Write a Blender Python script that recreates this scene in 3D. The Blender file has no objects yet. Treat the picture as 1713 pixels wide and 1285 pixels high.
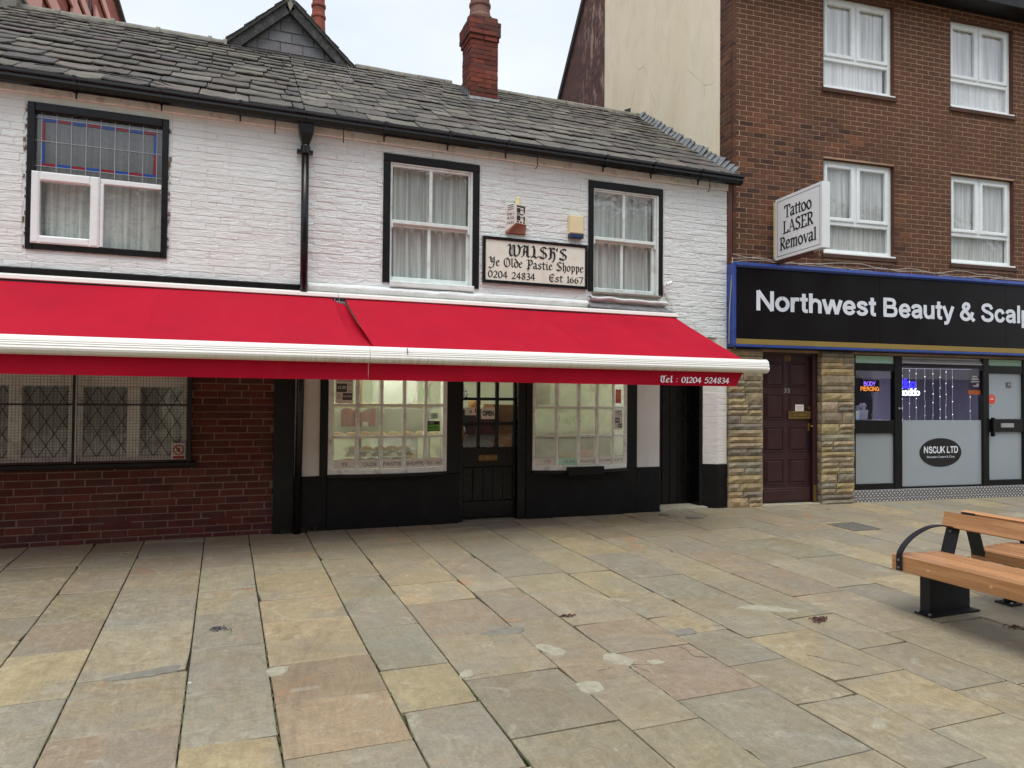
import bpy, math, random
from mathutils import Matrix, Vector, noise as mnoise

random.seed(7)
SC = bpy.context.scene
COL = SC.collection
rad = math.radians

# ------------------------------------------------------------------ camera
YAW, PITCH, ROLL = rad(21.0919), rad(1.163), rad(0.4899)
fw = Vector((math.sin(YAW) * math.cos(PITCH), math.cos(YAW) * math.cos(PITCH), math.sin(PITCH)))
r0 = Vector((math.cos(YAW), -math.sin(YAW), 0))
u0 = r0.cross(fw)
rt = r0 * math.cos(ROLL) + u0 * math.sin(ROLL)
up = u0 * math.cos(ROLL) - r0 * math.sin(ROLL)
cam_d = bpy.data.cameras.new("camera")
cam_d.sensor_width = 36.0
cam_d.sensor_fit = 'HORIZONTAL'
cam_d.lens = 1190.0 / 1713.0 * 36.0
cam_d.clip_end = 500.0
cam = bpy.data.objects.new("camera", cam_d)
COL.objects.link(cam)
M3 = Matrix((rt, up, -fw)).transposed()
cam.matrix_world = Matrix.Translation((0, -8.237, 1.50)) @ M3.to_4x4()
SC.camera = cam

# ------------------------------------------------------------------ world and sun (overcast day)
SUN_EL, SUN_AZ = rad(68), rad(200)          # azimuth measured clockwise from +Y
world = bpy.data.worlds.new("World")
SC.world = world
world.use_nodes = True
wn, wl = world.node_tree.nodes, world.node_tree.links
wn.clear()
w_out = wn.new('ShaderNodeOutputWorld')
w_sky = wn.new('ShaderNodeTexSky')
w_sky.sky_type = 'NISHITA'
w_sky.sun_disc = False
w_sky.sun_elevation = SUN_EL
w_sky.sun_rotation = SUN_AZ
w_sky.air_density = 1.0
w_sky.dust_density = 3.0
w_bg1 = wn.new('ShaderNodeBackground')
w_bg1.inputs['Strength'].default_value = 0.05
wl.new(w_sky.outputs[0], w_bg1.inputs['Color'])
w_tc = wn.new('ShaderNodeTexCoord')
w_map = wn.new('ShaderNodeMapping')
w_map.inputs['Scale'].default_value = (1.0, 1.0, 2.2)
wl.new(w_tc.outputs['Generated'], w_map.inputs['Vector'])
w_nz = wn.new('ShaderNodeTexNoise')
w_nz.inputs['Scale'].default_value = 2.3
w_nz.inputs['Detail'].default_value = 5
w_nz.inputs['Roughness'].default_value = 0.5
wl.new(w_map.outputs[0], w_nz.inputs['Vector'])
w_rp = wn.new('ShaderNodeValToRGB')
w_rp.color_ramp.elements[0].position = 0.38
w_rp.color_ramp.elements[0].color = (0.68, 0.73, 0.785, 1)
w_rp.color_ramp.elements[1].position = 0.66
w_rp.color_ramp.elements[1].color = (0.84, 0.86, 0.88, 1)
wl.new(w_nz.outputs[0], w_rp.inputs[0])
w_bg2 = wn.new('ShaderNodeBackground')
w_bg2.inputs['Strength'].default_value = 0.82
wl.new(w_rp.outputs[0], w_bg2.inputs['Color'])
w_add = wn.new('ShaderNodeAddShader')
wl.new(w_bg1.outputs[0], w_add.inputs[0])
wl.new(w_bg2.outputs[0], w_add.inputs[1])
wl.new(w_add.outputs[0], w_out.inputs['Surface'])

sun_d = bpy.data.lights.new("sun", 'SUN')
sun_d.energy = 1.5
sun_d.angle = rad(35)
sun_d.color = (1.0, 0.97, 0.93)
sun = bpy.data.objects.new("sun", sun_d)
COL.objects.link(sun)
sdir = Vector((math.sin(SUN_AZ) * math.cos(SUN_EL), math.cos(SUN_AZ) * math.cos(SUN_EL), math.sin(SUN_EL)))
sun.rotation_euler = sdir.to_track_quat('Z', 'Y').to_euler()
sun.location = (0, -6, 14)

SC.view_settings.view_transform = 'Standard'
SC.view_settings.look = 'None'
SC.view_settings.gamma = 1.0
SC.view_settings.use_curve_mapping = False
SC.view_settings.exposure = 0.33
SC.render.engine = 'CYCLES'
SC.cycles.max_bounces = 8
SC.cycles.transparent_max_bounces = 24
SC.cycles.caustics_reflective = False
SC.cycles.caustics_refractive = False

# ------------------------------------------------------------------ materials
def srgb(r, g, b):
    f = lambda c: (c / 255 / 12.92) if c / 255 <= 0.04045 else ((c / 255 + 0.055) / 1.055) ** 2.4
    return (f(r), f(g), f(b))

class NT:
    def __init__(s, name):
        s.m = bpy.data.materials.new(name)
        s.m.use_nodes = True
        s.t = s.m.node_tree
        s.n, s.l = s.t.nodes, s.t.links
        s.n.clear()
        s.out = s.n.new('ShaderNodeOutputMaterial')
        s.b = s.n.new('ShaderNodeBsdfPrincipled')
        s.l.new(s.b.outputs[0], s.out.inputs[0])
        s._pos = None
    def node(s, t, **kw):
        n = s.n.new(t)
        for k, v in kw.items():
            setattr(n, k, v)
        return n
    def set(s, sock, v):
        if isinstance(v, (tuple, list)):
            v = tuple(v)
            if len(v) == 3 and sock.type == 'RGBA':
                v = v + (1,)
            sock.default_value = v
        elif isinstance(v, (int, float)):
            sock.default_value = v
        else:
            s.l.new(v, sock)
    def pos(s):
        if s._pos is None:
            s._pos = s.node('ShaderNodeNewGeometry').outputs['Position']
        return s._pos
    def mapped(s, vec, scale):
        m = s.node('ShaderNodeMapping')
        s.set(m.inputs['Vector'], vec)
        m.inputs['Scale'].default_value = scale
        return m.outputs[0]
    def noise(s, scale, detail=4, rough=0.55, vec=None, dist=0.0):
        n = s.node('ShaderNodeTexNoise')
        s.set(n.inputs['Vector'], vec if vec is not None else s.pos())
        n.inputs['Scale'].default_value = scale
        n.inputs['Detail'].default_value = detail
        n.inputs['Roughness'].default_value = rough
        n.inputs['Distortion'].default_value = dist
        return n.outputs[0]
    def ramp(s, fac, lo, hi, a=0.0, b=1.0):
        r = s.node('ShaderNodeMapRange')
        s.set(r.inputs['Value'], fac)
        r.inputs['From Min'].default_value = lo
        r.inputs['From Max'].default_value = hi
        r.inputs['To Min'].default_value = a
        r.inputs['To Max'].default_value = b
        return r.outputs[0]
    def math(s, op, a, b=0.0):
        n = s.node('ShaderNodeMath', operation=op)
        s.set(n.inputs[0], a)
        s.set(n.inputs[1], b)
        return n.outputs[0]
    def mix(s, fac, a, b, blend='MIX'):
        n = s.node('ShaderNodeMix', data_type='RGBA', blend_type=blend)
        s.set(n.inputs[0], fac)
        s.set(n.inputs[6], a)
        s.set(n.inputs[7], b)
        return n.outputs[2]
    def mul(s, a, fac):
        n = s.node('ShaderNodeVectorMath', operation='SCALE')
        s.set(n.inputs[0], a)
        s.set(n.inputs[3], fac)
        return n.outputs[0]
    def oinfo(s):
        return s.node('ShaderNodeObjectInfo')
    def bump(s, h, strength=0.5, dist=0.01, prev=None):
        n = s.node('ShaderNodeBump')
        n.inputs['Strength'].default_value = strength
        n.inputs['Distance'].default_value = dist
        s.set(n.inputs['Height'], h)
        if prev is not None:
            s.set(n.inputs['Normal'], prev)
        return n.outputs[0]
    def fin(s, col=None, rough=None, normal=None, metal=None, spec=None):
        if col is not None: s.set(s.b.inputs['Base Color'], col)
        if rough is not None: s.set(s.b.inputs['Roughness'], rough)
        if normal is not None: s.set(s.b.inputs['Normal'], normal)
        if metal is not None: s.set(s.b.inputs['Metallic'], metal)
        if spec is not None: s.set(s.b.inputs['Specular IOR Level'], spec)
        return s.m

def simple(name, col, rough=0.5, metal=0.0, var=0.12, vs=6.0, bump=0.0, bs=40.0, spec=0.5, dirt=None, ds=3.0):
    t = NT(name)
    n = t.noise(vs, 5)
    c = t.mul(col, t.ramp(n, 0.3, 0.7, 1 - var, 1 + var)) if not isinstance(col, tuple) else None
    if c is None:
        rgb = t.node('ShaderNodeRGB'); rgb.outputs[0].default_value = col + (1,)
        c = t.mul(rgb.outputs[0], t.ramp(n, 0.3, 0.7, 1 - var, 1 + var))
    if dirt:
        c = t.mix(t.ramp(t.noise(ds, 6, 0.65), 0.5, 0.75, 0, 0.8), c, dirt)
    nm = t.bump(t.noise(bs, 4), bump, 0.01) if bump else None
    return t.fin(c, t.ramp(n, 0.3, 0.7, max(0.02, rough - .06), min(1, rough + .06)), nm, metal, spec)

MT = {}
def brickmat(name, spread, stain, stain_f=0.4, rough=0.85, bump=0.35, moss=None):
    """per-piece colour comes from the object's own colour, grain and stains from noise"""
    t = NT(name)
    oi = t.oinfo()
    n1 = t.noise(60, 5, 0.6)
    n2 = t.noise(2.2, 5, 0.6)
    n3 = t.noise(9, 4, 0.6)
    c = t.mul(oi.outputs['Color'], t.ramp(n1, 0.25, 0.75, 1 - spread, 1 + spread))
    c = t.mul(c, t.ramp(n3, 0.3, 0.7, 1 - spread * .7, 1 + spread * .7))
    c = t.mix(t.ramp(n2, 0.48, 0.72, 0, stain_f), c, stain)
    if moss:
        c = t.mix(t.ramp(t.noise(14, 6, 0.7), 0.58, 0.7, 0, 0.55), c, moss)
    nm = t.bump(n1, bump, 0.006, t.bump(n3, bump * .8, 0.015))
    return t.fin(c, rough, nm, 0, 0.3)

MT['red_brick'] = brickmat('red_brick', 0.22, srgb(92, 66, 56), 0.35)
MT['brown_brick'] = brickmat('brown_brick', 0.18, srgb(66, 48, 41), 0.6)
MT['chimney_brick'] = brickmat('chimney_brick', 0.25, srgb(70, 42, 38), 0.5)
MT['sandstone'] = brickmat('sandstone', 0.34, srgb(96, 88, 74), 0.55, bump=0.9)
MT['slate'] = brickmat('slate', 0.3, srgb(72, 68, 62), 0.5, 0.9, 0.9, moss=srgb(108, 106, 94))
MT['gable_slate'] = brickmat('gable_slate', 0.2, srgb(60, 60, 62), 0.4, 0.6, 0.3)
MT['mortar_grey'] = simple('mortar_grey', srgb(124, 104, 92), 0.95, var=.18, vs=12, bump=.4, bs=120)
MT['mortar_tan'] = simple('mortar_tan', srgb(172, 142, 116), 0.95, var=.15, vs=9, bump=.3, bs=150, dirt=srgb(112, 86, 70), ds=1.6)
MT['mortar_dark'] = simple('mortar_dark', srgb(84, 66, 58), 0.95, var=.2, vs=14)
MT['joint_dirt'] = simple('joint_dirt', srgb(50, 47, 36), 0.98, var=.3, vs=5, dirt=srgb(54, 62, 30), ds=2.2)

# white painted masonry: lumpy paint, grime and hairline flaking
def whitepaint(name, base, b1, b2, streak=0.25):
    t = NT(name)
    p = t.pos()
    st = t.mapped(p, (1.0, 1.0, 3.2))
    n1 = t.noise(26, 6, 0.6, st)
    n2 = t.noise(7, 5, 0.55, st, 0.8)
    n3 = t.noise(1.3, 5, 0.6)
    run = t.noise(3.0, 5, 0.6, t.mapped(p, (4.0, 4.0, 0.35)))
    c = t.mix(t.ramp(n3, 0.45, 0.75, 0, 0.4), base, srgb(206, 204, 198))
    c = t.mix(t.ramp(run, 0.56, 0.8, 0, streak), c, srgb(176, 172, 164))
    c = t.mix(t.ramp(t.noise(38, 6, 0.75), 0.69, 0.76, 0, 0.55), c, srgb(150, 142, 132))
    nm = t.bump(n2, b2, 0.03, t.bump(n1, b1, 0.01))
    return t.fin(c, 0.55, nm, 0, 0.4)
MT['white_paint'] = whitepaint('white_paint', srgb(228, 235, 233), 0.35, 0.5)
MT['white_rubble'] = whitepaint('white_rubble', srgb(228, 234, 233), 0.55, 0.75)
MT['white_smooth'] = whitepaint('white_smooth', srgb(222, 220, 216), 0.12, 0.25, 0.4)
MT['black_paint'] = simple('black_paint', srgb(11, 11, 12), 0.45, var=.25, vs=8, bump=.25, bs=30, dirt=srgb(30, 29, 27), ds=5, spec=.3)
MT['black_gloss'] = simple('black_gloss', srgb(14, 14, 15), 0.3, var=.2, vs=8, bump=.06, bs=20, spec=.35)
MT['black_plinth'] = simple('black_plinth', srgb(11, 11, 12), 0.55, var=.3, vs=5, bump=.5, bs=14, dirt=srgb(32, 30, 28), ds=4, spec=.25)
MT['upvc'] = simple('upvc', srgb(235, 241, 241), 0.28, var=.03, vs=4)
MT['white_wood'] = simple('white_wood', srgb(222, 234, 230), 0.42, var=.06, vs=9, bump=.12, bs=50, dirt=srgb(190, 182, 176), ds=7)
MT['dull_white'] = simple('dull_white', srgb(234, 238, 232), 0.5, var=.08, vs=9, bump=.25, bs=40, dirt=srgb(150, 140, 130), ds=9)
MT['pipe_black'] = simple('pipe_black', srgb(14, 14, 15), 0.28, var=.15, vs=7, spec=.4)
MT['lead'] = simple('lead', srgb(120, 124, 126), 0.5, 0.3, var=.25, vs=12, bump=.3, bs=25, dirt=srgb(168, 172, 172), ds=8)
MT['brown_wood'] = simple('brown_wood', srgb(92, 50, 38), 0.5, var=.25, vs=12)
MT['alu_black'] = simple('alu_black', srgb(16, 16, 17), 0.35, 0.0, var=.1, spec=.3)
MT['silver'] = simple('silver', srgb(176, 178, 180), 0.35, 0.5, var=.1)
MT['brass'] = simple('brass', srgb(176, 140, 66), 0.32, 0.9, var=.2, vs=30)
MT['dull_brass'] = simple('dull_brass', srgb(128, 104, 62), 0.4, 0.7, var=.25, vs=20)
MT['maroon'] = simple('maroon', srgb(54, 29, 31), 0.36, var=.1, vs=6, bump=.05, bs=60)
MT['blue_trim'] = simple('blue_trim', srgb(48, 74, 150), 0.3, var=.15, vs=4)
MT['sign_black'] = simple('sign_black', srgb(15, 13, 15), 0.35, var=.1, vs=2, spec=.22)
MT['sign_gold'] = simple('sign_gold', srgb(146, 122, 58), 0.5, var=.06, vs=3)
MT['letter_white'] = simple('letter_white', srgb(222, 228, 236), 0.5, var=.02)
MT['sign_cream'] = simple('sign_cream', srgb(226, 228, 214), 0.45, var=.04, vs=3, dirt=srgb(208, 196, 182), ds=4)
MT['sign_white'] = simple('sign_white', srgb(230, 236, 236), 0.35, var=.03, vs=3)
MT['ink'] = simple('ink', srgb(18, 17, 18), 0.5, var=.1)
MT['grey_ink'] = simple('grey_ink', srgb(74, 72, 72), 0.6, var=.2, vs=40)
MT['faint_ink'] = simple('faint_ink', srgb(140, 134, 134), 0.6, var=.2, vs=40)
MT['terracotta'] = simple('terracotta', srgb(150, 78, 62), 0.8, var=.2, vs=7, bump=.2, dirt=srgb(96, 62, 54), ds=5)
MT['pot_brown'] = simple('pot_brown', srgb(118, 84, 72), 0.75, var=.2, vs=7, bump=.2)
MT['verge'] = simple('verge', srgb(52, 52, 52), 0.8, var=.3, vs=25, bump=.4, dirt=srgb(104, 104, 98), ds=16)
MT['stone_ridge'] = simple('stone_ridge', srgb(122, 120, 110), 0.9, var=.25, vs=12, bump=.5, dirt=srgb(150, 146, 132), ds=5)
MT['cement'] = simple('cement', srgb(158, 154, 134), 0.95, var=.18, vs=26, bump=.7, bs=60)
MT['cement_dark'] = simple('cement_dark', srgb(124, 121, 110), 0.95, var=.15, vs=20, bump=.5, bs=60)
MT['iron'] = simple('iron', srgb(112, 110, 102), 0.65, 0.1, var=.25, vs=40, bump=.3, bs=80)
MT['bench_black'] = simple('bench_black', srgb(26, 28, 34), 0.45, 0.2, var=.1, bump=.08, bs=200)
MT['bolt'] = simple('bolt', srgb(150, 152, 156), 0.35, 0.8, var=.1)
MT['dark_room'] = simple('dark_room', srgb(66, 62, 58), 0.9, var=.1)
MT['cream_box'] = simple('cream_box', srgb(226, 214, 170), 0.45, var=.05)
MT['navy'] = simple('navy', srgb(28, 50, 88), 0.4, var=.1)
MT['alarm_white'] = simple('alarm_white', srgb(226, 220, 212), 0.5, var=.05, dirt=srgb(190, 170, 156), ds=12)
MT['rusty'] = simple('rusty', srgb(150, 102, 84), 0.7, var=.2, vs=30)
MT['cable_white'] = simple('cable_white', srgb(176, 168, 150), 0.6)
MT['cable_black'] = simple('cable_black', srgb(30, 30, 30), 0.6)
MT['tower_brick'] = None
MT['pink_stone'] = simple('pink_stone', srgb(206, 154, 140), 0.9, var=.08, vs=3)
MT['roof_dark'] = simple('roof_dark', srgb(72, 70, 68), 0.9, var=.2)
MT['shop_wall'] = simple('shop_wall', srgb(200, 204, 184), 0.7, var=.05)
MT['shop_floor'] = simple('shop_floor', srgb(96, 92, 84), 0.5, var=.1)
MT['clinic_wall'] = simple('clinic_wall', srgb(150, 148, 160), 0.7, var=.05)
MT['clinic_dark'] = simple('clinic_dark', srgb(40, 36, 38), 0.6, var=.1)
MT['steel'] = simple('steel', srgb(170, 172, 170), 0.3, 0.7, var=.1)
MT['pastry'] = simple('pastry', srgb(206, 158, 84), 0.6, var=.35, vs=40, bump=.5, bs=60, dirt=srgb(160, 98, 44), ds=24)
MT['pale_pastry'] = simple('pale_pastry', srgb(226, 202, 140), 0.6, var=.3, vs=40, bump=.5, bs=60)
MT['red_cloth'] = simple('red_cloth', srgb(140, 26, 34), 0.8, var=.2)
MT['green_card'] = simple('green_card', srgb(98, 178, 52), 0.5, var=.1)
MT['card'] = simple('card', srgb(222, 216, 206), 0.7, var=.06, vs=12)
MT['card_mint'] = simple('card_mint', srgb(180, 222, 200), 0.7, var=.05)
MT['red_print'] = simple('red_print', srgb(176, 44, 40), 0.5, var=.1)
MT['orange_print'] = simple('orange_print', srgb(228, 120, 52), 0.5, var=.1)
MT['poster_dark'] = simple('poster_dark', srgb(60, 54, 76), 0.4, var=.5, vs=26)
MT['sticker_red'] = simple('sticker_red', srgb(226, 70, 48), 0.4, var=.05)
MT['sky_print'] = simple('sky_print', srgb(150, 206, 226), 0.5, var=.08)
MT['bag_grey'] = simple('bag_grey', srgb(176, 176, 196), 0.6, var=.1, vs=14)
MT['twig'] = simple('twig', srgb(84, 52, 44), 0.8, var=.25, vs=30)
MT['slate_chip'] = simple('slate_chip', srgb(70, 72, 80), 0.7, var=.25, vs=30)
MT['plug_wood'] = simple('plug_wood', srgb(206, 164, 112), 0.6, var=.1)
MT['weed'] = simple('weed', srgb(70, 80, 42), 0.7, var=.3, vs=30)
MT['gum'] = simple('gum', srgb(222, 222, 216), 0.8, var=.08)
MT['stained_blue'] = simple('stained_blue', srgb(30, 72, 150), 0.15, var=.12, vs=30)
MT['stained_red'] = simple('stained_red', srgb(128, 24, 44), 0.15, var=.12, vs=30)
MT['came'] = simple('came', srgb(176, 180, 180), 0.4, 0.5, var=.1)
MT['dark_came'] = simple('dark_came', srgb(46, 46, 46), 0.5, 0.3, var=.1)
MT['wire'] = simple('wire', srgb(24, 24, 24), 0.5, 0.2, var=.1)
MT['person_jumper'] = simple('person_jumper', srgb(40, 38, 40), 0.8, var=.2)
MT['wood_frame'] = simple('wood_frame', srgb(120, 86, 48), 0.6, var=.2, vs=20)
MT['tinsel_silver'] = simple('tinsel_silver', srgb(196, 206, 232), 0.25, 0.8, var=.3, vs=60)
MT['tinsel_blue'] = simple('tinsel_blue', srgb(40, 60, 150), 0.25, 0.6, var=.3, vs=60)

def tower_brick():
    t = NT('tower_brick')
    p = t.pos()
    sx = t.node('ShaderNodeSeparateXYZ'); t.set(sx.inputs[0], p)
    cx = t.node('ShaderNodeCombineXYZ')
    t.set(cx.inputs[0], t.math('ADD', sx.outputs[0], sx.outputs[1])); t.set(cx.inputs[1], sx.outputs[2])
    b = t.node('ShaderNodeTexBrick')
    t.set(b.inputs['Vector'], cx.outputs[0])
    b.inputs['Scale'].default_value = 1.0
    b.inputs['Brick Width'].default_value = 0.45
    b.inputs['Row Height'].default_value = 0.15
    b.inputs['Mortar Size'].default_value = 0.02
    t.set(b.inputs['Color1'], srgb(158, 76, 60)); t.set(b.inputs['Color2'], srgb(140, 64, 52)); t.set(b.inputs['Mortar'], srgb(112, 60, 52))
    return t.fin(b.outputs[0], 0.9)
MT['tower_brick'] = tower_brick()

def render_wall():
    t = NT('cream_render')
    p = t.pos()
    n1 = t.noise(90, 4, 0.6)
    n2 = t.noise(1.6, 6, 0.6, t.mapped(p, (1, 1, 0.55)), 0.6)
    run = t.noise(2.4, 6, 0.65, t.mapped(p, (2, 1.2, 0.5)), 1.2)
    c = t.mix(t.ramp(n2, 0.42, 0.72, 0, 0.6), srgb(246, 236, 210), srgb(238, 223, 188))
    c = t.mix(t.ramp(run, 0.48, 0.78, 0, 0.4), c, srgb(214, 198, 164))
    v = t.node('ShaderNodeTexVoronoi', feature='DISTANCE_TO_EDGE'); t.set(v.inputs['Vector'], t.mapped(p, (1, .75, .45))); v.inputs['Scale'].default_value = 1.1
    ck = t.math('MULTIPLY', t.ramp(v.outputs['Distance'], 0.006, 0.002, 0, 0.5), t.ramp(t.noise(1.1, 3), 0.5, 0.6, 0, 1))
    c = t.mix(ck, c, srgb(150, 138, 112))
    nm = t.bump(n2, 0.3, 0.03, t.bump(n1, 0.3, 0.006))
    return t.fin(c, 0.9, nm, 0, 0.2)
MT['cream_render'] = render_wall()

def old_brick():
    t = NT('old_flank_brick')
    p = t.pos()
    sx = t.node('ShaderNodeSeparateXYZ'); t.set(sx.inputs[0], p)
    cx = t.node('ShaderNodeCombineXYZ'); t.set(cx.inputs[0], sx.outputs[1]); t.set(cx.inputs[1], sx.outputs[2])
    b = t.node('ShaderNodeTexBrick')
    t.set(b.inputs['Vector'], cx.outputs[0])
    b.inputs['Scale'].default_value = 1.0
    b.inputs['Brick Width'].default_value = 0.24
    b.inputs['Row Height'].default_value = 0.08
    b.inputs['Mortar Size'].default_value = 0.008
    t.set(b.inputs['Color1'], srgb(104, 66, 56)); t.set(b.inputs['Color2'], srgb(74, 50, 46)); t.set(b.inputs['Mortar'], srgb(70, 58, 52))
    patch = t.ramp(t.noise(3.2, 7, 0.72, t.mapped(p, (1, 1.6, 0.6))), 0.52, 0.6, 0, 0.75)
    # whitewash survives only on the strip nearest the render
    near = t.ramp(sx.outputs[1], 6.2, 5.2, 0, 1)
    c = t.mix(t.math('MULTIPLY', patch, near), b.outputs[0], srgb(176, 150, 136))
    return t.fin(c, 0.92, t.bump(b.outputs[1], 0.4, 0.01))
MT['old_flank_brick'] = old_brick()

def circ(a, b, c):
    d = 2 * (a[0] * (b[1] - c[1]) + b[0] * (c[1] - a[1]) + c[0] * (a[1] - b[1]))
    f = lambda p: p[0] ** 2 + p[1] ** 2
    x = (f(a) * (b[1] - c[1]) + f(b) * (c[1] - a[1]) + f(c) * (a[1] - b[1])) / d
    y = (f(a) * (c[0] - b[0]) + f(b) * (a[0] - c[0]) + f(c) * (b[0] - a[0])) / d
    return x, y, math.hypot(a[0] - x, a[1] - y)
_c = circ((1.95, -1.35), (1.0, -2.5), (.42, -3.85))
TYRES = [(_c[0], _c[1], _c[2] + o, w, f) for o, w, f in ((.03, .10, .13), (-.01, .016, .16), (.06, .016, .14))]
def paving():
    t = NT('york_stone')
    oi = t.oinfo()
    p = t.pos()
    rnd = oi.outputs['Random']
    off = t.node('ShaderNodeVectorMath', operation='SCALE')
    off.inputs[0].default_value = (37.0, 51.0, 83.0); t.set(off.inputs[3], rnd)
    q = t.node('ShaderNodeVectorMath', operation='ADD'); t.set(q.inputs[0], p); t.set(q.inputs[1], off.outputs[0])
    q = q.outputs[0]
    # natural bedding figure, different on each stone
    warp = t.noise(1.5, 3, 0.5, q, 0.6)
    sx = t.node('ShaderNodeSeparateXYZ'); t.set(sx.inputs[0], q)
    cx = t.node('ShaderNodeCombineXYZ')
    t.set(cx.inputs[0], t.math('MULTIPLY', warp, 14.0))
    t.set(cx.inputs[1], t.math('ADD', t.math('MULTIPLY', sx.outputs[0], .9), t.math('MULTIPLY', rnd, 40.0)))
    band = t.noise(2.2, 5, 0.65, cx.outputs[0])
    blot = t.noise(2.1, 4, 0.5, q, 0.4)
    rust = t.noise(1.7, 4, 0.55, t.mapped(q, (1, 1, 1)), 0.9)
    fine = t.noise(70, 5, 0.7)
    mid = t.noise(16, 5, 0.65)
    c = t.mul(oi.outputs['Color'], 0.76)
    c = t.mul(c, t.ramp(band, 0.3, 0.72, 0.84, 1.14))
    c = t.mix(t.ramp(t.noise(3.2, 6, 0.72, q, 0.5), 0.44, 0.66, 0, 0.38), c, srgb(132, 114, 84))
    c = t.mix(t.ramp(t.noise(4.3, 5, 0.6, q, 1.2), 0.60, 0.66, 0, 0.35), c, srgb(176, 172, 156))
    c = t.mix(t.ramp(blot, 0.50, 0.60, 0, 0.4), c, srgb(136, 133, 122))
    rr = t.math('MULTIPLY', t.ramp(rust, 0.60, 0.74, 0, 0.75), t.ramp(t.math('FRACT', t.math('MULTIPLY', rnd, 7.31)), 0.45, 0.6, 0, 1))
    c = t.mix(t.math('MULTIPLY', rr, .7), c, srgb(176, 122, 78))
    riv = t.noise(1.0, 5, 0.7, t.mapped(q, (46, 5, 40)), 0.5)
    c = t.mul(c, t.ramp(riv, 0.3, 0.7, 0.90, 1.09))
    c = t.mix(t.ramp(t.noise(34, 3, 0.8), 0.66, 0.74, 0, 0.5), c, srgb(92, 84, 68))
    c = t.mul(c, t.ramp(mid, 0.3, 0.7, 0.88, 1.11))
    c = t.mul(c, t.ramp(fine, 0.3, 0.7, 0.82, 1.18))
    # foot traffic grime and old pale spots of chewing gum
    grime = t.noise(0.55, 6, 0.7)
    c = t.mix(t.ramp(grime, 0.45, 0.75, 0, 0.42), c, srgb(110, 104, 90))
    v = t.node('ShaderNodeTexVoronoi'); t.set(v.inputs['Vector'], p); v.inputs['Scale'].default_value = 2.1
    gum = t.ramp(v.outputs['Distance'], 0.035, 0.022, 0, 0.75)
    vc = t.node('ShaderNodeSeparateColor'); t.set(vc.inputs[0], v.outputs['Color'])
    c = t.mix(t.math('MULTIPLY', gum, t.ramp(vc.outputs[0], 0.45, 0.5, 0, 1)), c, srgb(206, 204, 194))
    v2 = t.node('ShaderNodeTexVoronoi'); t.set(v2.inputs['Vector'], p); v2.inputs['Scale'].default_value = 3.3
    vc2 = t.node('ShaderNodeSeparateColor'); t.set(vc2.inputs[0], v2.outputs['Color'])
    c = t.mix(t.math('MULTIPLY', t.ramp(v2.outputs['Distance'], 0.04, 0.03, 0, 0.6), t.ramp(vc2.outputs[1], 0.6, 0.65, 0, 1)), c, srgb(84, 80, 72))
    for (ccx, ccy, R, w, f) in TYRES:
        sp = t.node('ShaderNodeSeparateXYZ'); t.set(sp.inputs[0], p)
        dx = t.math('SUBTRACT', sp.outputs[0], ccx); dy = t.math('SUBTRACT', sp.outputs[1], ccy)
        dd = t.math('ABSOLUTE', t.math('SUBTRACT', t.math('SQRT', t.math('ADD', t.math('MULTIPLY', dx, dx), t.math('MULTIPLY', dy, dy))), R))
        m = t.ramp(dd, w, w * .35, 0, f)
        m = t.math('MULTIPLY', m, t.ramp(t.noise(3.0, 4, 0.6), 0.35, 0.6, 0.25, 1.0))
        m = t.math('MULTIPLY', m, t.math('MULTIPLY', t.ramp(sp.outputs[1], -1.0, -1.7, 0, 1), t.ramp(sp.outputs[0], 3.2, 2.4, 0, 1)))
        c = t.mix(m, c, srgb(92, 88, 80))
    nm = t.bump(riv, 0.3, 0.004, t.bump(band, 0.2, 0.012, t.bump(mid, 0.25, 0.008, t.bump(fine, 0.3, 0.003))))
    return t.fin(c, t.ramp(mid, 0.3, 0.7, 0.5, 0.72), nm, 0, 0.35)
MT['york_stone'] = paving()

def far_paving():
    t = NT('far_paving')
    b = t.node('ShaderNodeTexBrick')
    t.set(b.inputs['Vector'], t.pos())
    b.inputs['Scale'].default_value = 1.0
    b.inputs['Brick Width'].default_value = 0.8
    b.inputs['Row Height'].default_value = 0.52
    b.inputs['Mortar Size'].default_value = 0.008
    t.set(b.inputs['Color1'], srgb(172, 162, 138)); t.set(b.inputs['Color2'], srgb(150, 146, 132)); t.set(b.inputs['Mortar'], srgb(70, 66, 54))
    c = t.mul(b.outputs[0], t.ramp(t.noise(5, 5), 0.3, 0.7, 0.85, 1.15))
    return t.fin(c, 0.7)
MT['far_paving'] = far_paving()

def canvas():
    t = NT('red_canvas')
    p = t.pos()
    n = t.noise(1.6, 4)
    weave = t.noise(420, 2)
    rgb = t.node('ShaderNodeRGB'); rgb.outputs[0].default_value = srgb(176, 17, 44) + (1,)
    c = t.mul(rgb.outputs[0], t.ramp(n, 0.3, 0.7, 0.93, 1.07))
    c = t.mix(t.ramp(t.noise(1.8, 6, 0.72), 0.52, 0.8, 0, 0.42), c, srgb(136, 14, 32))
    c = t.mix(t.ramp(t.noise(1.0, 5, 0.7, t.mapped(p, (5, .8, .8))), 0.56, 0.8, 0, 0.22), c, srgb(206, 60, 78))
    t.fin(c, 0.75, t.bump(weave, 0.12, 0.002, t.bump(n, 0.35, 0.03)), 0, 0.12)
    tr = t.node('ShaderNodeBsdfTranslucent'); t.set(tr.inputs[0], srgb(200, 16, 44))
    mx = t.node('ShaderNodeMixShader'); mx.inputs[0].default_value = 0.05
    t.l.new(t.b.outputs[0], mx.inputs[1]); t.l.new(tr.outputs[0], mx.inputs[2])
    t.l.new(mx.outputs[0], t.out.inputs[0])
    return t.m
MT['red_canvas'] = canvas()

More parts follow.
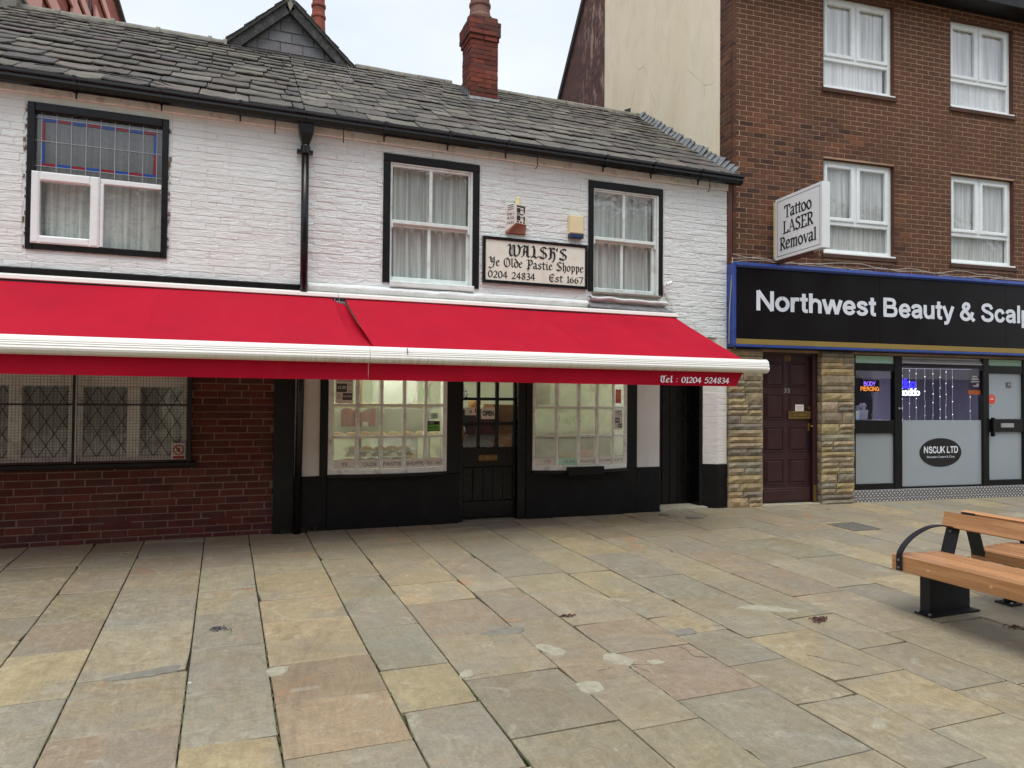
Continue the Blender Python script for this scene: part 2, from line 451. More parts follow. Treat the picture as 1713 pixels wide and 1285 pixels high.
def awning_metal():
    t = NT('awning_metal')
    p = t.pos()
    sx = t.node('ShaderNodeSeparateXYZ'); t.set(sx.inputs[0], p)
    drip = t.noise(1.0, 4, 0.7, t.mapped(p, (55, 2, 3)))
    grime_zone = t.ramp(t.noise(0.9, 4, 0.6, t.mapped(p, (1, .1, .1))), 0.42, 0.62, 0.0, 1.0)
    low = t.ramp(sx.outputs[2], 1.90, 1.80, 0, 1)     # dirt gathers on the underside lip where rain drips off
    f = t.math('MULTIPLY', t.math('MULTIPLY', t.ramp(drip, 0.42, 0.66, 0, 0.8), grime_zone), low)
    c = t.mix(f, srgb(238, 238, 232), srgb(120, 116, 98))
    c = t.mix(t.math('MULTIPLY', low, 0.35), c, srgb(200, 194, 178))
    return t.fin(c, 0.35, None, 0, 0.5)
MT['awning_metal'] = awning_metal()

def wood(name, a, b):
    t = NT(name)
    oi = t.oinfo()
    p = t.pos()
    off = t.node('ShaderNodeVectorMath', operation='SCALE'); off.inputs[0].default_value = (13, 29, 17); t.set(off.inputs[3], oi.outputs['Random'])
    q = t.node('ShaderNodeVectorMath', operation='ADD'); t.set(q.inputs[0], p); t.set(q.inputs[1], off.outputs[0])
    g = t.noise(1.0, 5, 0.65, t.mapped(q.outputs[0], (60, 2.2, 60)), 0.4)
    g2 = t.noise(1.0, 3, 0.5, t.mapped(q.outputs[0], (14, 0.6, 14)))
    c = t.mix(t.ramp(g, 0.3, 0.7), a, b)
    c = t.mul(c, t.ramp(g2, 0.3, 0.7, 0.82, 1.16))
    c = t.mul(c, t.ramp(oi.outputs['Random'], 0, 1, 0.9, 1.1))
    return t.fin(c, 0.45, t.bump(g, 0.12, 0.003), 0, 0.4)
MT['bench_wood'] = wood('bench_wood', srgb(194, 146, 102), srgb(158, 110, 70))

def glass(name, tint=(0.93, 0.95, 0.94), haze=0.0, hazecol=(0.6, 0.65, 0.6), hz=(0.3, 0.7), scale=4.0, rough=0.01, ripple=0.0):
    t = NT(name)
    tr = t.node('ShaderNodeBsdfTransparent'); t.set(tr.inputs[0], tint)
    gl = t.node('ShaderNodeBsdfGlossy'); gl.inputs['Roughness'].default_value = rough; t.set(gl.inputs[0], (1, 1, 1))
    lw = t.node('ShaderNodeLayerWeight'); lw.inputs[0].default_value = 0.5
    fres = t.math('ADD', t.math('MULTIPLY', t.math('POWER', lw.outputs['Facing'], 5.0), 0.9), 0.10)
    if ripple:
        bn = t.bump(t.noise(5, 3, 0.5), ripple, 0.05)
        t.l.new(bn, gl.inputs['Normal'])
    base = tr.outputs[0]
    if haze > 0:
        df = t.node('ShaderNodeBsdfDiffuse'); t.set(df.inputs[0], hazecol)
        tl = t.node('ShaderNodeBsdfTranslucent'); t.set(tl.inputs[0], hazecol)
        m0 = t.node('ShaderNodeMixShader'); m0.inputs[0].default_value = 0.2 if name == 'frosted_glass' else 0.6
        t.l.new(df.outputs[0], m0.inputs[1]); t.l.new(tl.outputs[0], m0.inputs[2])
        m1 = t.node('ShaderNodeMixShader')
        t.set(m1.inputs[0], t.ramp(t.noise(scale, 5, 0.6), hz[0], hz[1], haze * 0.45, haze))
        t.l.new(base, m1.inputs[1]); t.l.new(m0.outputs[0], m1.inputs[2])
        base = m1.outputs[0]
    mx = t.node('ShaderNodeMixShader')
    t.set(mx.inputs[0], fres)
    t.l.new(base, mx.inputs[1]); t.l.new(gl.outputs[0], mx.inputs[2])
    t.l.new(mx.outputs[0], t.out.inputs[0])
    t.n.remove(t.b)
    return t.m
MT['glass'] = glass('glass', (0.98, 0.99, 0.99), ripple=0.05)
MT['old_glass'] = glass('old_glass', (0.97, 0.98, 0.975), ripple=0.12)
MT['reeded_glass'] = glass('reeded_glass', (0.55, 0.55, 0.55), 0.35, (0.25, 0.25, 0.25), scale=20, rough=0.15)
MT['steamy_glass'] = glass('steamy_glass', (0.95, 0.97, 0.94), 0.34, (0.6, 0.64, 0.54), scale=3.2)
MT['steamier_glass'] = glass('steamier_glass', (0.9, 0.94, 0.9), 0.72, (0.62, 0.66, 0.55), scale=2.6)
MT['frosted_glass'] = glass('frosted_glass', (0.8, 0.85, 0.85), 0.97, (0.33, 0.385, 0.395), (0.0, 0.35), scale=1.0, rough=0.25)
MT['shop_glass'] = glass('shop_glass', (0.85, 0.86, 0.9))

def fabric(name, col, alpha, trl=0.35):
    t = NT(name)
    rgb = t.node('ShaderNodeRGB'); rgb.outputs[0].default_value = tuple(col) + (1,)
    fold = t.noise(1.0, 4, 0.6, t.mapped(t.pos(), (26, 26, .8)))  # fold shading painted into the cloth colour as random vertical streaks
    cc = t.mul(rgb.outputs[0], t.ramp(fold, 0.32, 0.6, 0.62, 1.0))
    d = t.node('ShaderNodeBsdfDiffuse'); t.set(d.inputs[0], cc)
    tl = t.node('ShaderNodeBsdfTranslucent'); t.set(tl.inputs[0], cc)
    a = t.node('ShaderNodeMixShader'); a.inputs[0].default_value = trl
    t.l.new(d.outputs[0], a.inputs[1]); t.l.new(tl.outputs[0], a.inputs[2])
    tr = t.node('ShaderNodeBsdfTransparent')
    b = t.node('ShaderNodeMixShader')
    t.set(b.inputs[0], t.ramp(t.noise(1.0, 3, 0.6, t.mapped(t.pos(), (40, 40, 1.2))), 0.3, 0.7, alpha - .12, min(1, alpha + .12)))
    t.l.new(tr.outputs[0], b.inputs[1]); t.l.new(a.outputs[0], b.inputs[2])
    t.l.new(b.outputs[0], t.out.inputs[0])
    t.n.remove(t.b)
    return t.m
MT['net'] = fabric('net', srgb(228, 238, 234), 0.93, 0.16)
MT['net_white'] = fabric('net_white', srgb(252, 254, 254), 1.0, 0.1)
MT['net_grey'] = fabric('net_grey', srgb(236, 240, 236), 0.92, 0.18)

def emit(name, col, s):
    t = NT(name)
    e = t.node('ShaderNodeEmission'); t.set(e.inputs[0], col); e.inputs[1].default_value = s
    t.l.new(e.outputs[0], t.out.inputs[0]); t.n.remove(t.b)
    return t.m
MT['strip_light'] = emit('strip_light', (1.0, 0.97, 0.80), 25.0)
MT['clinic_light'] = emit('clinic_light', (0.80, 0.78, 1.0), 11.0)
MT['neon_violet'] = emit('neon_violet', (0.33, 0.16, 1.0), 1.6)
MT['neon_orange'] = emit('neon_orange', (1.0, 0.33, 0.05), 1.4)
MT['neon_blue'] = emit('neon_blue', (0.03, 0.02, 1.0), 3.0)
MT['neon_white'] = emit('neon_white', (0.85, 0.9, 1.0), 2.4)
MT['fairy_bulb'] = emit('fairy_bulb', (1.0, 0.93, 0.8), 3.5)
MT['fairy_wire'] = emit('fairy_wire', (0.7, 0.72, 0.9), 0.45)
MT['fairy_warm'] = emit('fairy_warm', (1.0, 0.62, 0.3), 3.0)

def tilemat():
    t = NT('patterned_tile')
    tc = t.node('ShaderNodeTexCoord').outputs['Object']
    sx = t.node('ShaderNodeSeparateXYZ'); t.set(sx.inputs[0], tc)
    k = 1 / 0.068
    u = t.math('ADD', sx.outputs[0], sx.outputs[2]); w = t.math('SUBTRACT', sx.outputs[0], sx.outputs[2])
    fu = t.math('ABSOLUTE', t.math('SUBTRACT', t.math('FRACT', t.math('MULTIPLY', u, k)), 0.5))
    fv = t.math('ABSOLUTE', t.math('SUBTRACT', t.math('FRACT', t.math('MULTIPLY', w, k)), 0.5))
    # upright white crosses on the diagonal lattice
    a = t.math('ABSOLUTE', t.math('SUBTRACT', fu, fv))
    s = t.math('ADD', fu, fv)
    x1 = t.math('LESS_THAN', a, 0.13); x2 = t.math('LESS_THAN', s, 0.62)
    fu2 = t.math('SUBTRACT', t.math('FRACT', t.math('MULTIPLY', u, k)), 0.5)
    fv2 = t.math('SUBTRACT', t.math('FRACT', t.math('MULTIPLY', w, k)), 0.5)
    cross = t.math('MULTIPLY', x1, x2)
    c = t.mix(cross, srgb(74, 74, 76), srgb(206, 206, 206))
    ring = t.math('MULTIPLY', t.math('GREATER_THAN', t.math('MAXIMUM', fu, fv), 0.44), 1.0)
    c = t.mix(t.math('MULTIPLY', ring, 0.15), c, srgb(130, 130, 132))
    return t.fin(c, 0.25)
MT['patterned_tile'] = tilemat()

# ------------------------------------------------------------------ mesh helpers
class MB:
    def __init__(s):
        s.v, s.f = [], []
    def add(s, vs, fs):
        o = len(s.v)
        s.v += [tuple(p) for p in vs]
        s.f += [tuple(i + o for i in f) for f in fs]
        return s
    def box(s, x0, x1, y0, y1, z0, z1):
        return s.add([(x0, y0, z0), (x1, y0, z0), (x1, y1, z0), (x0, y1, z0), (x0, y0, z1), (x1, y0, z1), (x1, y1, z1), (x0, y1, z1)],
                     [(0, 1, 5, 4), (1, 2, 6, 5), (2, 3, 7, 6), (3, 0, 4, 7), (4, 5, 6, 7), (3, 2, 1, 0)])
    def cbox(s, x0, x1, y0, y1, z0, z1, c=0.006):
        """box with chamfered front (-y) edges"""
        return s.add([(x0, y1, z0), (x1, y1, z0), (x1, y1, z1), (x0, y1, z1),
                      (x0, y0 + c, z0), (x1, y0 + c, z0), (x1, y0 + c, z1), (x0, y0 + c, z1),
                      (x0 + c, y0, z0 + c), (x1 - c, y0, z0 + c), (x1 - c, y0, z1 - c), (x0 + c, y0, z1 - c)],
                     [(8, 9, 10, 11), (4, 5, 9, 8), (5, 6, 10, 9), (6, 7, 11, 10), (7, 4, 8, 11),
                      (0, 1, 5, 4), (1, 2, 6, 5), (2, 3, 7, 6), (3, 0, 4, 7), (3, 2, 1, 0)])
    def frame(s, x0, x1, z0, z1, w, y0, y1, c=0.004, wb=None, wt=None, wr=None):
        wb = w if wb is None else wb; wt = w if wt is None else wt; wr = w if wr is None else wr
        s.cbox(x0, x0 + w, y0, y1, z0, z1, c); s.cbox(x1 - wr, x1, y0, y1, z0, z1, c)
        s.cbox(x0 + w, x1 - wr, y0, y1, z0, z0 + wb, c); s.cbox(x0 + w, x1 - wr, y0, y1, z1 - wt, z1, c)
        return s
    def quad(s, *p):
        return s.add(p, [tuple(range(len(p)))])
    def tube(s, path, r, n=8, caps=True):
        path = [Vector(p) for p in path]
        rs = r if isinstance(r, (list, tuple)) else [r] * len(path)
        o = len(s.v)
        for i, p in enumerate(path):
            d = (path[min(i + 1, len(path) - 1)] - path[max(i - 1, 0)])
            if d.length < 1e-9: d = Vector((0, 0, 1))
            d.normalize()
            a = d.orthogonal() if abs(d.z) > .9 else d.cross(Vector((0, 0, 1)))
            if abs(d.z) > .9: a = Vector((1, 0, 0)) - d * d.x
            a.normalize(); b = d.cross(a)
            for k in range(n):
                t = 2 * math.pi * k / n
                s.v.append(tuple(p + (a * math.cos(t) + b * math.sin(t)) * rs[i]))
        for i in range(len(path) - 1):
            for k in range(n):
                k2 = (k + 1) % n
                s.f.append((o + i * n + k, o + i * n + k2, o + (i + 1) * n + k2, o + (i + 1) * n + k))
        if caps:
            s.f.append(tuple(o + k for k in reversed(range(n))))
            s.f.append(tuple(o + (len(path) - 1) * n + k for k in range(n)))
        return s
    def lathe(s, cx, cy, prof, n=20):
        o = len(s.v)
        for (r, z) in prof:
            for k in range(n):
                t = 2 * math.pi * k / n
                s.v.append((cx + r * math.cos(t), cy + r * math.sin(t), z))
        for i in range(len(prof) - 1):
            for k in range(n):
                k2 = (k + 1) % n
                s.f.append((o + i * n + k, o + i * n + k2, o + (i + 1) * n + k2, o + (i + 1) * n + k))
        s.f.append(tuple(o + k for k in reversed(range(n)))); s.f.append(tuple(o + (len(prof) - 1) * n + k for k in range(n)))
        return s
    def extrude_x(s, prof, x0, x1):
        """closed (y,z) profile extruded along x"""
        n = len(prof); o = len(s.v)
        for x in (x0, x1):
            s.v += [(x, y, z) for y, z in prof]
        for k in range(n):
            k2 = (k + 1) % n
            s.f.append((o + k, o + k2, o + n + k2, o + n + k))
        s.f.append(tuple(o + k for k in range(n))); s.f.append(tuple(o + n + k for k in reversed(range(n))))
        return s
    def extrude_y(s, prof, y0, y1):
        """closed (x,z) profile extruded along y"""
        n = len(prof); o = len(s.v)
        for y in (y0, y1):
            s.v += [(x, y, z) for x, z in prof]
        for k in range(n):
            k2 = (k + 1) % n
            s.f.append((o + k, o + k2, o + n + k2, o + n + k))
        s.f.append(tuple(o + k for k in range(n))); s.f.append(tuple(o + n + k for k in reversed(range(n))))
        return s
    def disc(s, cx, y, cz, rx, rz, n=28, th=0.003):
        prof = [(cx + rx * math.cos(2 * math.pi * k / n), cz + rz * math.sin(2 * math.pi * k / n)) for k in range(n)]
        return s.extrude_y(prof, y - th, y)
    def grid(s, f, nu, nv):
        o = len(s.v)
        for j in range(nv + 1):
            for i in range(nu + 1):
                s.v.append(tuple(f(i / nu, j / nv)))
        for j in range(nv):
            for i in range(nu):
                a = o + j * (nu + 1) + i
                s.f.append((a, a + 1, a + nu + 2, a + nu + 1))
        return s
    def mesh(s, name, mat, base=(0, 0, 0), smooth=False):
        m = bpy.data.meshes.new(name)
        bx, by, bz = base
        m.from_pydata([(x - bx, y - by, z - bz) for x, y, z in s.v], [], s.f)
        m.materials.append(MT[mat] if isinstance(mat, str) else mat)
        if smooth:
            m.polygons.foreach_set('use_smooth', [True] * len(m.polygons))
        m.update()
        return m

def fixnormals(m):
    import bmesh
    b = bmesh.new(); b.from_mesh(m)
    bmesh.ops.recalc_face_normals(b, faces=b.faces)
    b.to_mesh(m); b.free()
    return m

FA = Matrix.Identity(4)                                                     # old shop fronts: x along the street, -y towards it
ANG_B = rad(-4.96473)
FB = Matrix.Translation((6.51, 0, 0)) @ Matrix.Rotation(ANG_B, 4, 'Z')      # newer block stands at a slight angle

class Thing:
    """an Empty at the thing's base; parts are written in the frame's own coordinates"""
    def __init__(s, name, label, cat, base=(0, 0, 0), frame=FA, group=None, kind=None):
        s.o = bpy.data.objects.new(name, None)
        s.o.empty_display_size = 0.1
        COL.objects.link(s.o)
        s.base = Vector(base)
        s.o.matrix_world = frame @ Matrix.Translation(s.base)
        if label: s.o['label'] = label
        if cat: s.o['category'] = cat
        if group: s.o['group'] = group
        if kind: s.o['kind'] = kind
    def part(s, name, mb, mat, parent=None, smooth=False, color=None, label=None, kind=None, fix=True):
        m = mb if isinstance(mb, bpy.types.Mesh) else mb.mesh(name, mat, s.base, smooth)
        if fix and name != 'pane' and not isinstance(mb, bpy.types.Mesh): fixnormals(m)
        return s.link(name, m, parent, (0, 0, 0), color, label, kind)
    def pieces(s, name, mb, mat, parent=None, **kw):
        """every separate solid of the builder becomes a part of its own"""
        n = len(mb.v); root = list(range(n))
        def find(a):
            while root[a] != a: root[a] = root[root[a]]; a = root[a]
            return a
        for f in mb.f:
            for k in f[1:]: root[find(k)] = find(f[0])
        groups = {}
        for f in mb.f: groups.setdefault(find(f[0]), []).append(f)
        out = []
        for fs in groups.values():
            ids = sorted({k for f in fs for k in f}); ix = {k: i for i, k in enumerate(ids)}
            b = MB(); b.v = [mb.v[k] for k in ids]; b.f = [tuple(ix[k] for k in f) for f in fs]
            out.append(s.part(name, b, mat, parent, **kw))
        return out
    def link(s, name, m, parent=None, loc=(0, 0, 0), color=None, label=None, kind=None):
        o = bpy.data.objects.new(name, m)
        COL.objects.link(o)
        o.parent = parent or s.o
        o.location = loc
        if color: o.color = tuple(color) + (1,)
        if label: o['label'] = label
        if kind: o['kind'] = kind
        return o
    def inst(s, name, m, loc, parent=None, color=None, scale=None, rot=None):
        """a piece sharing mesh data; loc in frame coordinates"""
        o = s.link(name, m, parent, Vector(loc) - s.base, color)
        if scale: o.scale = scale
        if rot: o.rotation_euler = rot
        return o

def single(name, label, cat, mb, mat, base, frame=FA, group=None, kind=None, smooth=False):
    """a thing that is one mesh"""
    m = mb.mesh(name, mat, base, smooth); fixnormals(m)
    o = bpy.data.objects.new(name, m)
    COL.objects.link(o)
    o.matrix_world = frame @ Matrix.Translation(base)
    if label: o['label'] = label
    if cat: o['category'] = cat
    if group: o['group'] = group
    if kind: o['kind'] = kind
    return o

def jit(c, a):
    k = 1 + random.uniform(-a, a)
    return tuple(max(0.0, x * k * (1 + random.uniform(-a * .3, a * .3))) for x in c)

# ------------------------------------------------------------------ lettering
def text_mb(body, x0, x1, zb, cap, y, bold=0.0, depth=0.0, shear=0.0):
    cu = bpy.data.curves.new("lettering", 'FONT')
    cu.body = body; cu.offset = bold; cu.extrude = 0; cu.shear = shear
    cu.resolution_u = 4
    ob = bpy.data.objects.new("lettering", cu)
    COL.objects.link(ob)
    dg = bpy.context.evaluated_depsgraph_get(); dg.update()
    me = bpy.data.meshes.new_from_object(ob.evaluated_get(dg))
    bpy.data.objects.remove(ob); bpy.data.curves.remove(cu)
    vs = [v.co.copy() for v in me.vertices]
    fs = [tuple(p.vertices) for p in me.polygons]
    bpy.data.meshes.remove(me)
    mb = MB()
    if not vs: return mb
    a, b = min(v.x for v in vs), max(v.x for v in vs)
    capz = 0.729
    sx = (x1 - x0) / (b - a); sz = cap / capz
    mb.add([(x0 + (v.x - a) * sx, y, zb + v.y * sz) for v in vs], fs)
    return mb

def hull(pts):
    pts = sorted(set((round(x, 5), round(y, 5)) for x, y in pts))
    def half(ps):
        h = []
        for p in ps:
            while len(h) > 1 and (h[-1][0] - h[-2][0]) * (p[1] - h[-2][1]) - (h[-1][1] - h[-2][1]) * (p[0] - h[-2][0]) <= 0: h.pop()
            h.append(p)
        return h
    a = half(pts); b = half(pts[::-1])
    return a[:-1] + b[:-1]

def catmull(p, k=4):
    if len(p) < 3: return p
    q = [p[0]] + list(p) + [p[-1]]
    if p[0] == p[-1]: q = [p[-2]] + list(p) + [p[1]]
    out = []
    for i in range(1, len(q) - 2):
        for j in range(k):
            t = j / k
            out.append(tuple(0.5 * (2 * q[i][c] + (q[i + 1][c] - q[i - 1][c]) * t + (2 * q[i - 1][c] - 5 * q[i][c] + 4 * q[i + 1][c] - q[i + 2][c]) * t * t
                       + (3 * q[i][c] - q[i - 1][c] - 3 * q[i + 1][c] + q[i + 2][c]) * t ** 3) for c in (0, 1)))
    out.append(p[-1])
    return out

BL = {  # broad-nib skeletons: advance width, strokes ('c' first = curved, 'h' first = hairline)
 'W': (1.62, ['c', (.02,1.32),(.22,1.5),(.32,1.25),(.26,.5),(.36,.08),(.55,.02),(.8,.25)], [(.8,.22),(.8,1.38),(.68,1.46)], ['c',(.8,.9),(.82,.3),(.98,.02),(1.28,.22),(1.45,.8),(1.4,1.25),(1.2,1.5)], ['h',(.3,.95),(.8,1.12)], ['h',(.52,.2),(.52,1.4)]),
 'A': (1.12, ['c',(.05,1.2),(.25,1.48),(.55,1.4),(.8,1.5)], [(.78,1.46),(.78,.14),(.9,0),(1.04,.14)], ['c',(.5,1.42),(.32,.95),(.3,.25),(.05,.02)], [(.3,.68),(.78,.72)], ['h',(.62,1.4),(.62,.1)]),
 'L': (1.0, ['c',(.08,1.36),(.3,1.5),(.4,1.25),(.36,.35),(.1,.02)], ['c',(.1,.08),(.42,.16),(.68,.0),(.94,.22)], ['h',(.54,1.2),(.54,.2)]),
 'S': (1.02, ['c',(.88,1.34),(.62,1.5),(.28,1.36),(.24,1.05),(.55,.82),(.86,.55),(.82,.18),(.48,0),(.08,.2)], ['h',(.5,1.45),(.5,.05)]),
 'H': (1.05, ['c',(.06,1.34),(.28,1.5),(.38,1.28),(.36,.12),(.14,.02)], ['c',(.38,.8),(.68,.98),(.86,.75),(.86,.1),(.66,-.36)], ['c',(.38,1.34),(.66,1.5),(.9,1.34)], ['h',(.54,1.4),(.54,.1)]),
 "'": (.34, [(.14,1.5),(.1,1.12)]),
 'Y': (1.1, ['c',(.03,1.34),(.25,1.5),(.34,1.24),(.32,.85),(.55,.62),(.82,.8)], ['c',(.82,1.5),(.84,.5),(.66,-.15),(.3,-.42),(.04,-.25)], ['h',(.32,1.1),(.82,1.26)], ['h',(.56,1.3),(.56,.7)]),
 'O': (1.12, ['c',(.5,1.5),(.16,1.2),(.1,.62),(.3,.12),(.58,0),(.94,.32),(.98,.9),(.78,1.34),(.5,1.5)], ['h',(.5,1.42),(.46,.1)]),
 'P': (1.05, ['c',(.05,1.34),(.28,1.5),(.38,1.26),(.36,.1),(.26,-.36)], ['c',(.38,1.28),(.7,1.5),(.96,1.22),(.92,.78),(.64,.56),(.38,.66)], [(.1,.02),(.56,.05)], ['h',(.56,1.4),(.56,.62)]),
 'E': (1.0, ['c',(.86,1.28),(.56,1.5),(.22,1.24),(.12,.7),(.26,.16),(.56,0),(.9,.26)], [(.2,.78),(.72,.84)], ['h',(.5,1.42),(.5,.1)]),
 'T': (1.02, ['c',(.04,1.12),(.2,1.46),(.5,1.34),(.96,1.5)], ['c',(.62,1.36),(.26,1.1),(.14,.6),(.3,.12),(.6,0),(.92,.26)], [(.6,1.3),(.6,.3)]),
 'l': (.5, [(.08,1.4),(.22,1.5),(.22,.14),(.34,0),(.46,.12)]),
 'd': (.78, ['c',(.14,1.46),(.42,1.2),(.66,.8),(.62,.22),(.4,0)], [(.4,0),(.13,.2),(.13,.8),(.4,.98),(.6,.78)]),
 'a': (.82, [(.1,.84),(.35,1.0),(.55,.84),(.55,.14),(.68,0),(.8,.12)], [(.55,.6),(.15,.4),(.15,.16),(.32,0),(.55,.2)]),
 's': (.7, [(.58,.86),(.35,1.0),(.12,.8),(.2,.62),(.5,.42),(.55,.2),(.35,0),(.06,.16)]),
 't': (.58, [(.22,1.26),(.22,.14),(.36,0),(.52,.12)], [(.04,.94),(.52,.98)]),
 'i': (.5, [(.06,.85),(.22,1.0),(.22,.14),(.36,0),(.46,.12)], [(.18,1.3),(.3,1.38)]),
 'h': (.76, [(.08,1.4),(.22,1.5),(.22,.12),(.32,0)], [(.22,.8),(.45,1.0),(.6,.8),(.6,.1),(.4,-.34)]),
 'o': (.72, [(.34,1.0),(.12,.8),(.12,.2),(.35,0),(.57,.2),(.57,.8),(.34,1.0)]),
 'p': (.76, [(.06,.85),(.22,1.0),(.22,-.42)], [(.22,.8),(.45,1.0),(.6,.8),(.6,.2),(.4,0),(.22,.14)]),
 'e': (.68, [(.14,.48),(.55,.74),(.34,.99),(.12,.8),(.12,.2),(.32,0),(.58,.2)]),
 '0': (.78, ['c',(.36,1.3),(.12,1.0),(.1,.4),(.34,0),(.62,.3),(.64,.9),(.36,1.3)]),
 '1': (.48, [(.1,1.12),(.26,1.3),(.26,0)], [(.1,.02),(.42,.02)]),
 '2': (.76, ['c',(.1,1.0),(.32,1.3),(.6,1.02),(.48,.55),(.08,.06)], [(.08,.06),(.66,.06)]),
 '3': (.72, ['c',(.1,1.15),(.32,1.3),(.56,1.02),(.3,.7)], ['c',(.3,.7),(.62,.48),(.48,.06),(.08,.06)]),
 '4': (.8, [(.5,0),(.5,1.3),(.06,.4),(.72,.4)]),
 '5': (.74, [(.6,1.26),(.2,1.26),(.14,.74)], ['c',(.14,.74),(.48,.82),(.62,.38),(.4,0),(.06,.1)]),
 '6': (.76, ['c',(.6,1.24),(.24,.95),(.1,.4),(.34,0),(.62,.32),(.44,.72),(.14,.5)]),
 '7': (.72, [(.06,1.24),(.64,1.24),(.28,0)]),
 '8': (.76, ['c',(.36,1.3),(.12,1.0),(.36,.7),(.62,.34),(.36,0),(.1,.34),(.36,.7),(.6,1.0),(.36,1.3)]),
 ':': (.4, [(.14,.2),(.22,.26)], [(.14,.8),(.22,.86)]), ' ': (.55,),
}
SERIF = {
 'T': (1.1, [(.06,1.4),(1.02,1.4)], [(.06,1.4),(.06,1.12)], [(1.02,1.4),(1.02,1.12)], [(.54,1.4),(.54,.02)], ['h',(.3,0),(.78,0)]),
 'a': (.82, ['c',(.12,.82),(.3,1.0),(.55,.92),(.58,.6),(.58,.14),(.76,.04)], ['c',(.58,.6),(.2,.45),(.1,.2),(.28,.0),(.58,.22)]),
 't': (.56, [(.24,1.24),(.24,.2),(.36,.02),(.52,.08)], [(.04,.96),(.5,.96)]),
 'o': (.92, ['c',(.44,1.0),(.14,.8),(.1,.42),(.42,0),(.76,.22),(.78,.62),(.44,1.0)]),
 'L': (.98, [(.26,1.4),(.26,.02)], ['h',(.06,1.4),(.48,1.4)], [(.06,.0),(.88,.0)], [(.88,0),(.9,.3)]),
 'A': (1.16, ['h',(.18,.02),(.54,1.42)], [(.54,1.42),(1.0,.02)], ['h',(.3,.5),(.84,.5)], ['h',(.02,0),(.36,0)], ['h',(.8,0),(1.16,0)]),
 'S': (.9, ['c',(.74,1.2),(.46,1.42),(.18,1.24),(.2,.94),(.5,.74),(.76,.48),(.68,.1),(.38,-.02),(.1,.18)]),
 'E': (.98, [(.26,1.4),(.26,0)], [(.06,1.4),(.84,1.4)], [(.84,1.4),(.84,1.16)], [(.26,.74),(.68,.74)], [(.06,0),(.88,0)], [(.88,0),(.9,.28)]),
 'R': (1.06, [(.26,1.4),(.26,0)], ['c',(.06,1.4),(.5,1.42),(.82,1.24),(.78,.86),(.5,.7),(.26,.72)], [(.48,.7),(.94,.02)], ['h',(.06,0),(.46,0)], ['h',(.86,0),(1.08,0)]),
 'e': (.8, ['c',(.14,.52),(.68,.6),(.56,.94),(.34,.98),(.12,.7),(.12,.3),(.36,.0),(.68,.16)]),
 'm': (1.36, [(.06,.92),(.24,1.0)], [(.24,1.0),(.24,0)], ['c',(.24,.78),(.48,1.0),(.66,.86),(.68,.02)], ['c',(.68,.78),(.94,1.0),(1.12,.86),(1.14,.02)], ['h',(.08,0),(.4,0)], ['h',(.54,0),(.82,0)], ['h',(1.0,0),(1.3,0)]),
 'v': (.86, [(.12,.98),(.42,.02)], ['h',(.42,.02),(.74,.98)], ['h',(0,.98),(.26,.98)], ['h',(.6,.98),(.86,.98)]),
 'l': (.44, [(.08,1.36),(.22,1.44),(.22,.0)], ['h',(.06,0),(.4,0)]),
}
def pen_text(body, font, x0, x1, zb, xh, y, nib=0.24, ang=40, thin=0.06, shear=0.0, hair=0.05, gap=0.02, sign=1):
    """letters drawn with a slanted broad pen; x0..x1 fixes the line length, xh the x-height"""
    W = sum(font[ch][0] + gap for ch in body)
    sx = (x1 - x0) / W
    mb = MB()
    cx = 0.0
    a = rad(ang)
    n = (math.cos(a), math.sin(a)); m = (-n[1], n[0])
    for ch in body:
        g = font[ch]
        lay = 0
        for st in g[1:]:
            kind = st[0] if isinstance(st[0], str) else ''
            pts = list(st[1:]) if kind else list(st)
            if kind == 'c': pts = catmull(pts)
            w, th = (nib, thin) if kind != 'h' else (hair, hair)
            for p, q in zip(pts[:-1], pts[1:]):
                c = []
                for s in (p, q):
                    for i in (-1, 1):
                        for j in (-1, 1):
                            c.append((s[0] + n[0] * w / 2 * i + m[0] * th / 2 * j, s[1] + n[1] * w / 2 * i + m[1] * th / 2 * j))
                h = hull(c)
                mb.quad(*[(x0 + (cx + px + shear * pz) * sx, y - 0.00012 * lay, zb + pz * xh) for px, pz in h])
                lay += 1
        cx += g[0] + gap
    return mb

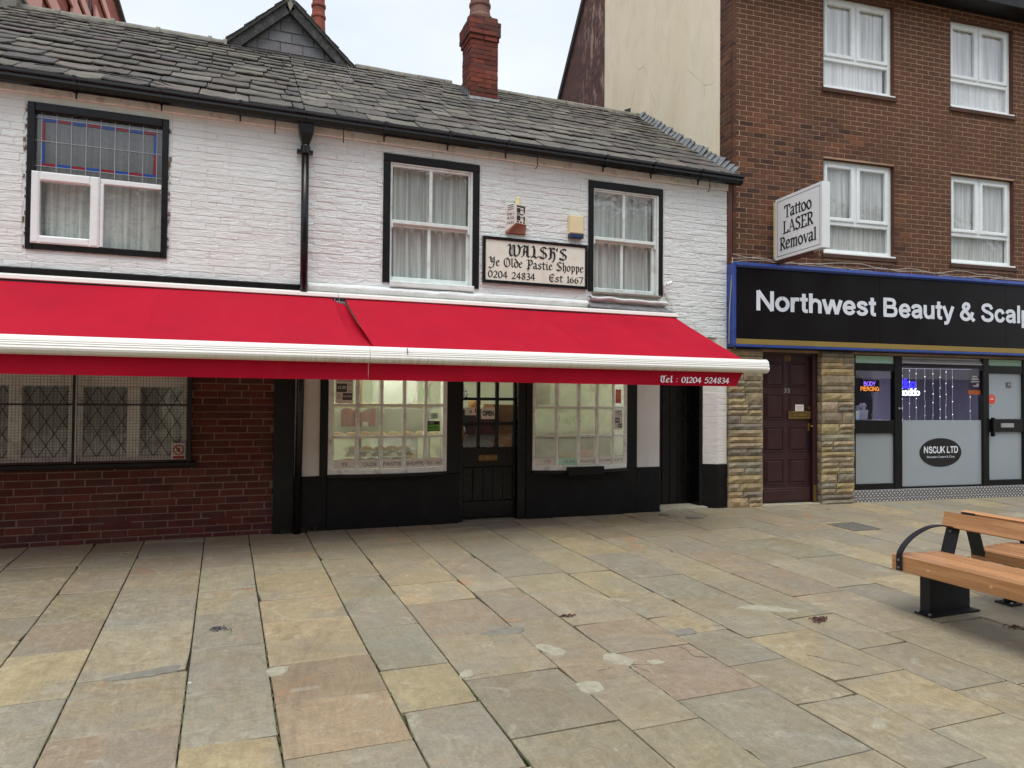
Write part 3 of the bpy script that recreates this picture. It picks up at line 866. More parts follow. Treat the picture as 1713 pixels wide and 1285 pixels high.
GRO = {  # plain bold grotesque as centre lines of an even stroke
 'N': (.88, [(.115,0),(.115,1)], [(.765,0),(.765,1)], [(.10,.99),(.78,.01)]),
 'o': (.72, ['c',(.36,.665),(.2,.6),(.115,.45),(.115,.29),(.2,.14),(.36,.075),(.52,.14),(.605,.29),(.605,.45),(.52,.6),(.36,.665)]),
 'r': (.46, [(.12,0),(.12,.74)], ['c',(.12,.40),(.17,.58),(.28,.655),(.45,.645)]),
 't': (.41, ['c',(.2,.96),(.2,.5),(.2,.2),(.25,.09),(.39,.075)], [(.01,.665),(.39,.665)]),
 'h': (.69, [(.12,0),(.12,1)], ['c',(.12,.42),(.2,.6),(.36,.66),(.52,.58),(.565,.42),(.565,.2),(.565,0)]),
 'w': (.98, [(.05,.74),(.27,0)], [(.27,0),(.49,.74)], [(.49,.74),(.71,0)], [(.71,0),(.93,.74)]),
 'e': (.69, [(.12,.37),(.58,.37)], ['c',(.588,.33),(.585,.46),(.5,.61),(.35,.665),(.2,.6),(.115,.45),(.115,.29),(.2,.13),(.36,.075),(.5,.12),(.575,.24)]),
 's': (.63, ['c',(.53,.52),(.46,.63),(.31,.667),(.17,.62),(.14,.5),(.28,.41),(.44,.345),(.52,.22),(.44,.11),(.3,.073),(.16,.11),(.09,.23)]),
 'B': (.85, [(.12,0),(.12,1)], ['c',(.04,.917),(.42,.917),(.58,.88),(.635,.74),(.58,.6),(.44,.535),(.12,.535)], ['c',(.12,.53),(.46,.53),(.64,.47),(.705,.3),(.64,.13),(.46,.083),(.04,.083)]),
 'a': (.68, ['c',(.1,.5),(.16,.62),(.32,.667),(.48,.62),(.535,.48),(.535,.25),(.545,.1),(.60,.0)], ['c',(.535,.42),(.36,.39),(.17,.33),(.115,.2),(.18,.1),(.3,.073),(.45,.13),(.53,.27)]),
 'u': (.69, [(.565,.74),(.565,0)], ['c',(.12,.74),(.12,.5),(.12,.3),(.18,.13),(.32,.075),(.48,.15),(.565,.32)]),
 'y': (.66, [(.06,.74),(.33,.02)], ['c',(.61,.74),(.46,.33),(.33,-.04),(.25,-.17),(.09,-.19)]),
 '&': (.88, ['c',(.84,0),(.55,.3),(.29,.63),(.24,.79),(.36,.925),(.5,.88),(.51,.74),(.4,.6),(.19,.45),(.115,.26),(.24,.09),(.44,.08),(.64,.25),(.72,.47)]),
 'S': (.82, ['c',(.69,.70),(.6,.87),(.42,.925),(.22,.87),(.16,.72),(.28,.59),(.5,.5),(.68,.38),(.68,.2),(.55,.09),(.4,.073),(.2,.13),(.10,.32)]),
 'c': (.66, ['c',(.56,.48),(.48,.62),(.34,.665),(.19,.59),(.115,.43),(.115,.3),(.2,.13),(.34,.073),(.48,.12),(.57,.27)]),
 'l': (.28, [(.14,0),(.14,1)]),
 'p': (.72, [(.12,-.26),(.12,.74)], ['c',(.36,.665),(.2,.6),(.115,.45),(.115,.29),(.2,.14),(.36,.075),(.52,.14),(.605,.29),(.605,.45),(.52,.6),(.36,.665)]),
 'C': (.84, ['c',(.72,.66),(.6,.86),(.42,.925),(.2,.83),(.12,.6),(.12,.4),(.2,.17),(.42,.073),(.62,.13),(.74,.36)]),
 'U': (.84, ['c',(.12,1),(.12,.7),(.12,.32),(.2,.12),(.42,.073),(.64,.12),(.72,.32),(.72,.7),(.72,1)]),
 'K': (.84, [(.12,0),(.12,1)], [(.12,.34),(.74,1.0)], [(.34,.58),(.78,0)]),
 'L': (.68, [(.12,1),(.12,0)], [(.04,.083),(.64,.083)]), 'T': (.76, [(.02,.917),(.74,.917)], [(.38,0),(.38,.92)]),
 'D': (.84, [(.12,0),(.12,1)], ['c',(.04,.917),(.4,.917),(.62,.82),(.71,.5),(.62,.18),(.4,.083),(.04,.083)]),
 'O': (.9, ['c',(.45,.925),(.22,.84),(.12,.6),(.12,.4),(.22,.16),(.45,.075),(.68,.16),(.78,.4),(.78,.6),(.68,.84),(.45,.925)]),
 'P': (.78, [(.12,0),(.12,1)], ['c',(.04,.917),(.45,.917),(.6,.87),(.65,.7),(.6,.53),(.45,.46),(.12,.46)]),
 'E': (.76, [(.12,0),(.12,1)], [(.04,.917),(.68,.917)], [(.12,.52),(.64,.52)], [(.04,.083),(.7,.083)]),
 'G': (.88, ['c',(.72,.66),(.6,.86),(.42,.925),(.2,.83),(.12,.6),(.12,.4),(.2,.17),(.42,.073),(.62,.13),(.74,.36)], [(.76,.47),(.46,.47)], [(.76,.5),(.76,0)]),
 'I': (.28, [(.14,0),(.14,1)]), 'F': (.7, [(.12,0),(.12,1)], [(.04,.917),(.66,.917)], [(.12,.5),(.6,.5)]),
 'H': (.84, [(.12,0),(.12,1)], [(.72,0),(.72,1)], [(.12,.52),(.72,.52)]), 'R': (.84, [(.12,0),(.12,1)], ['c',(.04,.917),(.47,.917),(.63,.87),(.68,.71),(.63,.55),(.47,.48),(.12,.48)], [(.5,.48),(.76,0)]),
 'V': (.8, [(.06,1),(.4,0)], [(.74,1),(.4,0)]), 'A': (.84, [(.05,0),(.42,1)], [(.79,0),(.42,1)], [(.2,.28),(.64,.28)]), 'Y': (.8, [(.06,1),(.4,.45)], [(.74,1),(.4,.45)], [(.4,.5),(.4,0)]),
 ' ': (.32,),
}
def stroke_text(body, x0, x1, zb, cap, y, w=.185, gap=.015):
    """even-stroke lettering with square ends"""
    W = sum(GRO[c][0] + gap for c in body)
    sx = (x1 - x0) / W; mb = MB(); cx = 0.0
    for c in body:
        lay = 0
        for st in GRO[c][1:]:
            pts = catmull(list(st[1:]), 5) if st[0] == 'c' else list(st)
            P = [Vector(p) for p in pts]; closed = (P[0] - P[-1]).length < 1e-6
            L, R = [], []
            n = len(P)
            for i in range(n):
                if closed:
                    a = P[i - 1] if i > 0 else P[-2]; b = P[i + 1] if i < n - 1 else P[1]
                else:
                    a = P[max(0, i - 1)]; b = P[min(n - 1, i + 1)]
                d = (b - a).normalized(); nn = Vector((-d.y, d.x)) * w / 2
                L.append(P[i] + nn); R.append(P[i] - nn)
            for i in range(n - 1):
                mb.quad(*[(x0 + (cx + q.x) * sx, y - .00012 * lay, zb + q.y * cap) for q in (R[i], R[i + 1], L[i + 1], L[i])])
                lay += 1
        cx += GRO[c][0] + gap
    return mb

# ------------------------------------------------------------------ ground and paving
S = 0.024
def gz(y): return S * y if y > -9.5 else S * -9.5
g = MB()
g.quad((-80, -9.5, gz(-9.5) - .035), (80, -9.5, gz(-9.5) - .035), (80, 6, gz(6) - .035), (-80, 6, gz(6) - .035))
g.quad((-80, -120, gz(-9.5) - .035), (80, -120, gz(-9.5) - .035), (80, -9.5, gz(-9.5) - .035), (-80, -9.5, gz(-9.5) - .035))
g.quad((-80, 6, gz(6) - .035), (80, 6, gz(6) - .035), (80, 120, gz(6) - .035), (-80, 120, gz(6) - .035))
single('ground', None, None, g, 'far_paving', (0, 0, 0), kind='structure')

pav = Thing('pavement', None, None, kind='structure')
pav.part('joint_bed', MB().quad((-4, -8, gz(-8) - .022), (16, -8, gz(-8) - .022), (16, .3, gz(.3) - .022), (-4, .3, gz(.3) - .022)), 'joint_dirt')

STRIPS = [-3.49, -2.9, -2.46, -1.89, -1.31, -0.87, -0.30, .135, .728, 1.157, 1.75, 2.155, 2.735, 3.17, 3.72, 4.16, 4.73, 5.17, 5.74, 6.18, 6.75, 7.19, 7.76, 8.2, 8.77, 9.21, 9.78, 10.22, 10.8, 11.3, 11.9, 12.5]
CUTS = {3: [-.86, -1.36, -2.34, -2.86], 4: [-.49, -1.24, -1.84, -2.55, -3.16, -3.88], 5: [-.14, -.78, -1.4, -2.25, -2.77, -3.69, -4.37],
        6: [-.5, -1.33, -2.06, -2.66, -3.37, -4.10, -4.64], 7: [-.4, -.98, -1.71, -2.47, -3.01, -3.78, -4.32, -4.89],
        8: [-.62, -1.34, -2.01, -2.61, -3.32, -4.06, -4.61, -5.3], 9: [-.2, -.82, -1.6, -2.36, -2.89, -3.65, -4.34, -5.05],
        10: [-.96, -1.66, -2.24, -2.73, -3.50, -4.03, -4.59, -5.16], 11: [-.3, -1.16, -1.90, -2.40, -2.94, -3.71, -4.26, -4.95],
        12: [-.7, -1.6, -2.46, -3.19, -3.73, -4.10, -4.65, -5.21], 13: [-.5, -1.1, -1.9, -2.78, -3.40, -3.73, -4.29, -5.04], 14: [-.6, -1.3, -2.02, -3.12, -4.07, -4.70]}
BUFF, GREY, YELL, PINK, OLIV, PALE = srgb(170, 159, 132), srgb(161, 154, 134), srgb(181, 166, 131), srgb(166, 151, 127), srgb(163, 153, 126), srgb(178, 168, 142)
SET = {(7, 5): YELL, (7, 6): srgb(164, 147, 120), (7, 7): srgb(176, 156, 128), (6, 5): GREY, (6, 6): GREY, (6, 4): GREY, (5, 5): PALE, (5, 4): GREY, (8, 4): GREY, (8, 5): GREY,
       (8, 3): OLIV, (8, 6): YELL, (8, 7): GREY, (9, 4): YELL, (9, 5): PINK, (9, 6): BUFF, (9, 7): srgb(158, 150, 128), (10, 5): BUFF, (10, 6): PINK, (10, 7): BUFF, (11, 5): BUFF, (11, 6): PINK, (11, 7): srgb(172, 156, 134),
       (12, 1): srgb(166, 158, 136), (12, 6): GREY, (12, 5): YELL, (13, 4): GREY, (13, 2): YELL, (13, 5): BUFF, (14, 3): BUFF, (15, 3): PINK, (4, 0): PINK, (4, 4): PINK}
rp = random.Random(11)
def paving_stone(x0, x1, y0, y1, base, col):
    """a riven flag with worn uneven edges; y0 is the far end, y1 the near end"""
    sh = 0.016
    e = 0.0028 + rp.random() * 0.002
    zc = rp.uniform(-.0025, .0025); tx = rp.uniform(-.003, .003); ty = rp.uniform(-.003, .003)
    P = []
    nx, ny = 2, 2 if abs(y0 - y1) < .5 else 3
    def pt(u, v):
        y = y1 + (y0 - y1) * v
        x = x0 + (x1 - x0) * u - sh * y
        return (x, y)
    ring = [(i / nx, 0) for i in range(nx)] + [(1, j / ny) for j in range(ny)] + [(1 - i / nx, 1) for i in range(nx)] + [(0, 1 - j / ny) for j in range(ny)]
    top, mid, bot = [], [], []
    cxm, cym = (x0 + x1) / 2 - sh * (y0 + y1) / 2, (y0 + y1) / 2
    for u, v in ring:
        x, y = pt(u, v)
        j = rp.uniform(0, .0035)
        dx = -1 if u == 1 else 1 if u == 0 else 0
        dy = -1 if v == 1 else 1 if v == 0 else 0
        x += dx * (.0034 + j * .7); y += dy * (.0042 + j * .5)
        if dx and dy and rp.random() < .12:
            x += dx * rp.uniform(.004, .02); y += dy * rp.uniform(.004, .018)
        z = gz(y) + zc + tx * (u - .5) + ty * (v - .5)
        mid.append((x, y, z - e)); bot.append((x, y, gz(y) - .03))
        top.append((x + dx * e * 1.3, y + dy * e * 1.3, z))
    n = len(ring)
    mb = MB()
    mb.add(top + mid + bot, [tuple(range(n))] + [(n + k, n + (k + 1) % n, (k + 1) % n, k) for k in range(n)] + [(2 * n + k, 2 * n + (k + 1) % n, n + (k + 1) % n, n + k) for k in range(n)])
    o = pav.part('paving_stone', mb, 'york_stone', color=col, fix=False)
    return o
NSTONE = 0
for i in range(len(STRIPS) - 1):
    cuts = list(CUTS.get(i, []))
    y = cuts[-1] if cuts else -rp.uniform(.2, .8)
    if not cuts: cuts = [y]
    lim = -7.2 if i < 17 else -4.6 if i < 22 else -3.6
    while y > lim:
        y -= rp.uniform(.55, .95) if i not in CUTS else rp.uniform(.55, .8)
        cuts.append(y)
    prev = 0.02 if STRIPS[i] < 6.3 else .35
    if i < 6: prev = .05
    for k, c in enumerate(cuts):
        base = SET.get((i, k))
        if base is None:
            base = rp.choices([BUFF, GREY, YELL, PINK, OLIV, PALE], [5, 3, 1.2, 1, 3, 1.4])[0]
        paving_stone(STRIPS[i], STRIPS[i + 1], prev, c, base, jit(base, .06))
        prev = c; NSTONE += 1
print('paving stones', NSTONE)

def patch(name, pts, mat, h=0.0055, label=None):
    c = (sum(p[0] for p in pts) / len(pts), sum(p[1] for p in pts) / len(pts))
    ring = []
    P = catmull(list(pts) + [pts[0]], 5)[:-1]
    for x, y in P:
        r = random.uniform(.86, 1.1)
        ring.append((c[0] + (x - c[0]) * r, c[1] + (y - c[1]) * r))
    n = len(ring)
    mb = MB()
    mb.add([(x, y, gz(y) - .006) for x, y in ring] + [(c[0] + (x - c[0]) * .93, c[1] + (y - c[1]) * .93, gz(y) + h) for x, y in ring],
           [(k, (k + 1) % n, n + (k + 1) % n, n + k) for k in range(n)] + [tuple(range(n, 2 * n))])
    return pav.part(name, mb, mat)
patch('cement_patch', [(1.54, -3.68), (1.72, -3.60), (1.86, -3.63), (1.81, -3.75), (1.66, -3.74)], 'cement_dark')
patch('cement_patch', [(1.80, -4.00), (1.9, -3.98), (1.96, -4.16), (1.86, -4.18)], 'cement')
patch('cement_patch', [(2.12, -4.30), (2.24, -4.26), (2.30, -4.42), (2.18, -4.45)], 'cement')
patch('cement_patch', [(1.80, -4.60), (1.93, -4.59), (1.92, -4.72), (1.80, -4.72)], 'cement')
patch('cement_patch', [(.19, -3.83), (.30, -3.82), (.29, -3.93), (.19, -3.93)], 'cement')
patch('cement_patch', [(1.23, -4.24), (1.31, -4.22), (1.29, -4.31), (1.22, -4.31)], 'cement')
patch('cement_patch', [(3.56, -3.74), (3.78, -3.74), (4.02, -3.96), (3.88, -3.96)], 'cement')
patch('cement_patch', [(2.36, -4.44), (2.44, -4.43), (2.46, -4.50), (2.37, -4.50)], 'cement')
patch('broken_chip', [(-.70, -3.69), (-.32, -3.60), (-.30, -3.69), (-.52, -3.74)], 'cement_dark', .0055)
patch('broken_chip', [(2.78, -4.05), (2.98, -4.02), (2.96, -4.12), (2.80, -4.12)], 'cement_dark', .0055)
def crack(pts, w, seed):
    q = random.Random(seed); P = []
    for a, b in zip(pts[:-1], pts[1:]):
        n = max(2, int(math.hypot(b[0] - a[0], b[1] - a[1]) / .03))
        for i in range(n):
            t = i / n
            P.append((a[0] + (b[0] - a[0]) * t + q.uniform(-.008, .008), a[1] + (b[1] - a[1]) * t + q.uniform(-.008, .008)))
    P.append(pts[-1])
    mb = MB()
    mb.tube([(x, y, gz(y) - .0005) for x, y in P], [max(.0005, w * .45 * q.uniform(.2, 1.0)) for _ in P], 6)
    pav.part('crack', mb, 'joint_dirt')
crack([(1.52, -3.66), (1.62, -3.75), (1.74, -3.74), (1.86, -3.68)], .007, 1)
crack([(1.80, -4.05), (1.94, -4.18), (2.24, -4.46), (2.30, -4.58)], .005, 2)
crack([(2.02, -4.47), (2.2, -4.44), (2.44, -4.50)], .007, 3)
crack([(1.26, -4.30), (1.44, -4.28), (1.58, -4.24)], .004, 4)
crack([(2.62, -4.18), (2.72, -4.34), (2.70, -4.46), (2.82, -4.52)], .004, 5)
crack([(3.16, -4.02), (3.30, -4.05)], .004, 6)
crack([(3.40, -4.66), (3.58, -4.92)], .005, 7)
crack([(-.68, -3.69), (-.5, -3.66), (-.3, -3.62)], .005, 8)
crack([(-.22, -2.82), (-.14, -2.88), (-.2, -2.98)], .003, 9)
crack([(1.92, -2.4), (2.0, -2.52), (1.98, -2.62)], .003, 10)
# moss along the widest joints
moss = MB()
rm = random.Random(5)
for i, (ya, yb) in ((5, (-5.2, -3.6)), (6, (-5.2, -3.9)), (7, (-5.2, -3.2)), (8, (-5.2, -3.4)), (9, (-5.6, -3.8)), (11, (-5.6, -4.0))):
    y = ya
    while y < yb:
        x = STRIPS[i] - .016 * y
        L = rm.uniform(.03, .14); w = rm.uniform(.003, .008)
        moss.tube([(x, y, gz(y) - .008), (x + rm.uniform(-.003, .003), y + L / 2, gz(y) - .002), (x, y + L, gz(y) - .008)], [w * .5, w, w * .5], 5)
        y += L + rm.uniform(.0, .12)
pav.part('moss', moss, 'weed', kind='stuff')

# cast covers let into the paving
def cover(name, pts, label, rib=True):
    t = Thing(name, label, 'drain cover', (pts[0][0], pts[0][1], gz(pts[0][1])))
    (x0, y0), (x1, y1) = pts
    m = MB(); m.add([(x0, y0, gz(y0) + .001), (x1, y0, gz(y0) + .001), (x1, y1, gz(y1) + .001), (x0, y1, gz(y1) + .001), (x0, y0, gz(y0) + .006), (x1, y0, gz(y0) + .006), (x1, y1, gz(y1) + .006), (x0, y1, gz(y1) + .006)],
          [(4, 5, 6, 7), (0, 1, 5, 4), (1, 2, 6, 5), (2, 3, 7, 6), (3, 0, 4, 7)])
    t.part('plate', m, 'iron')
    r = MB(); n = 7
    for k in range(n):
        yy = y0 + (y1 - y0) * (k + .5) / n
        r.box(x0 + .02, x1 - .02, yy - .012, yy + .012, gz(yy) + .005, gz(yy) + .011)
    t.pieces('rib', r, 'iron')
cover('inspection_cover', [(6.85, -1.80), (7.30, -1.36)], 'square cast iron inspection cover set in the paving opposite the maroon door')
cover('drain_grate', [(5.38, -.60), (5.60, -.50)], 'small iron grate in the paving before the narrow black passage door')
cover('drain_grate', [(5.14, -.30), (5.27, -.24)], 'tiny iron drain lid tight against the black shop plinth')

def litter(name, label, c, mat, n, r, seed, group=None):
    q = random.Random(seed); mb = MB()
    for k in range(n):
        a = q.uniform(0, 6.28); d = q.uniform(0, r)
        x, y = c[0] + d * math.cos(a), c[1] + d * math.sin(a) * .6
        b = q.uniform(0, 6.28); L = q.uniform(.02, .06)
        mb.tube([(x, y, gz(y) + .006), (x + L * .5 * math.cos(b), y + L * .5 * math.sin(b), gz(y) + .018), (x + L * math.cos(b), y + L * math.sin(b), gz(y) + .006)], q.uniform(.002, .005), 5)
    single(name, label, 'litter', mb, mat, (c[0], c[1], gz(c[1])), group=group)
litter('dead_twigs', 'clump of dead reddish twigs on the paving before the bench', (3.98, -4.17), 'twig', 26, .09, 1)
litter('dead_twigs', 'small knot of dark dead leaves on a paving joint straight out from the shop door', (2.26, -3.53), 'twig', 9, .05, 2)
litter('dead_twigs', 'scattered dark twigs lying beside the bench foot', (5.2, -4.75), 'twig', 8, .06, 3)
litter('slate_splinters', 'broken dark slate splinters lying on a grey flag', (-.08, -3.05), 'slate_chip', 12, .07, 4)
rg = random.Random(3)
for k, (x, y) in enumerate([(-2.0 + .1 * k, -1) for k in range(0)]): pass

# ------------------------------------------------------------------ masonry pieces
_bm = {}
def brick_mesh(mat, w, h, var, proud=.0, c=.004, d=.05, soft=1.0):
    key = (mat, round(w, 3), round(h, 3), var, c)
    if key in _bm: return _bm[key]
    q = random.Random(hash((round(w, 3), round(h, 3), var)) & 0xffff)
    j = lambda a: q.uniform(-a, a) * soft
    mb = MB()
    a = .0022
    fr = [(c + j(a), j(.0015), c + j(a)), (w - c + j(a), j(.0015), c + j(a)), (w - c + j(a), j(.0015), h - c + j(a)), (c + j(a), j(.0015), h - c + j(a))]
    md = [(j(a * .6), c, j(a * .6)), (w + j(a * .6), c, j(a * .6)), (w + j(a * .6), c, h + j(a * .6)), (j(a * .6), c, h + j(a * .6))]
    bk = [(0, d, 0), (w, d, 0), (w, d, h), (0, d, h)]
    f = [(0, 1, 2, 3)] + [(4 + k, 4 + (k + 1) % 4, (k + 1) % 4, k) for k in range(4)] + [(8 + k, 8 + (k + 1) % 4, 4 + (k + 1) % 4, 4 + k) for k in range(4)]
    mb.add(fr + md + bk, f)
    m = mb.mesh('brick', mat)
    _bm[key] = m
    return m

def courses(x0, x1, z0, z1, course, length, joint, holes=(), rnd=None, lenvar=0.0, bond=.5, first=0, jx=None):
    """running-bond rectangles between x0..x1, z0..z1 that keep clear of the openings"""
    rnd = rnd or random
    out = []
    z = z0; row = first
    while z < z1 - .02:
        h = min(course, z1 - z)
        zm = z + h / 2
        spans = [(x0, x1)]
        for (hx0, hx1, hz0, hz1) in holes:
            if hz0 < zm < hz1:
                ns = []
                for a, b in spans:
                    if hx1 <= a or hx0 >= b: ns.append((a, b)); continue
                    if hx0 - a > .03: ns.append((a, hx0))
                    if b - hx1 > .03: ns.append((hx1, b))
                spans = ns
        st = x0 - (length * bond if row % 2 else 0) + rnd.uniform(-lenvar, lenvar)
        x = st
        while x < x1:
            L = length * (1 + rnd.uniform(-lenvar, lenvar))
            for a, b in spans:
                p, q = max(x, a), min(x + L - (joint if jx is None else jx), b)
                if q - p > .025:
                    out.append((p, q, z + joint / 2, z + h - joint / 2))
            x += L
        z += h; row += 1
    return out

def place_bricks(t, parent, rects, mat, cols, y, rnd, name='brick', c=.004, proud=.0015, limit=300, key=None, grid=.012):
    """the bricks that show largest become pieces, the rest one joined part"""
    if key: rects = sorted(rects, key=key)
    for (a, b, z0, z1) in rects[:limit]:
        w = round((b - a) / grid) * grid or grid
        m = brick_mesh(mat, w, round((z1 - z0) / .003) * .003, rnd.randrange(3), c=c)
        t.inst(name, m, (a, y + rnd.uniform(-proud, proud), z0), parent, jit(rnd.choice(cols), .12))
    rest = rects[limit:]
    if rest:
        mb = MB()
        for (a, b, z0, z1) in rest:
            yy = y + rnd.uniform(-proud, proud)
            mb.add([(a + c, yy, z0 + c), (b - c, yy, z0 + c), (b - c, yy, z1 - c), (a + c, yy, z1 - c), (a, yy + c, z0), (b, yy + c, z0), (b, yy + c, z1), (a, yy + c, z1), (a, yy + .02, z0), (b, yy + .02, z0), (b, yy + .02, z1), (a, yy + .02, z1)],
                   [(0, 1, 2, 3)] + [(4 + k, 4 + (k + 1) % 4, (k + 1) % 4, k) for k in range(4)] + [(8 + k, 8 + (k + 1) % 4, 4 + (k + 1) % 4, 4 + k) for k in range(4)])
        t.part(name + 's_beyond', mb, mat, parent, color=cols[0], kind='stuff', fix=False)

def wall_core(x0, x1, z0, z1, y0, y1, holes):
    """solid wall built up as blocks round rectangular openings"""
    xs = sorted({x0, x1} | {min(max(h[i], x0), x1) for h in holes for i in (0, 1)})
    mb = MB()
    for a, b in zip(xs[:-1], xs[1:]):
        if b - a < 1e-4: continue
        m = (a + b) / 2
        zs = [(z0, z1)]
        for h in holes:
            if h[0] < m < h[1]:
                n = []
                for p, q in zs:
                    if h[2] > p: n.append((p, min(q, h[2])))
                    if h[3] < q: n.append((max(p, h[3]), q))
                zs = [s for s in n if s[1] - s[0] > 1e-4]
        for p, q in zs: mb.box(a, b, y0, y1, p, q)
    return mb

def room(x0, x1, y0, y1, z0, z1):
    """inside faces of a room, open towards the street"""
    mb = MB()
    mb.quad((x0, y1, z0), (x1, y1, z0), (x1, y1, z1), (x0, y1, z1))
    mb.quad((x0, y0, z0), (x0, y1, z0), (x0, y1, z1), (x0, y0, z1))
    mb.quad((x1, y1, z0), (x1, y0, z0), (x1, y0, z1), (x1, y1, z1))
    mb.quad((x0, y0, z1), (x0, y1, z1), (x1, y1, z1), (x1, y0, z1))
    mb.quad((x0, y0, z0), (x1, y0, z0), (x1, y1, z0), (x0, y1, z0))
    return mb

def net_curtain(label, x0, x1, z0, z1, y, mat='net', frame=FA, folds=9, amp=.018, group='net curtains hung in the windows', seed=1, split=None, name='net_curtain'):
    q = random.Random(seed)
    ph = [q.uniform(0, 6.28) for _ in range(5)]; fr = [q.uniform(.7, 1.5) * folds for _ in range(5)]
    def f(u, v):
        d = sum(math.sin(fr[k] * 6.28 * u + ph[k] + .5 * v * math.sin(k)) for k in range(3)) / 3 * amp * (1.25 - .45 * v)
        fl = 0
        return (x0 + (x1 - x0) * u + .006 * math.sin(5 * v + ph[0]), y + d, z0 + (z1 - z0) * v + (0.012 * math.sin(fr[3] * 3 * u) if v == 0 else 0))
    mb = MB().grid(f, int(folds * 9), 6)
    t = Thing(name, label, 'curtain', ((x0 + x1) / 2, y, z0), frame, group)
    t.part('cloth', mb, mat, smooth=True, fix=False)
    t.part('curtain_rod', MB().tube([(x0, y, z1 - .004), (x1, y, z1 - .004)], .006, 6), 'upvc')
    return t

# ------------------------------------------------------------------ the brick-fronted shop
rb = random.Random(21)
LB = Thing('brick_fronted_shop', 'white shop with dark red brick below and a black framed window with leaded coloured border', 'building', (-1.4, 0, 0))
W0 = (-1.974, -.714, 2.934, 4.396)
upper = LB.part('upper_wall', wall_core(-5.2, .655, 2.45, 4.66, .0065, .32, [W0]), 'white_paint')
rects = courses(-5.2, .655, 2.74, 4.47, .0755, .238, .0035, [(W0[0] - .03, W0[1] + .03, W0[2] - .035, W0[3] + .05)], rb, .05, jx=-.001)
place_bricks(LB, upper, rects, 'white_paint', [(1, 1, 1)], 0.0, rb, c=.0035, proud=.0014, grid=.02, limit=300, key=lambda r: -r[1])
LB.part('eaves_board', MB().cbox(-5.2, .655, -.035, .0, 4.468, 4.60, .006), 'dull_white')
LB.part('ledge', MB().cbox(-5.2, .63, -.055, .0055, 2.668, 2.744, .012), 'black_gloss')

win = LB.part('window', MB().frame(W0[0], W0[1], W0[2], W0[3], .062, -.022, .08, .006, wb=.066, wt=.085, wr=.06), 'black_gloss')
gx0, gx1 = W0[0] + .06, W0[1] - .058
LB.part('pane', MB().quad((gx0, .036, 3.70), (gx1, .036, 3.70), (gx1, .036, 4.312), (gx0, .036, 4.312)), 'reeded_glass', win)
# leaded lights: blue and red pieces in a border, with lead cames over the joints
bx0, bx1, bz0, bz1 = -1.860, -.828, 3.778, 4.256
bw = .030
k = 0
for side in ('t', 'b'):
    n = 8
    for i in range(n):
        a = bx0 + (bx1 - bx0) * i / n; b = bx0 + (bx1 - bx0) * (i + 1) / n
        z = bz1 - bw if side == 't' else bz0
        col = 'stained_blue' if (i + (side == 'b')) % 2 == 0 else 'stained_red'
        LB.part('glass_piece', MB().box(a + .002, b - .002, .028, .032, z, z + bw), col, win)
for side in (0, 1):
    for i in range(2):
        z0 = bz0 + bw + (bz1 - bz0 - 2 * bw) * i / 2; z1 = bz0 + bw + (bz1 - bz0 - 2 * bw) * (i + 1) / 2
        x = bx0 if side == 0 else bx1 - bw
        LB.part('glass_piece', MB().box(x, x + bw * .9, .028, .032, z0 + .002, z1 - .002), 'stained_blue' if (i + side) % 2 == 0 else 'stained_red', win)
cm = MB()
for i in range(9):
    x = bx0 + (bx1 - bx0) * i / 8
    cm.box(x - .0028, x + .0028, .024, .0276, 3.72, 4.312)
for x in (gx0 + .02, gx1 - .02): pass
for z in (bz0 - .003, bz1 + .003, (bz0 + bz1) / 2 + .01):
    cm.box(gx0, gx1, .0215, .0236, z - .0025, z + .0025)
LB.part('lead_came', cm, 'came', win)
LB.part('transom', MB().cbox(-1.336, -.772, -.012, .03, 3.646, 3.702, .008), 'upvc', win)
cas = MB().frame(-1.926, -1.336, 2.992, 3.706, .072, -.045, .03, .014, wb=.078, wt=.092, wr=.082)
cas.cbox(-1.336, -1.302, -.02, .03, 2.998, 3.646, .008)
LB.part('casement', cas, 'upvc', win)
LB.part('pane', MB().quad((-1.86, .0, 3.06), (-1.41, .0, 3.06), (-1.41, .0, 3.62), (-1.86, .0, 3.62)), 'old_glass', win)
LB.part('pane', MB().quad((-1.304, .012, 2.99), (-.77, .012, 2.99), (-.77, .012, 3.66), (-1.304, .012, 3.66)), 'old_glass', win)
bead = MB()
bead.cbox(-.778, -.770, .004, .02, 3.0, 3.65, .002)
LB.part('bead', bead, 'came', win)
LB.part('room_lining', room(-2.3, -.4, .32, 1.5, 2.7, 4.5), 'dark_room')
# crumbled render round the frame
cr = MB(); q = random.Random(8)
for i in range(46):
    if i % 2: x, z = W0[0] - q.uniform(.0, .026), q.uniform(W0[2] - .01, W0[3])
    else: x, z = W0[1] + q.uniform(.0, .02), q.uniform(W0[2] - .03, W0[3] - .06)
    s = q.uniform(.006, .018)
    cr.box(x - s * .5, x + s * .5, -.006 - q.uniform(0, .003), .006, z - s, z + s)
LB.part('crumbled_render', cr, 'mortar_grey', kind='stuff')

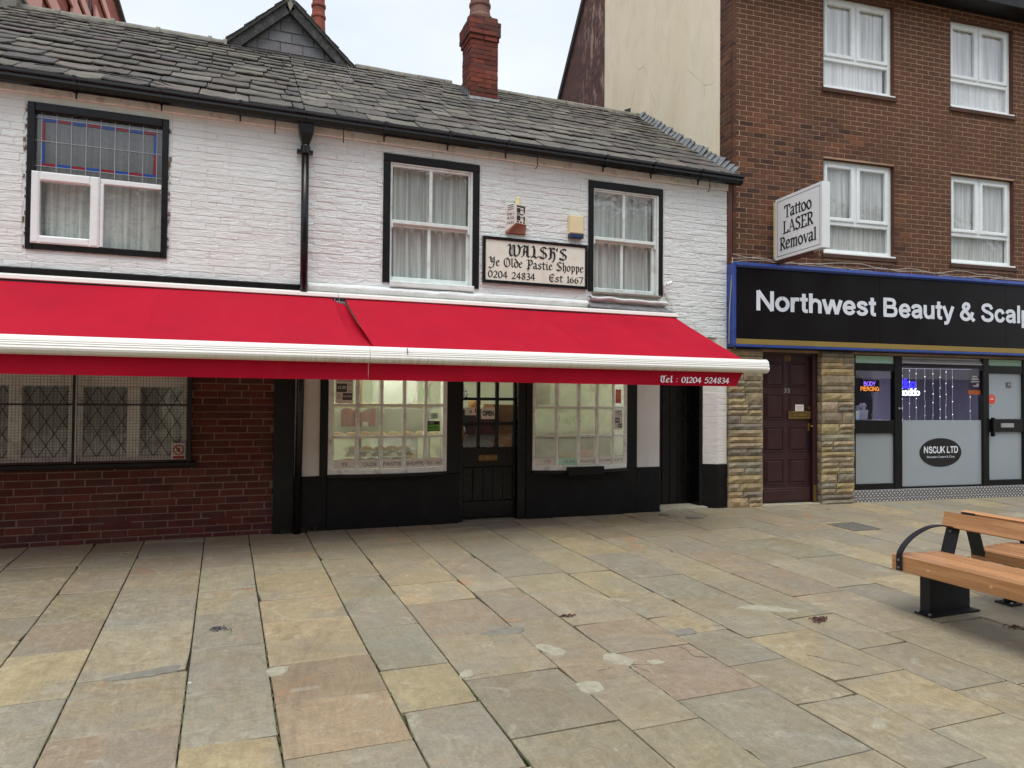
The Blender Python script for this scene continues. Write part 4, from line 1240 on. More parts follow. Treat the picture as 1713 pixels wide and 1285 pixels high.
# ground storey
WL = (-5.2, -.455, .818, 1.98)
lower = LB.part('lower_wall', wall_core(-5.2, .378, -.12, 2.45, .0048, .32, [WL]), 'mortar_grey')
rects = courses(-5.2, .376, -.03, .80, .0755, .238, .010, [(-9, -.40, .765, .9)], rb, .03) + courses(-.448, .376, .80, 1.78, .0755, .238, .010, (), rb, .03, first=1)
rects.sort(key=lambda r: -r[1])
RB = [srgb(88, 43, 36), srgb(82, 40, 34), srgb(95, 47, 38), srgb(86, 46, 40), srgb(78, 44, 40)]
place_bricks(LB, lower, rects, 'red_brick', RB, 0.0, rb, c=.004, proud=.003)
for (xa, za) in ((-1.24, .147), (-.255, .147)):
    ab = MB().box(xa, xa + .225, -.004, .006, za, za + .066)
    for i in range(2):
        for j in range(3):
            ab.cbox(xa + .012 + i * .105, xa + .108 + i * .105, -.011, -.003, za + .006 + j * .02, za + .018 + j * .02, .002)
    LB.part('air_brick', ab, 'red_brick', color=srgb(98, 46, 42))
lw = LB.part('window', MB().cbox(-5.2, -.40, -.075, .05, .756, .812, .01), 'black_paint')
wf = MB()
wf.box(-5.2, -.462, .065, .12, .822, .868)
for a, b in ((-5.2, -5.1), (-4.1, -3.98), (-3.0, -2.93), (-2.1, -1.982), (-1.586, -1.461), (-1.062, -.941), (-.543, -.462)):
    wf.cbox(a, b, .058, .12, .868, 1.585, .006)
wf.box(-5.2, -.462, .065, .12, 1.585, 1.97)
LB.pieces('frame', wf, 'dull_white', lw)
for a, b in ((-5.1, -4.1), (-3.98, -3.0), (-2.93, -2.1), (-1.982, -1.586), (-1.461, -1.062), (-.941, -.543)):
    LB.part('pane', MB().quad((a, .10, .868), (b, .10, .868), (b, .10, 1.585), (a, .10, 1.585)), 'glass', lw)
    d = MB(); dx = .145; dz = .24
    for s in (1, -1):
        for i in range(-8, 9):
            # clip the slanting came to the pane
            x0c = (a + b) / 2 + i * dx
            pts = []
            for z in (.868, 1.585):
                pts.append((x0c + s * (z - 1.226) * dx / dz, z))
            (xa, za), (xb, zb) = pts
            t0, t1 = 0.0, 1.0
            dxx = xb - xa
            for lim, sg in ((a, 1), (b, -1)):
                fa, fb = sg * (xa - lim), sg * (xb - lim)
                if fa < 0 and fb < 0: t0 = 2
                elif fa < 0: t0 = max(t0, fa / (fa - fb))
                elif fb < 0: t1 = min(t1, fa / (fa - fb))
            if t1 - t0 > .03:
                p = (xa + dxx * t0, za + (zb - za) * t0); r = (xa + dxx * t1, za + (zb - za) * t1)
                d.tube([(p[0], .094 + .001 * s, p[1]), (r[0], .094 + .001 * s, r[1])], .0035, 4)
    LB.part('diamond_came', d, 'dark_came', lw)
LB.part('room_lining', room(-5.2, .3, .33, 1.6, .3, 2.2), 'dark_room')
# steel grille over the window
gr = LB.part('security_grille', MB().box(-.492, -.449, -.06, -.012, .812, 1.98), 'wire')
bars = MB().box(-1.532, -1.507, -.055, -.02, .812, 1.98).box(-5.2, -.492, -.05, -.03, 1.394, 1.41)
LB.part('grille_bar', bars, 'wire', gr)
LB.part('grille_rail', MB().box(-1.5065, -1.496, -.052, -.02, .812, 1.98), 'silver', gr)
wm = MB()
p = .0292
x = -5.2
while x < -.495:
    wm.box(x - .0011, x + .0011, -.030, -.0278, .815, 1.98); x += p
z = .83
while z < 1.97:
    wm.box(-5.2, -.492, -.0262, -.024, z - .0011, z + .0011); z += p
LB.part('wire_mesh', wm, 'wire', gr, kind='stuff')
LB.part('pilaster', MB().cbox(.380, .594, -.045, .3, -.06, 2.6, .008), 'black_paint')
net_curtain('patterned dim net curtain behind the leaded panes under the wire grille', -5.15, -.5, .85, 1.7, .17, 'net_grey', folds=40, seed=4)
net_curtain('grey drawn net curtain in the black framed upstairs window', -1.93, -.76, 2.98, 4.33, .11, 'net', folds=8, amp=.03, seed=5)
st = Thing('no_entry_notice', 'little white notice with a red crossed circle behind the wire grille', 'notice', (-.565, -.01, .832))
st.part('paper', MB().box(-.634, -.497, -.016, -.013, .834, 1.004), 'card')
rg_ = MB(); n = 28
for k in range(n):
    a0, a1 = 2 * math.pi * k / n, 2 * math.pi * (k + 1) / n
    f = lambda a, r: (-.565 + r * math.cos(a), -.0165, .932 + r * math.sin(a))
    rg_.quad(f(a0, .042), f(a1, .042), f(a1, .054), f(a0, .054))
rg_.quad((-.60, -.0168, .962), (-.592, -.0168, .970), (-.53, -.0168, .902), (-.538, -.0168, .894))
rg_.quad((-.618, -.0165, .84), (-.512, -.0165, .84), (-.512, -.0165, .868), (-.618, -.0165, .868))
st.part('print', rg_, 'red_print', fix=False)
st.part('figure', MB().quad((-.575, -.0163, .91), (-.565, -.0163, .905), (-.55, -.0163, .955), (-.56, -.0163, .958)).quad((-.588, -.0163, .948), (-.574, -.0163, .956), (-.566, -.0163, .92), (-.576, -.0163, .914)), 'grey_ink', fix=False)

# ------------------------------------------------------------------ the pastie shop
PS = Thing('pastie_shop', 'whitewashed old shop with two bow windows, black plinth and two sash windows upstairs', 'building', (3.5, 0, 0))
S1 = (1.549, 2.728, 2.84, 4.353)
S2 = (4.222, 5.350, 2.90, 4.353)
upr = PS.part('upper_wall', wall_core(.6555, 6.41, 2.38, 4.66, .0065, .32, [S1, S2]), 'white_rubble')
rr = random.Random(31)
rects = courses(.66, 6.41, 2.70, 4.45, .083, .27, .004, [(S1[0] - .02, S1[1] + .02, S1[2] - .09, S1[3] + .04), (S2[0] - .02, S2[1] + .02, S2[2] - .2, S2[3] + .04)], rr, .25, jx=-.001)
rects += courses(5.42, 6.41, 2.37, 2.70, .083, .27, .004, (), rr, .25, jx=-.001)
rects = [(a, b, z0 + rr.uniform(-.004, .004), z1 + rr.uniform(-.004, .004)) for a, b, z0, z1 in rects]
place_bricks(PS, upr, rects, 'white_rubble', [(1, 1, 1)], 0.0, rr, name='painted_stone', c=.006, proud=.003, grid=.02, key=lambda r: r[0])
PS.part('eaves_board', MB().cbox(.6555, 6.41, -.03, .0, 4.452, 4.60, .006), 'dull_white')
led = MB()
q = random.Random(77)
def lump(u, v):
    x = .70 + (4.2 - .70) * u
    y = -.02 - .05 * math.sin(math.pi * v) - .008 * mnoise.noise(Vector((x * 9, v * 3, 1)))
    return (x, y if 0 < v < 1 else .004, 2.675 + .11 * v + .008 * mnoise.noise(Vector((x * 4, v, 7))))
led.grid(lump, 60, 4)
PS.part('plaster_ledge', led, 'white_rubble', smooth=True, fix=False)

def sash(t, outer, ax, white, gl, seed, slab):
    x0, x1, z0, z1 = outer
    a0, a1, at = ax
    arch = MB().cbox(x0, a0, -.014, .1, z0 + .0, z1 - at, .004).cbox(a1, x1, -.014, .1, z0 - .005, z1 - at, .004).cbox(x0, x1, -.014, .1, z1 - at, z1, .004)
    w = t.part('window', arch, 'black_paint')
    u0, um0, um1, u1, zu0, zu1, zl0, zl1 = gl
    fr = MB()
    # box frame, upper sash in front, lower sash behind
    fr.cbox(a0, a0 + .012, .004, .12, z0, z1 - at, .002).cbox(a1 - .03, a1, .004, .12, z0, z1 - at, .004).cbox(a0 + .012, a1 - .03, .004, .12, z1 - at - .02, z1 - at, .004)
    t.part('frame', fr, 'white_wood', w)
    up_ = MB().frame(a0 + .012, a1 - .03, zu0 - .045, z1 - at - .02, u0 - a0 - .012, .02, .055, .006, wb=.045, wt=z1 - at - .02 - zu1, wr=a1 - .03 - u1)
    up_.cbox(um0, um1, .024, .05, zu0, zu1, .006)
    t.part('sash_frame', up_, 'white_wood', w)
    lo = MB().frame(a0 + .012, a1 - .03, zl0 - .065, zu0 - .012, u0 - a0 - .006, .062, .10, .006, wb=.065, wt=zu0 - .012 - zl1, wr=a1 - .03 - u1 + .012)
    lo.cbox(um0 - .006, um1 - .006, .066, .094, zl0, zl1, .006)
    t.part('sash_frame', lo, 'white_wood', w)
    for (p, r) in ((u0 - .004, um0 + .004), (um1 - .004, u1 + .004)):
        t.part('pane', MB().quad((p, .042, zu0 - .004), (r, .042, zu0 - .004), (r, .042, zu1 + .004), (p, .042, zu1 + .004)), 'old_glass', w)
        t.part('pane', MB().quad((p, .084, zl0 - .004), (r, .084, zl0 - .004), (r, .084, zl1 + .004), (p, .084, zl1 + .004)), 'old_glass', w)
    t.pieces('sash_horn', MB().cbox(a0 + .014, a0 + .04, .018, .05, zu0 - .10, zu0 - .045, .006).cbox(a1 - .056, a1 - .032, .018, .05, zu0 - .10, zu0 - .045, .006), 'white_wood', w)
    t.part('sill', slab, 'white_wood' if seed == 1 else 'stone_ridge', w)
    t.part('room_lining', room(x0 - .3, x1 + .3, .325, 1.5, z0 - .2, z1 + .2), 'dark_room')
sash(PS, S1, (1.632, 2.647, .09), None, (1.662, 2.106, 2.146, 2.597, 3.591, 4.215, 2.925, 3.52), 1, MB().cbox(1.634, 2.66, -.05, .12, 2.792, 2.858, .01))
sash(PS, S2, (4.297, 5.293, .09), None, (4.314, 4.745, 4.786, 5.23, 3.632, 4.222, 2.967, 3.562), 2, MB().cbox(4.28, 5.30, -.05, .12, 2.862, 2.90, .01))
lip = MB()
lip.grid(lambda u, v: (4.24 + 1.16 * u, (-.075 * math.sin(math.pi * v) - .012 * mnoise.noise(Vector((u * 14, v * 4, 3)))) if 0 < v < 1 else .004, 2.78 + .072 * v - .02 * u + .014 * mnoise.noise(Vector((u * 6, 0, 9)))), 40, 4)
PS.part('plaster_ledge', lip, 'white_rubble', smooth=True, fix=False)
PS.part('lead_flashing', MB().add([(4.21, -.005, 2.77), (5.36, -.005, 2.755), (5.50, -.11, 2.672), (4.20, -.11, 2.69), (4.21, .004, 2.76), (5.36, .004, 2.745), (5.50, -.105, 2.664), (4.20, -.105, 2.682)], [(0, 1, 2, 3), (4, 5, 6, 7), (0, 1, 5, 4), (1, 2, 6, 5), (2, 3, 7, 6), (3, 0, 4, 7)]), 'lead')
net_curtain('grey-green net curtain in the sash window above the awning joint', 1.64, 2.62, 2.88, 4.25, .135, 'net', folds=8, amp=.03, seed=8)
net_curtain('grey net curtain in the sash window beside the cream alarm box', 4.30, 5.25, 2.92, 4.26, .135, 'net', folds=8, amp=.03, seed=9)

# ground storey, set back a little under the awning
PS.part('lower_wall', wall_core(.596, 6.08, -.12, 2.38, .0, .30, [(.95, 2.345, .60, 2.2), (2.50, 3.37, -.2, 2.2), (3.435, 4.80, .59, 2.2), (5.313, 6.2, -.2, 2.2)]), 'white_smooth')
pl = MB()
pl.cbox(.60, .952, -.022, .02, -.08, .612, .006)
pl.cbox(.952, 2.50, -.03, .02, -.08, .60, .006)
pl.cbox(3.368, 4.95, -.03, .02, -.08, .592, .006)
pl.cbox(4.95, 5.313, -.022, .02, -.08, .60, .006)
PS.pieces('plinth', pl, 'black_plinth')
PS.part('shopfront_post', MB().cbox(.868, .953, -.03, .05, .60, 2.2, .006), 'black_paint')
PS.part('shopfront_post', MB().cbox(2.337, 2.50, -.03, .12, .60, 2.2, .006), 'black_paint')
PS.part('shopfront_post', MB().cbox(3.369, 3.446, -.03, .12, .592, 2.2, .006), 'black_paint')
PS.part('shopfront_post', MB().cbox(4.79, 4.952, -.03, .05, .592, 2.2, .006), 'black_paint')

def bay(x0, x1, zb, zt, mx, rows, dep, labels, glassmat, sillgap=None):
    """bow window: facets between glazing bars, drawn out over the plinth"""
    xc, hw = (x0 + x1) / 2, (x1 - x0) / 2
    d = lambda x: -.035 - dep * (1 - ((x - xc) / hw) ** 2)
    N = 24
    def strip(z0, z1, y_off, th, xa=x0, xb=x1, n=N):
        mb = MB()
        prof = []
        for i in range(n + 1):
            x = xa + (xb - xa) * i / n
            prof.append((x, d(x) + y_off))
        o = []
        for (x, y) in prof: o.append((x, y))
        m = len(o)
        vs = [(x, y, z0) for x, y in o] + [(x, y + th, z0) for x, y in o] + [(x, y, z1) for x, y in o] + [(x, y + th, z1) for x, y in o]
        fs = []
        for i in range(m - 1):
            fs += [(i, i + 1, 2 * m + i + 1, 2 * m + i), (m + i, m + i + 1, 3 * m + i + 1, 3 * m + i), (2 * m + i, 2 * m + i + 1, 3 * m + i + 1, 3 * m + i), (i, i + 1, m + i + 1, m + i)]
        fs += [(0, m, 3 * m, 2 * m), (m - 1, 2 * m - 1, 4 * m - 1, 3 * m - 1)]
        return mb.add(vs, fs)
    w = PS.part('window', strip(zb, rows[0], 0, .055), 'dull_white', smooth=False)
    PS.part('window_ledge', strip(zb - .035, zb - .004, -.03, .12), 'black_paint', w)
    fr = MB()
    fr.cbox(x0, mx[0][0], d(x0) - .008, d(x0) + .06, rows[0], zt, .004)
    fr.cbox(mx[-1][1], x1, d(x1) - .008, d(x1) + .06, rows[0], zt, .004)
    PS.pieces('frame', fr, 'dull_white', w)
    bars = MB()
    for (a, b) in zip([m[1] for m in mx[:-1]], [m[0] for m in mx[1:]]):
        x = (a + b) / 2
        bars.cbox(a, b, d(x) - .004, d(x) + .045, rows[0], zt, .007)
    for z0, z1 in rows[1]:
        s = strip(z0, z1, .001, .038)
        bars.add(s.v, s.f)
    PS.pieces('glazing_bar', bars, 'dull_white', w)
    zs = [rows[0]] + [z for r in rows[1] for z in r] + [zt]
    for i, (a, b) in enumerate(mx):
        for k in range(0, len(zs), 2):
            y0, y1 = d(a) + .02, d(b) + .02
            PS.part('pane', MB().quad((a - .004, y0, zs[k]), (b + .004, y1, zs[k]), (b + .004, y1, zs[k + 1]), (a - .004, y0, zs[k + 1])), glassmat, w)
    return d
M1 = [(1.019, 1.248), (1.292, 1.520), (1.558, 1.784), (1.823, 2.044), (2.081, 2.286)]
M2 = [(3.478, 3.720), (3.758, 4.001), (4.044, 4.262), (4.304, 4.526), (4.561, 4.740)]
d1 = bay(.956, 2.336, .628, 2.15, M1, (.684, [(1.033, 1.062), (1.395, 1.427)]), .09, None, 'steamy_glass')
d2 = bay(3.446, 4.79, .605, 2.15, M2, (.665, [(1.021, 1.048), (1.379, 1.407)]), .135, None, 'steamier_glass')
PS.part('sill_block', MB().cbox(3.86, 4.36, -.225, -.02, .545, .648, .008), 'black_paint')

# shop door
dr = PS.part('door', MB().box(2.548, 3.262, .10, .135, .03, .655), 'black_paint')
PS.pieces('door_frame', MB().cbox(2.5005, 2.548, -.012, .14, -.02, 2.18, .006).cbox(3.262, 3.3685, -.012, .14, -.02, 2.18, .006), 'black_gloss', dr)
df = MB()
df.cbox(2.548, 2.572, .085, .135, .03, 2.16, .004).cbox(3.243, 3.262, .085, .135, .03, 2.16, .004).cbox(2.572, 3.243, .085, .135, .655, .896, .004)
df.cbox(2.572, 3.243, .085, .135, .03, .235, .004)
PS.pieces('door_rail', df, 'black_gloss', dr)
gb = MB()
gb.cbox(2.757, 2.797, .088, .13, .896, 2.16, .006).cbox(3.0, 3.042, .088, .13, .896, 2.16, .006)
for z0, z1 in ((1.165, 1.208), (1.472, 1.508)): gb.cbox(2.572, 3.243, .0865, .128, z0, z1, .006)
PS.pieces('glazing_bar', gb, 'black_gloss', dr)
for a, b in ((2.572, 2.757), (2.797, 3.0), (3.042, 3.243)):
    for z0, z1 in ((.896, 1.165), (1.208, 1.472), (1.508, 2.16)):
        PS.part('pane', MB().quad((a, .11, z0), (b, .11, z0), (b, .11, z1), (a, .11, z1)), 'shop_glass', dr)
for i in range(5):
    a = 2.575 + i * .1335
    PS.part('plank', MB().cbox(a, a + .127, .09, .10, .236, .652, .007), 'black_gloss', dr)
PS.part('letterbox', MB().frame(2.776, 3.02, .728, .806, .016, .072, .09, .004).box(2.792, 3.004, .079, .086, .744, .79), 'dull_brass', dr)
PS.part('handle', MB().cbox(2.532, 2.556, -.03, -.012, 1.02, 1.12, .004).tube([(2.544, -.03, 1.05), (2.544, -.07, 1.05), (2.57, -.075, 1.05)], .008, 8).lathe(2.544, -.03, [(.012, 1.15), (.014, 1.16), (.012, 1.17)], 10), 'dull_brass', dr)
PS.part('doorstep', MB().cbox(2.50, 3.37, -.03, .14, -.06, .004, .006), 'cement_dark')

# passage door at the end and the white splayed corner beyond it
al = PS.part('passage_door', MB().box(5.3, 6.10, .35, .38, .03, 2.3), 'black_gloss')
for i in range(6):
    a = 5.315 + i * .128
    PS.part('plank', MB().cbox(a, a + .124, .335, .35, .035, 2.1, .007), 'black_gloss', al)
PS.part('reveal', MB().cbox(6.03, 6.086, .10, .35, .02, 2.2, .006).box(5.30, 5.33, .1, .35, -.02, 2.2), 'black_gloss', al)
PS.part('passage_step', MB().cbox(5.316, 6.08, -.03, .36, -.05, .028, .006), 'cement')
jw = PS.part('corner_jamb', MB().add([(6.086, .11, .607), (6.255, 0, .607), (6.41, 0, .607), (6.41, .4, .607), (6.086, .4, .607), (6.086, .11, 2.38), (6.255, 0, 2.38), (6.41, 0, 2.38), (6.41, .4, 2.38), (6.086, .4, 2.38)],
                                   [(0, 1, 6, 5), (1, 2, 7, 6), (2, 3, 8, 7), (3, 4, 9, 8), (4, 0, 5, 9), (4, 3, 2, 1, 0), (5, 6, 7, 8, 9)]), 'white_smooth')
for k in range(12):
    z = .61 + k * .083
    PS.part('painted_brick', MB().cbox(6.263 + .003 * (k % 2), 6.405, -.004, .02, z, z + .079, .005), 'white_smooth', jw)
    # the courses return along the splay
    sp = MB()
    e = Vector((6.255 - 6.086, -.11, 0)).normalized(); nrm = Vector((e.y, -e.x, 0))
    P0 = Vector((6.090, .108, 0)); P1 = Vector((6.253, .002, 0))
    o = nrm * .005
    a, b = P0 + o, P1 + o
    sp.add([(a.x, a.y, z), (b.x, b.y, z), (b.x, b.y, z + .079), (a.x, a.y, z + .079), (P0.x, P0.y, z - .002), (P1.x, P1.y, z - .002), (P1.x, P1.y, z + .081), (P0.x, P0.y, z + .081)], [(0, 1, 2, 3), (4, 5, 1, 0), (5, 6, 2, 1), (6, 7, 3, 2), (7, 4, 0, 3)])
    PS.part('painted_brick', sp, 'white_smooth', jw)
PS.part('jamb_plinth', MB().add([(6.08, .105, -.08), (6.253, -.012, -.08), (6.412, -.012, -.08), (6.412, .4, -.08), (6.08, .4, -.08), (6.08, .105, .607), (6.253, -.012, .607), (6.412, -.012, .607), (6.412, .4, .607), (6.08, .4, .607)],
                               [(0, 1, 6, 5), (1, 2, 7, 6), (2, 3, 8, 7), (3, 4, 9, 8), (4, 0, 5, 9), (4, 3, 2, 1, 0), (5, 6, 7, 8, 9)]), 'black_plinth', jw)
PS.part('corner_board', MB().cbox(6.412, 6.495, -.012, .2, 2.22, 4.56, .006), 'brown_wood')

# shop interior
PS.part('shop_interior', room(.7, 5.29, .31, 3.2, .02, 2.36), 'shop_wall')
for x, y in ((1.6, .95), (3.0, .95), (4.2, .95), (1.65, .36)):  # last strip is an added lamp, hidden above the bow window, lighting the pasties
    PS.part('ceiling_light', MB().box(x - .5, x + .5, y, y + .1, 2.30, 2.34), 'strip_light')

# rainwater goods
gut = MB()
prof = [(-.225, 4.628), (-.228, 4.60), (-.20, 4.585), (-.205, 4.555), (-.18, 4.515), (-.13, 4.502), (-.085, 4.52), (-.07, 4.56), (-.07, 4.62), (-.08, 4.62), (-.085, 4.56), (-.13, 4.52), (-.175, 4.535), (-.195, 4.565), (-.19, 4.59), (-.215, 4.605), (-.213, 4.628)]
gut.extrude_x(prof, .66, 6.53)
gu = PS.part('gutter', gut, 'pipe_black')
gl_ = MB().extrude_x(prof, -5.2, .655)
gu2 = LB.part('gutter', gl_, 'pipe_black')
def bracket(t, parent, x):
    b = MB().extrude_x([(-.236, 4.634), (-.236, 4.598), (-.208, 4.58), (-.212, 4.55), (-.184, 4.508), (-.13, 4.494), (-.08, 4.512), (-.08, 4.518), (-.13, 4.5), (-.18, 4.514), (-.204, 4.555), (-.2, 4.585), (-.228, 4.602), (-.228, 4.634)], x - .016, x + .016)
    b.box(x - .008, x + .008, -.10, -.085, 4.45, 4.515)
    t.part('bracket', b, 'pipe_black', parent)
for x in (-3.1, -2.3, -1.546, -.779, -.017): bracket(LB, gu2, x)
for x in (1.532, 2.29, 3.03, 4.38, 5.10, 5.85): bracket(PS, gu, x)
def hook(t, parent, x, s):
    t.part('hook', MB().tube([(x, -.16, 4.51), (x, -.15, 4.47), (x + .01 * s, -.145, 4.40), (x - .02 * s, -.14, 4.355)], .006, 5), 'wire', parent)
hook(LB, gu2, .336, 0); hook(PS, gu, 1.066, 0); hook(PS, gu, 3.43, 1); hook(PS, gu, 6.0, 1)
dp = PS.part('downpipe', MB().tube([(.660, -.11, 4.22), (.662, -.11, 3.4), (.664, -.11, 2.66)], .041, 14).tube([(.664, -.11, 2.66), (.66, -.10, 2.2), (.648, -.09, 1.66), (.628, -.085, -.02)], .040, 14), 'pipe_black', smooth=True)
hp = MB()
hp.add([(.585, -.19, 4.50), (.745, -.19, 4.50), (.745, -.03, 4.50), (.585, -.03, 4.50), (.592, -.185, 4.40), (.738, -.185, 4.40), (.738, -.035, 4.40), (.592, -.035, 4.40), (.622, -.15, 4.29), (.702, -.15, 4.29), (.702, -.07, 4.29), (.622, -.07, 4.29)],
       [(0, 1, 5, 4), (1, 2, 6, 5), (2, 3, 7, 6), (3, 0, 4, 7), (4, 5, 9, 8), (5, 6, 10, 9), (6, 7, 11, 10), (7, 4, 8, 11), (0, 1, 2, 3), (8, 9, 10, 11)])
PS.part('hopper', hp, 'pipe_black', dp)
PS.part('pipe_collar', MB().lathe(.66, -.11, [(.046, 4.18), (.052, 4.19), (.052, 4.27), (.046, 4.28)], 14).box(.575, .745, -.075, -.02, 4.205, 4.245), 'pipe_black', dp)
wd = MB(); q = random.Random(12)
for i in range(34):
    x = q.uniform(.47, .86); y = q.uniform(-.10, -.055) if x < .6 else q.uniform(-.07, -.03)
    a = q.uniform(0, 6.28); h = q.uniform(.02, .085); r = q.uniform(.01, .03)
    wd.add([(x, y, -.004), (x + .006, y, -.004), (x + r * math.cos(a), y + r * math.sin(a) * .5, h)], [(0, 1, 2)])
single('weeds', 'wisps of weed and grass growing at the foot of the black downpipe', 'weeds', wd, 'weed', (.66, -.06, 0))

# ------------------------------------------------------------------ roofs
EV = Vector((0, -.15, 4.625)); RIDGE = Vector((0, 2.9, 6.625))
SLV = RIDGE - EV; SLEN = SLV.length; SLV.normalize()
PIT = math.atan2(SLV.z, SLV.y)
SLN = Vector((0, -SLV.z, SLV.y))
def on_roof(x, v, n=0.0):
    p = EV + SLV * v + SLN * n
    # the old timbers sag a little
    sag = -.018 * math.sin(x * 1.1 + .6) * math.sin(math.pi * min(1, max(0, v / SLEN)))
    return Vector((x, p.y, p.z + sag))
_sl = {}
def slate_mesh(var, mat, rough=1.0):
    if (var, mat) in _sl: return _sl[(var, mat)]
    q = random.Random(100 + var)
    n = 5
    bot = [(i / n, q.uniform(-.03, .03) * rough + (.055 * rough if i in (0, n) else 0) * q.uniform(.3, 1.8)) for i in range(n + 1)]
    top = [(1, 1), (0, 1)]
    T = bot + top
    m = len(T)
    up_ = [(x + (.006 if x == 0 else -.006 if x == 1 else 0), y + .012, 1 + q.uniform(-.25, .25)) for x, y in T]
    lo = [(x, y, .55) for x, y in T]
    ba = [(x, y + .02, .0) for x, y in T]
    mb = MB().add(up_ + lo + ba, [tuple(range(m))] + [(m + k, m + (k + 1) % m, (k + 1) % m, k) for k in range(m)] + [(2 * m + k, 2 * m + (k + 1) % m, m + (k + 1) % m, m + k) for k in range(m)])
    me = mb.mesh('slate', mat)
    _sl[(var, mat)] = me
    return me
SLC = [srgb(104, 101, 95), srgb(96, 93, 89), srgb(111, 107, 99), srgb(89, 87, 84), srgb(117, 114, 106), srgb(99, 94, 90)]
def lay_roof(t, parent, xa, xb, rows, width, wv, thick, seed, xend=None):
    q = random.Random(seed)
    v = 0.0
    tot = sum(rows); k = SLEN / tot
    for r, e in enumerate(rows):
        e *= k
        x = xa - q.uniform(0, width)
        xr = xb if xend is None else xend(v)
        while x < xr - .02:
            w = width * q.uniform(1 - wv, 1 + wv) * (1 - .18 * r / len(rows))
            a, b = max(x, xa), min(x + w, xr)
            if xr - b < .06: b = xr
            if b - a > .05:
                P = on_roof(a + .003, v - (.05 if r == 0 else 0) + q.uniform(-.014, .014), thick * 1.25 + q.uniform(.0, .009))
                L = min(e * 1.75, SLEN - v + .02)
                tilt = -math.atan2(thick * 1.75, L)
                o = t.inst('slate', slate_mesh(q.randrange(8), 'slate'), P, parent, jit(q.choice(SLC), .10),
                           (b - a - .009, L, thick * q.uniform(.8, 1.15)), (PIT + tilt + q.uniform(-.008, .008), q.uniform(-.012, .012), q.uniform(-.012, .012)))
            if b >= xr: break
            x += w
        v += e
rl = LB.part('roof', MB().add([(-5.2, -.12, 4.60), (.64, -.12, 4.60), (.64, 2.9, 6.59), (-5.2, 2.9, 6.59), (-5.2, 6.0, 4.6), (.64, 6.0, 4.6)], [(0, 1, 2, 3), (3, 2, 5, 4)]), 'roof_dark')
lay_roof(LB, rl, -3.5, .64, [.31, .30, .29, .285, .275, .265, .255, .245, .235, .225, .215, .21, .2, .19], .38, .32, .024, 41)
flank = lambda v: 6.50 + .0869 * (EV + SLV * v).y - .012
rr_ = PS.part('roof', MB().add([(.645, -.12, 4.60), (6.49, -.12, 4.60), (6.74, 2.9, 6.59), (.645, 2.9, 6.59), (.645, 6.0, 4.6), (6.9, 6.0, 4.6)], [(0, 1, 2, 3), (3, 2, 5, 4)]), 'roof_dark')
lay_roof(PS, rr_, .645, 6.6, [.28, .275, .265, .26, .255, .25, .24, .235, .225, .22, .215, .21, .20, .195, .19], .325, .28, .017, 43, flank)
# ridge
def ridge(t, parent, xa, xb, L, mat, gap, rr, seed, collar):
    q = random.Random(seed); x = xa
    while x < xb - .05:
        b = min(x + L * q.uniform(.9, 1.1), xb)
        z = 6.63 + q.uniform(-.006, .006)
        n = 6
        prof = [(2.9 + rr * math.cos(math.pi * k / n) * 1.15, z - .045 + (rr + .012) * math.sin(math.pi * k / n)) for k in range(n + 1)]
        mb = MB().extrude_x(prof + [(2.9 - rr * .9, z - .06), (2.9 + rr * .9, z - .06)], x + gap, b)
        t.part('ridge_tile', mb, mat, parent)
        if collar:
            p2 = [(2.9 + (rr + .016) * math.cos(math.pi * k / n) * 1.15, z - .045 + (rr + .03) * math.sin(math.pi * k / n)) for k in range(n + 1)]
            t.part('ridge_tile', MB().extrude_x(p2, b - .05, b - .002), mat, parent)
        x = b
ridge(LB, rl, -3.6, -.22, .62, 'stone_ridge', .0, .10, 5, True)
ridge(PS, rr_, 1.62, 3.18, .48, 'stone_ridge', .012, .085, 6, False)
ridge(PS, rr_, 3.66, 6.72, .52, 'stone_ridge', .012, .085, 7, False)
# lead and stone fillet where the roof meets the flank of the taller block
q = random.Random(4)
v = .0
while v < SLEN - .12:
    xr = flank(v)
    P = on_roof(xr, v, .0)
    L = q.uniform(.13, .17)
    P2 = on_roof(flank(v + L), v + L, .0)
    mb = MB()
    h = q.uniform(.10, .14)
    o1 = SLN * .022
    A0 = P + Vector((-.10, 0, 0)) + o1; B0 = P + Vector((.012, 0, h)) + o1; A1 = P2 + Vector((-.10, 0, 0)) + o1 * .5; B1 = P2 + Vector((.012, 0, h * .95)) + o1 * .5
    lift = SLN * .014
    mb.add([A0 + lift, B0 + lift, B1, A1, A0 - SLN * .02, B0 - SLN * .02, B1 - SLN * .02, A1 - SLN * .02], [(0, 1, 2, 3), (0, 4, 5, 1), (0, 3, 7, 4), (1, 5, 6, 2)])
    PS.part('stepped_flashing', mb, 'lead', rr_)
    v += L * .93

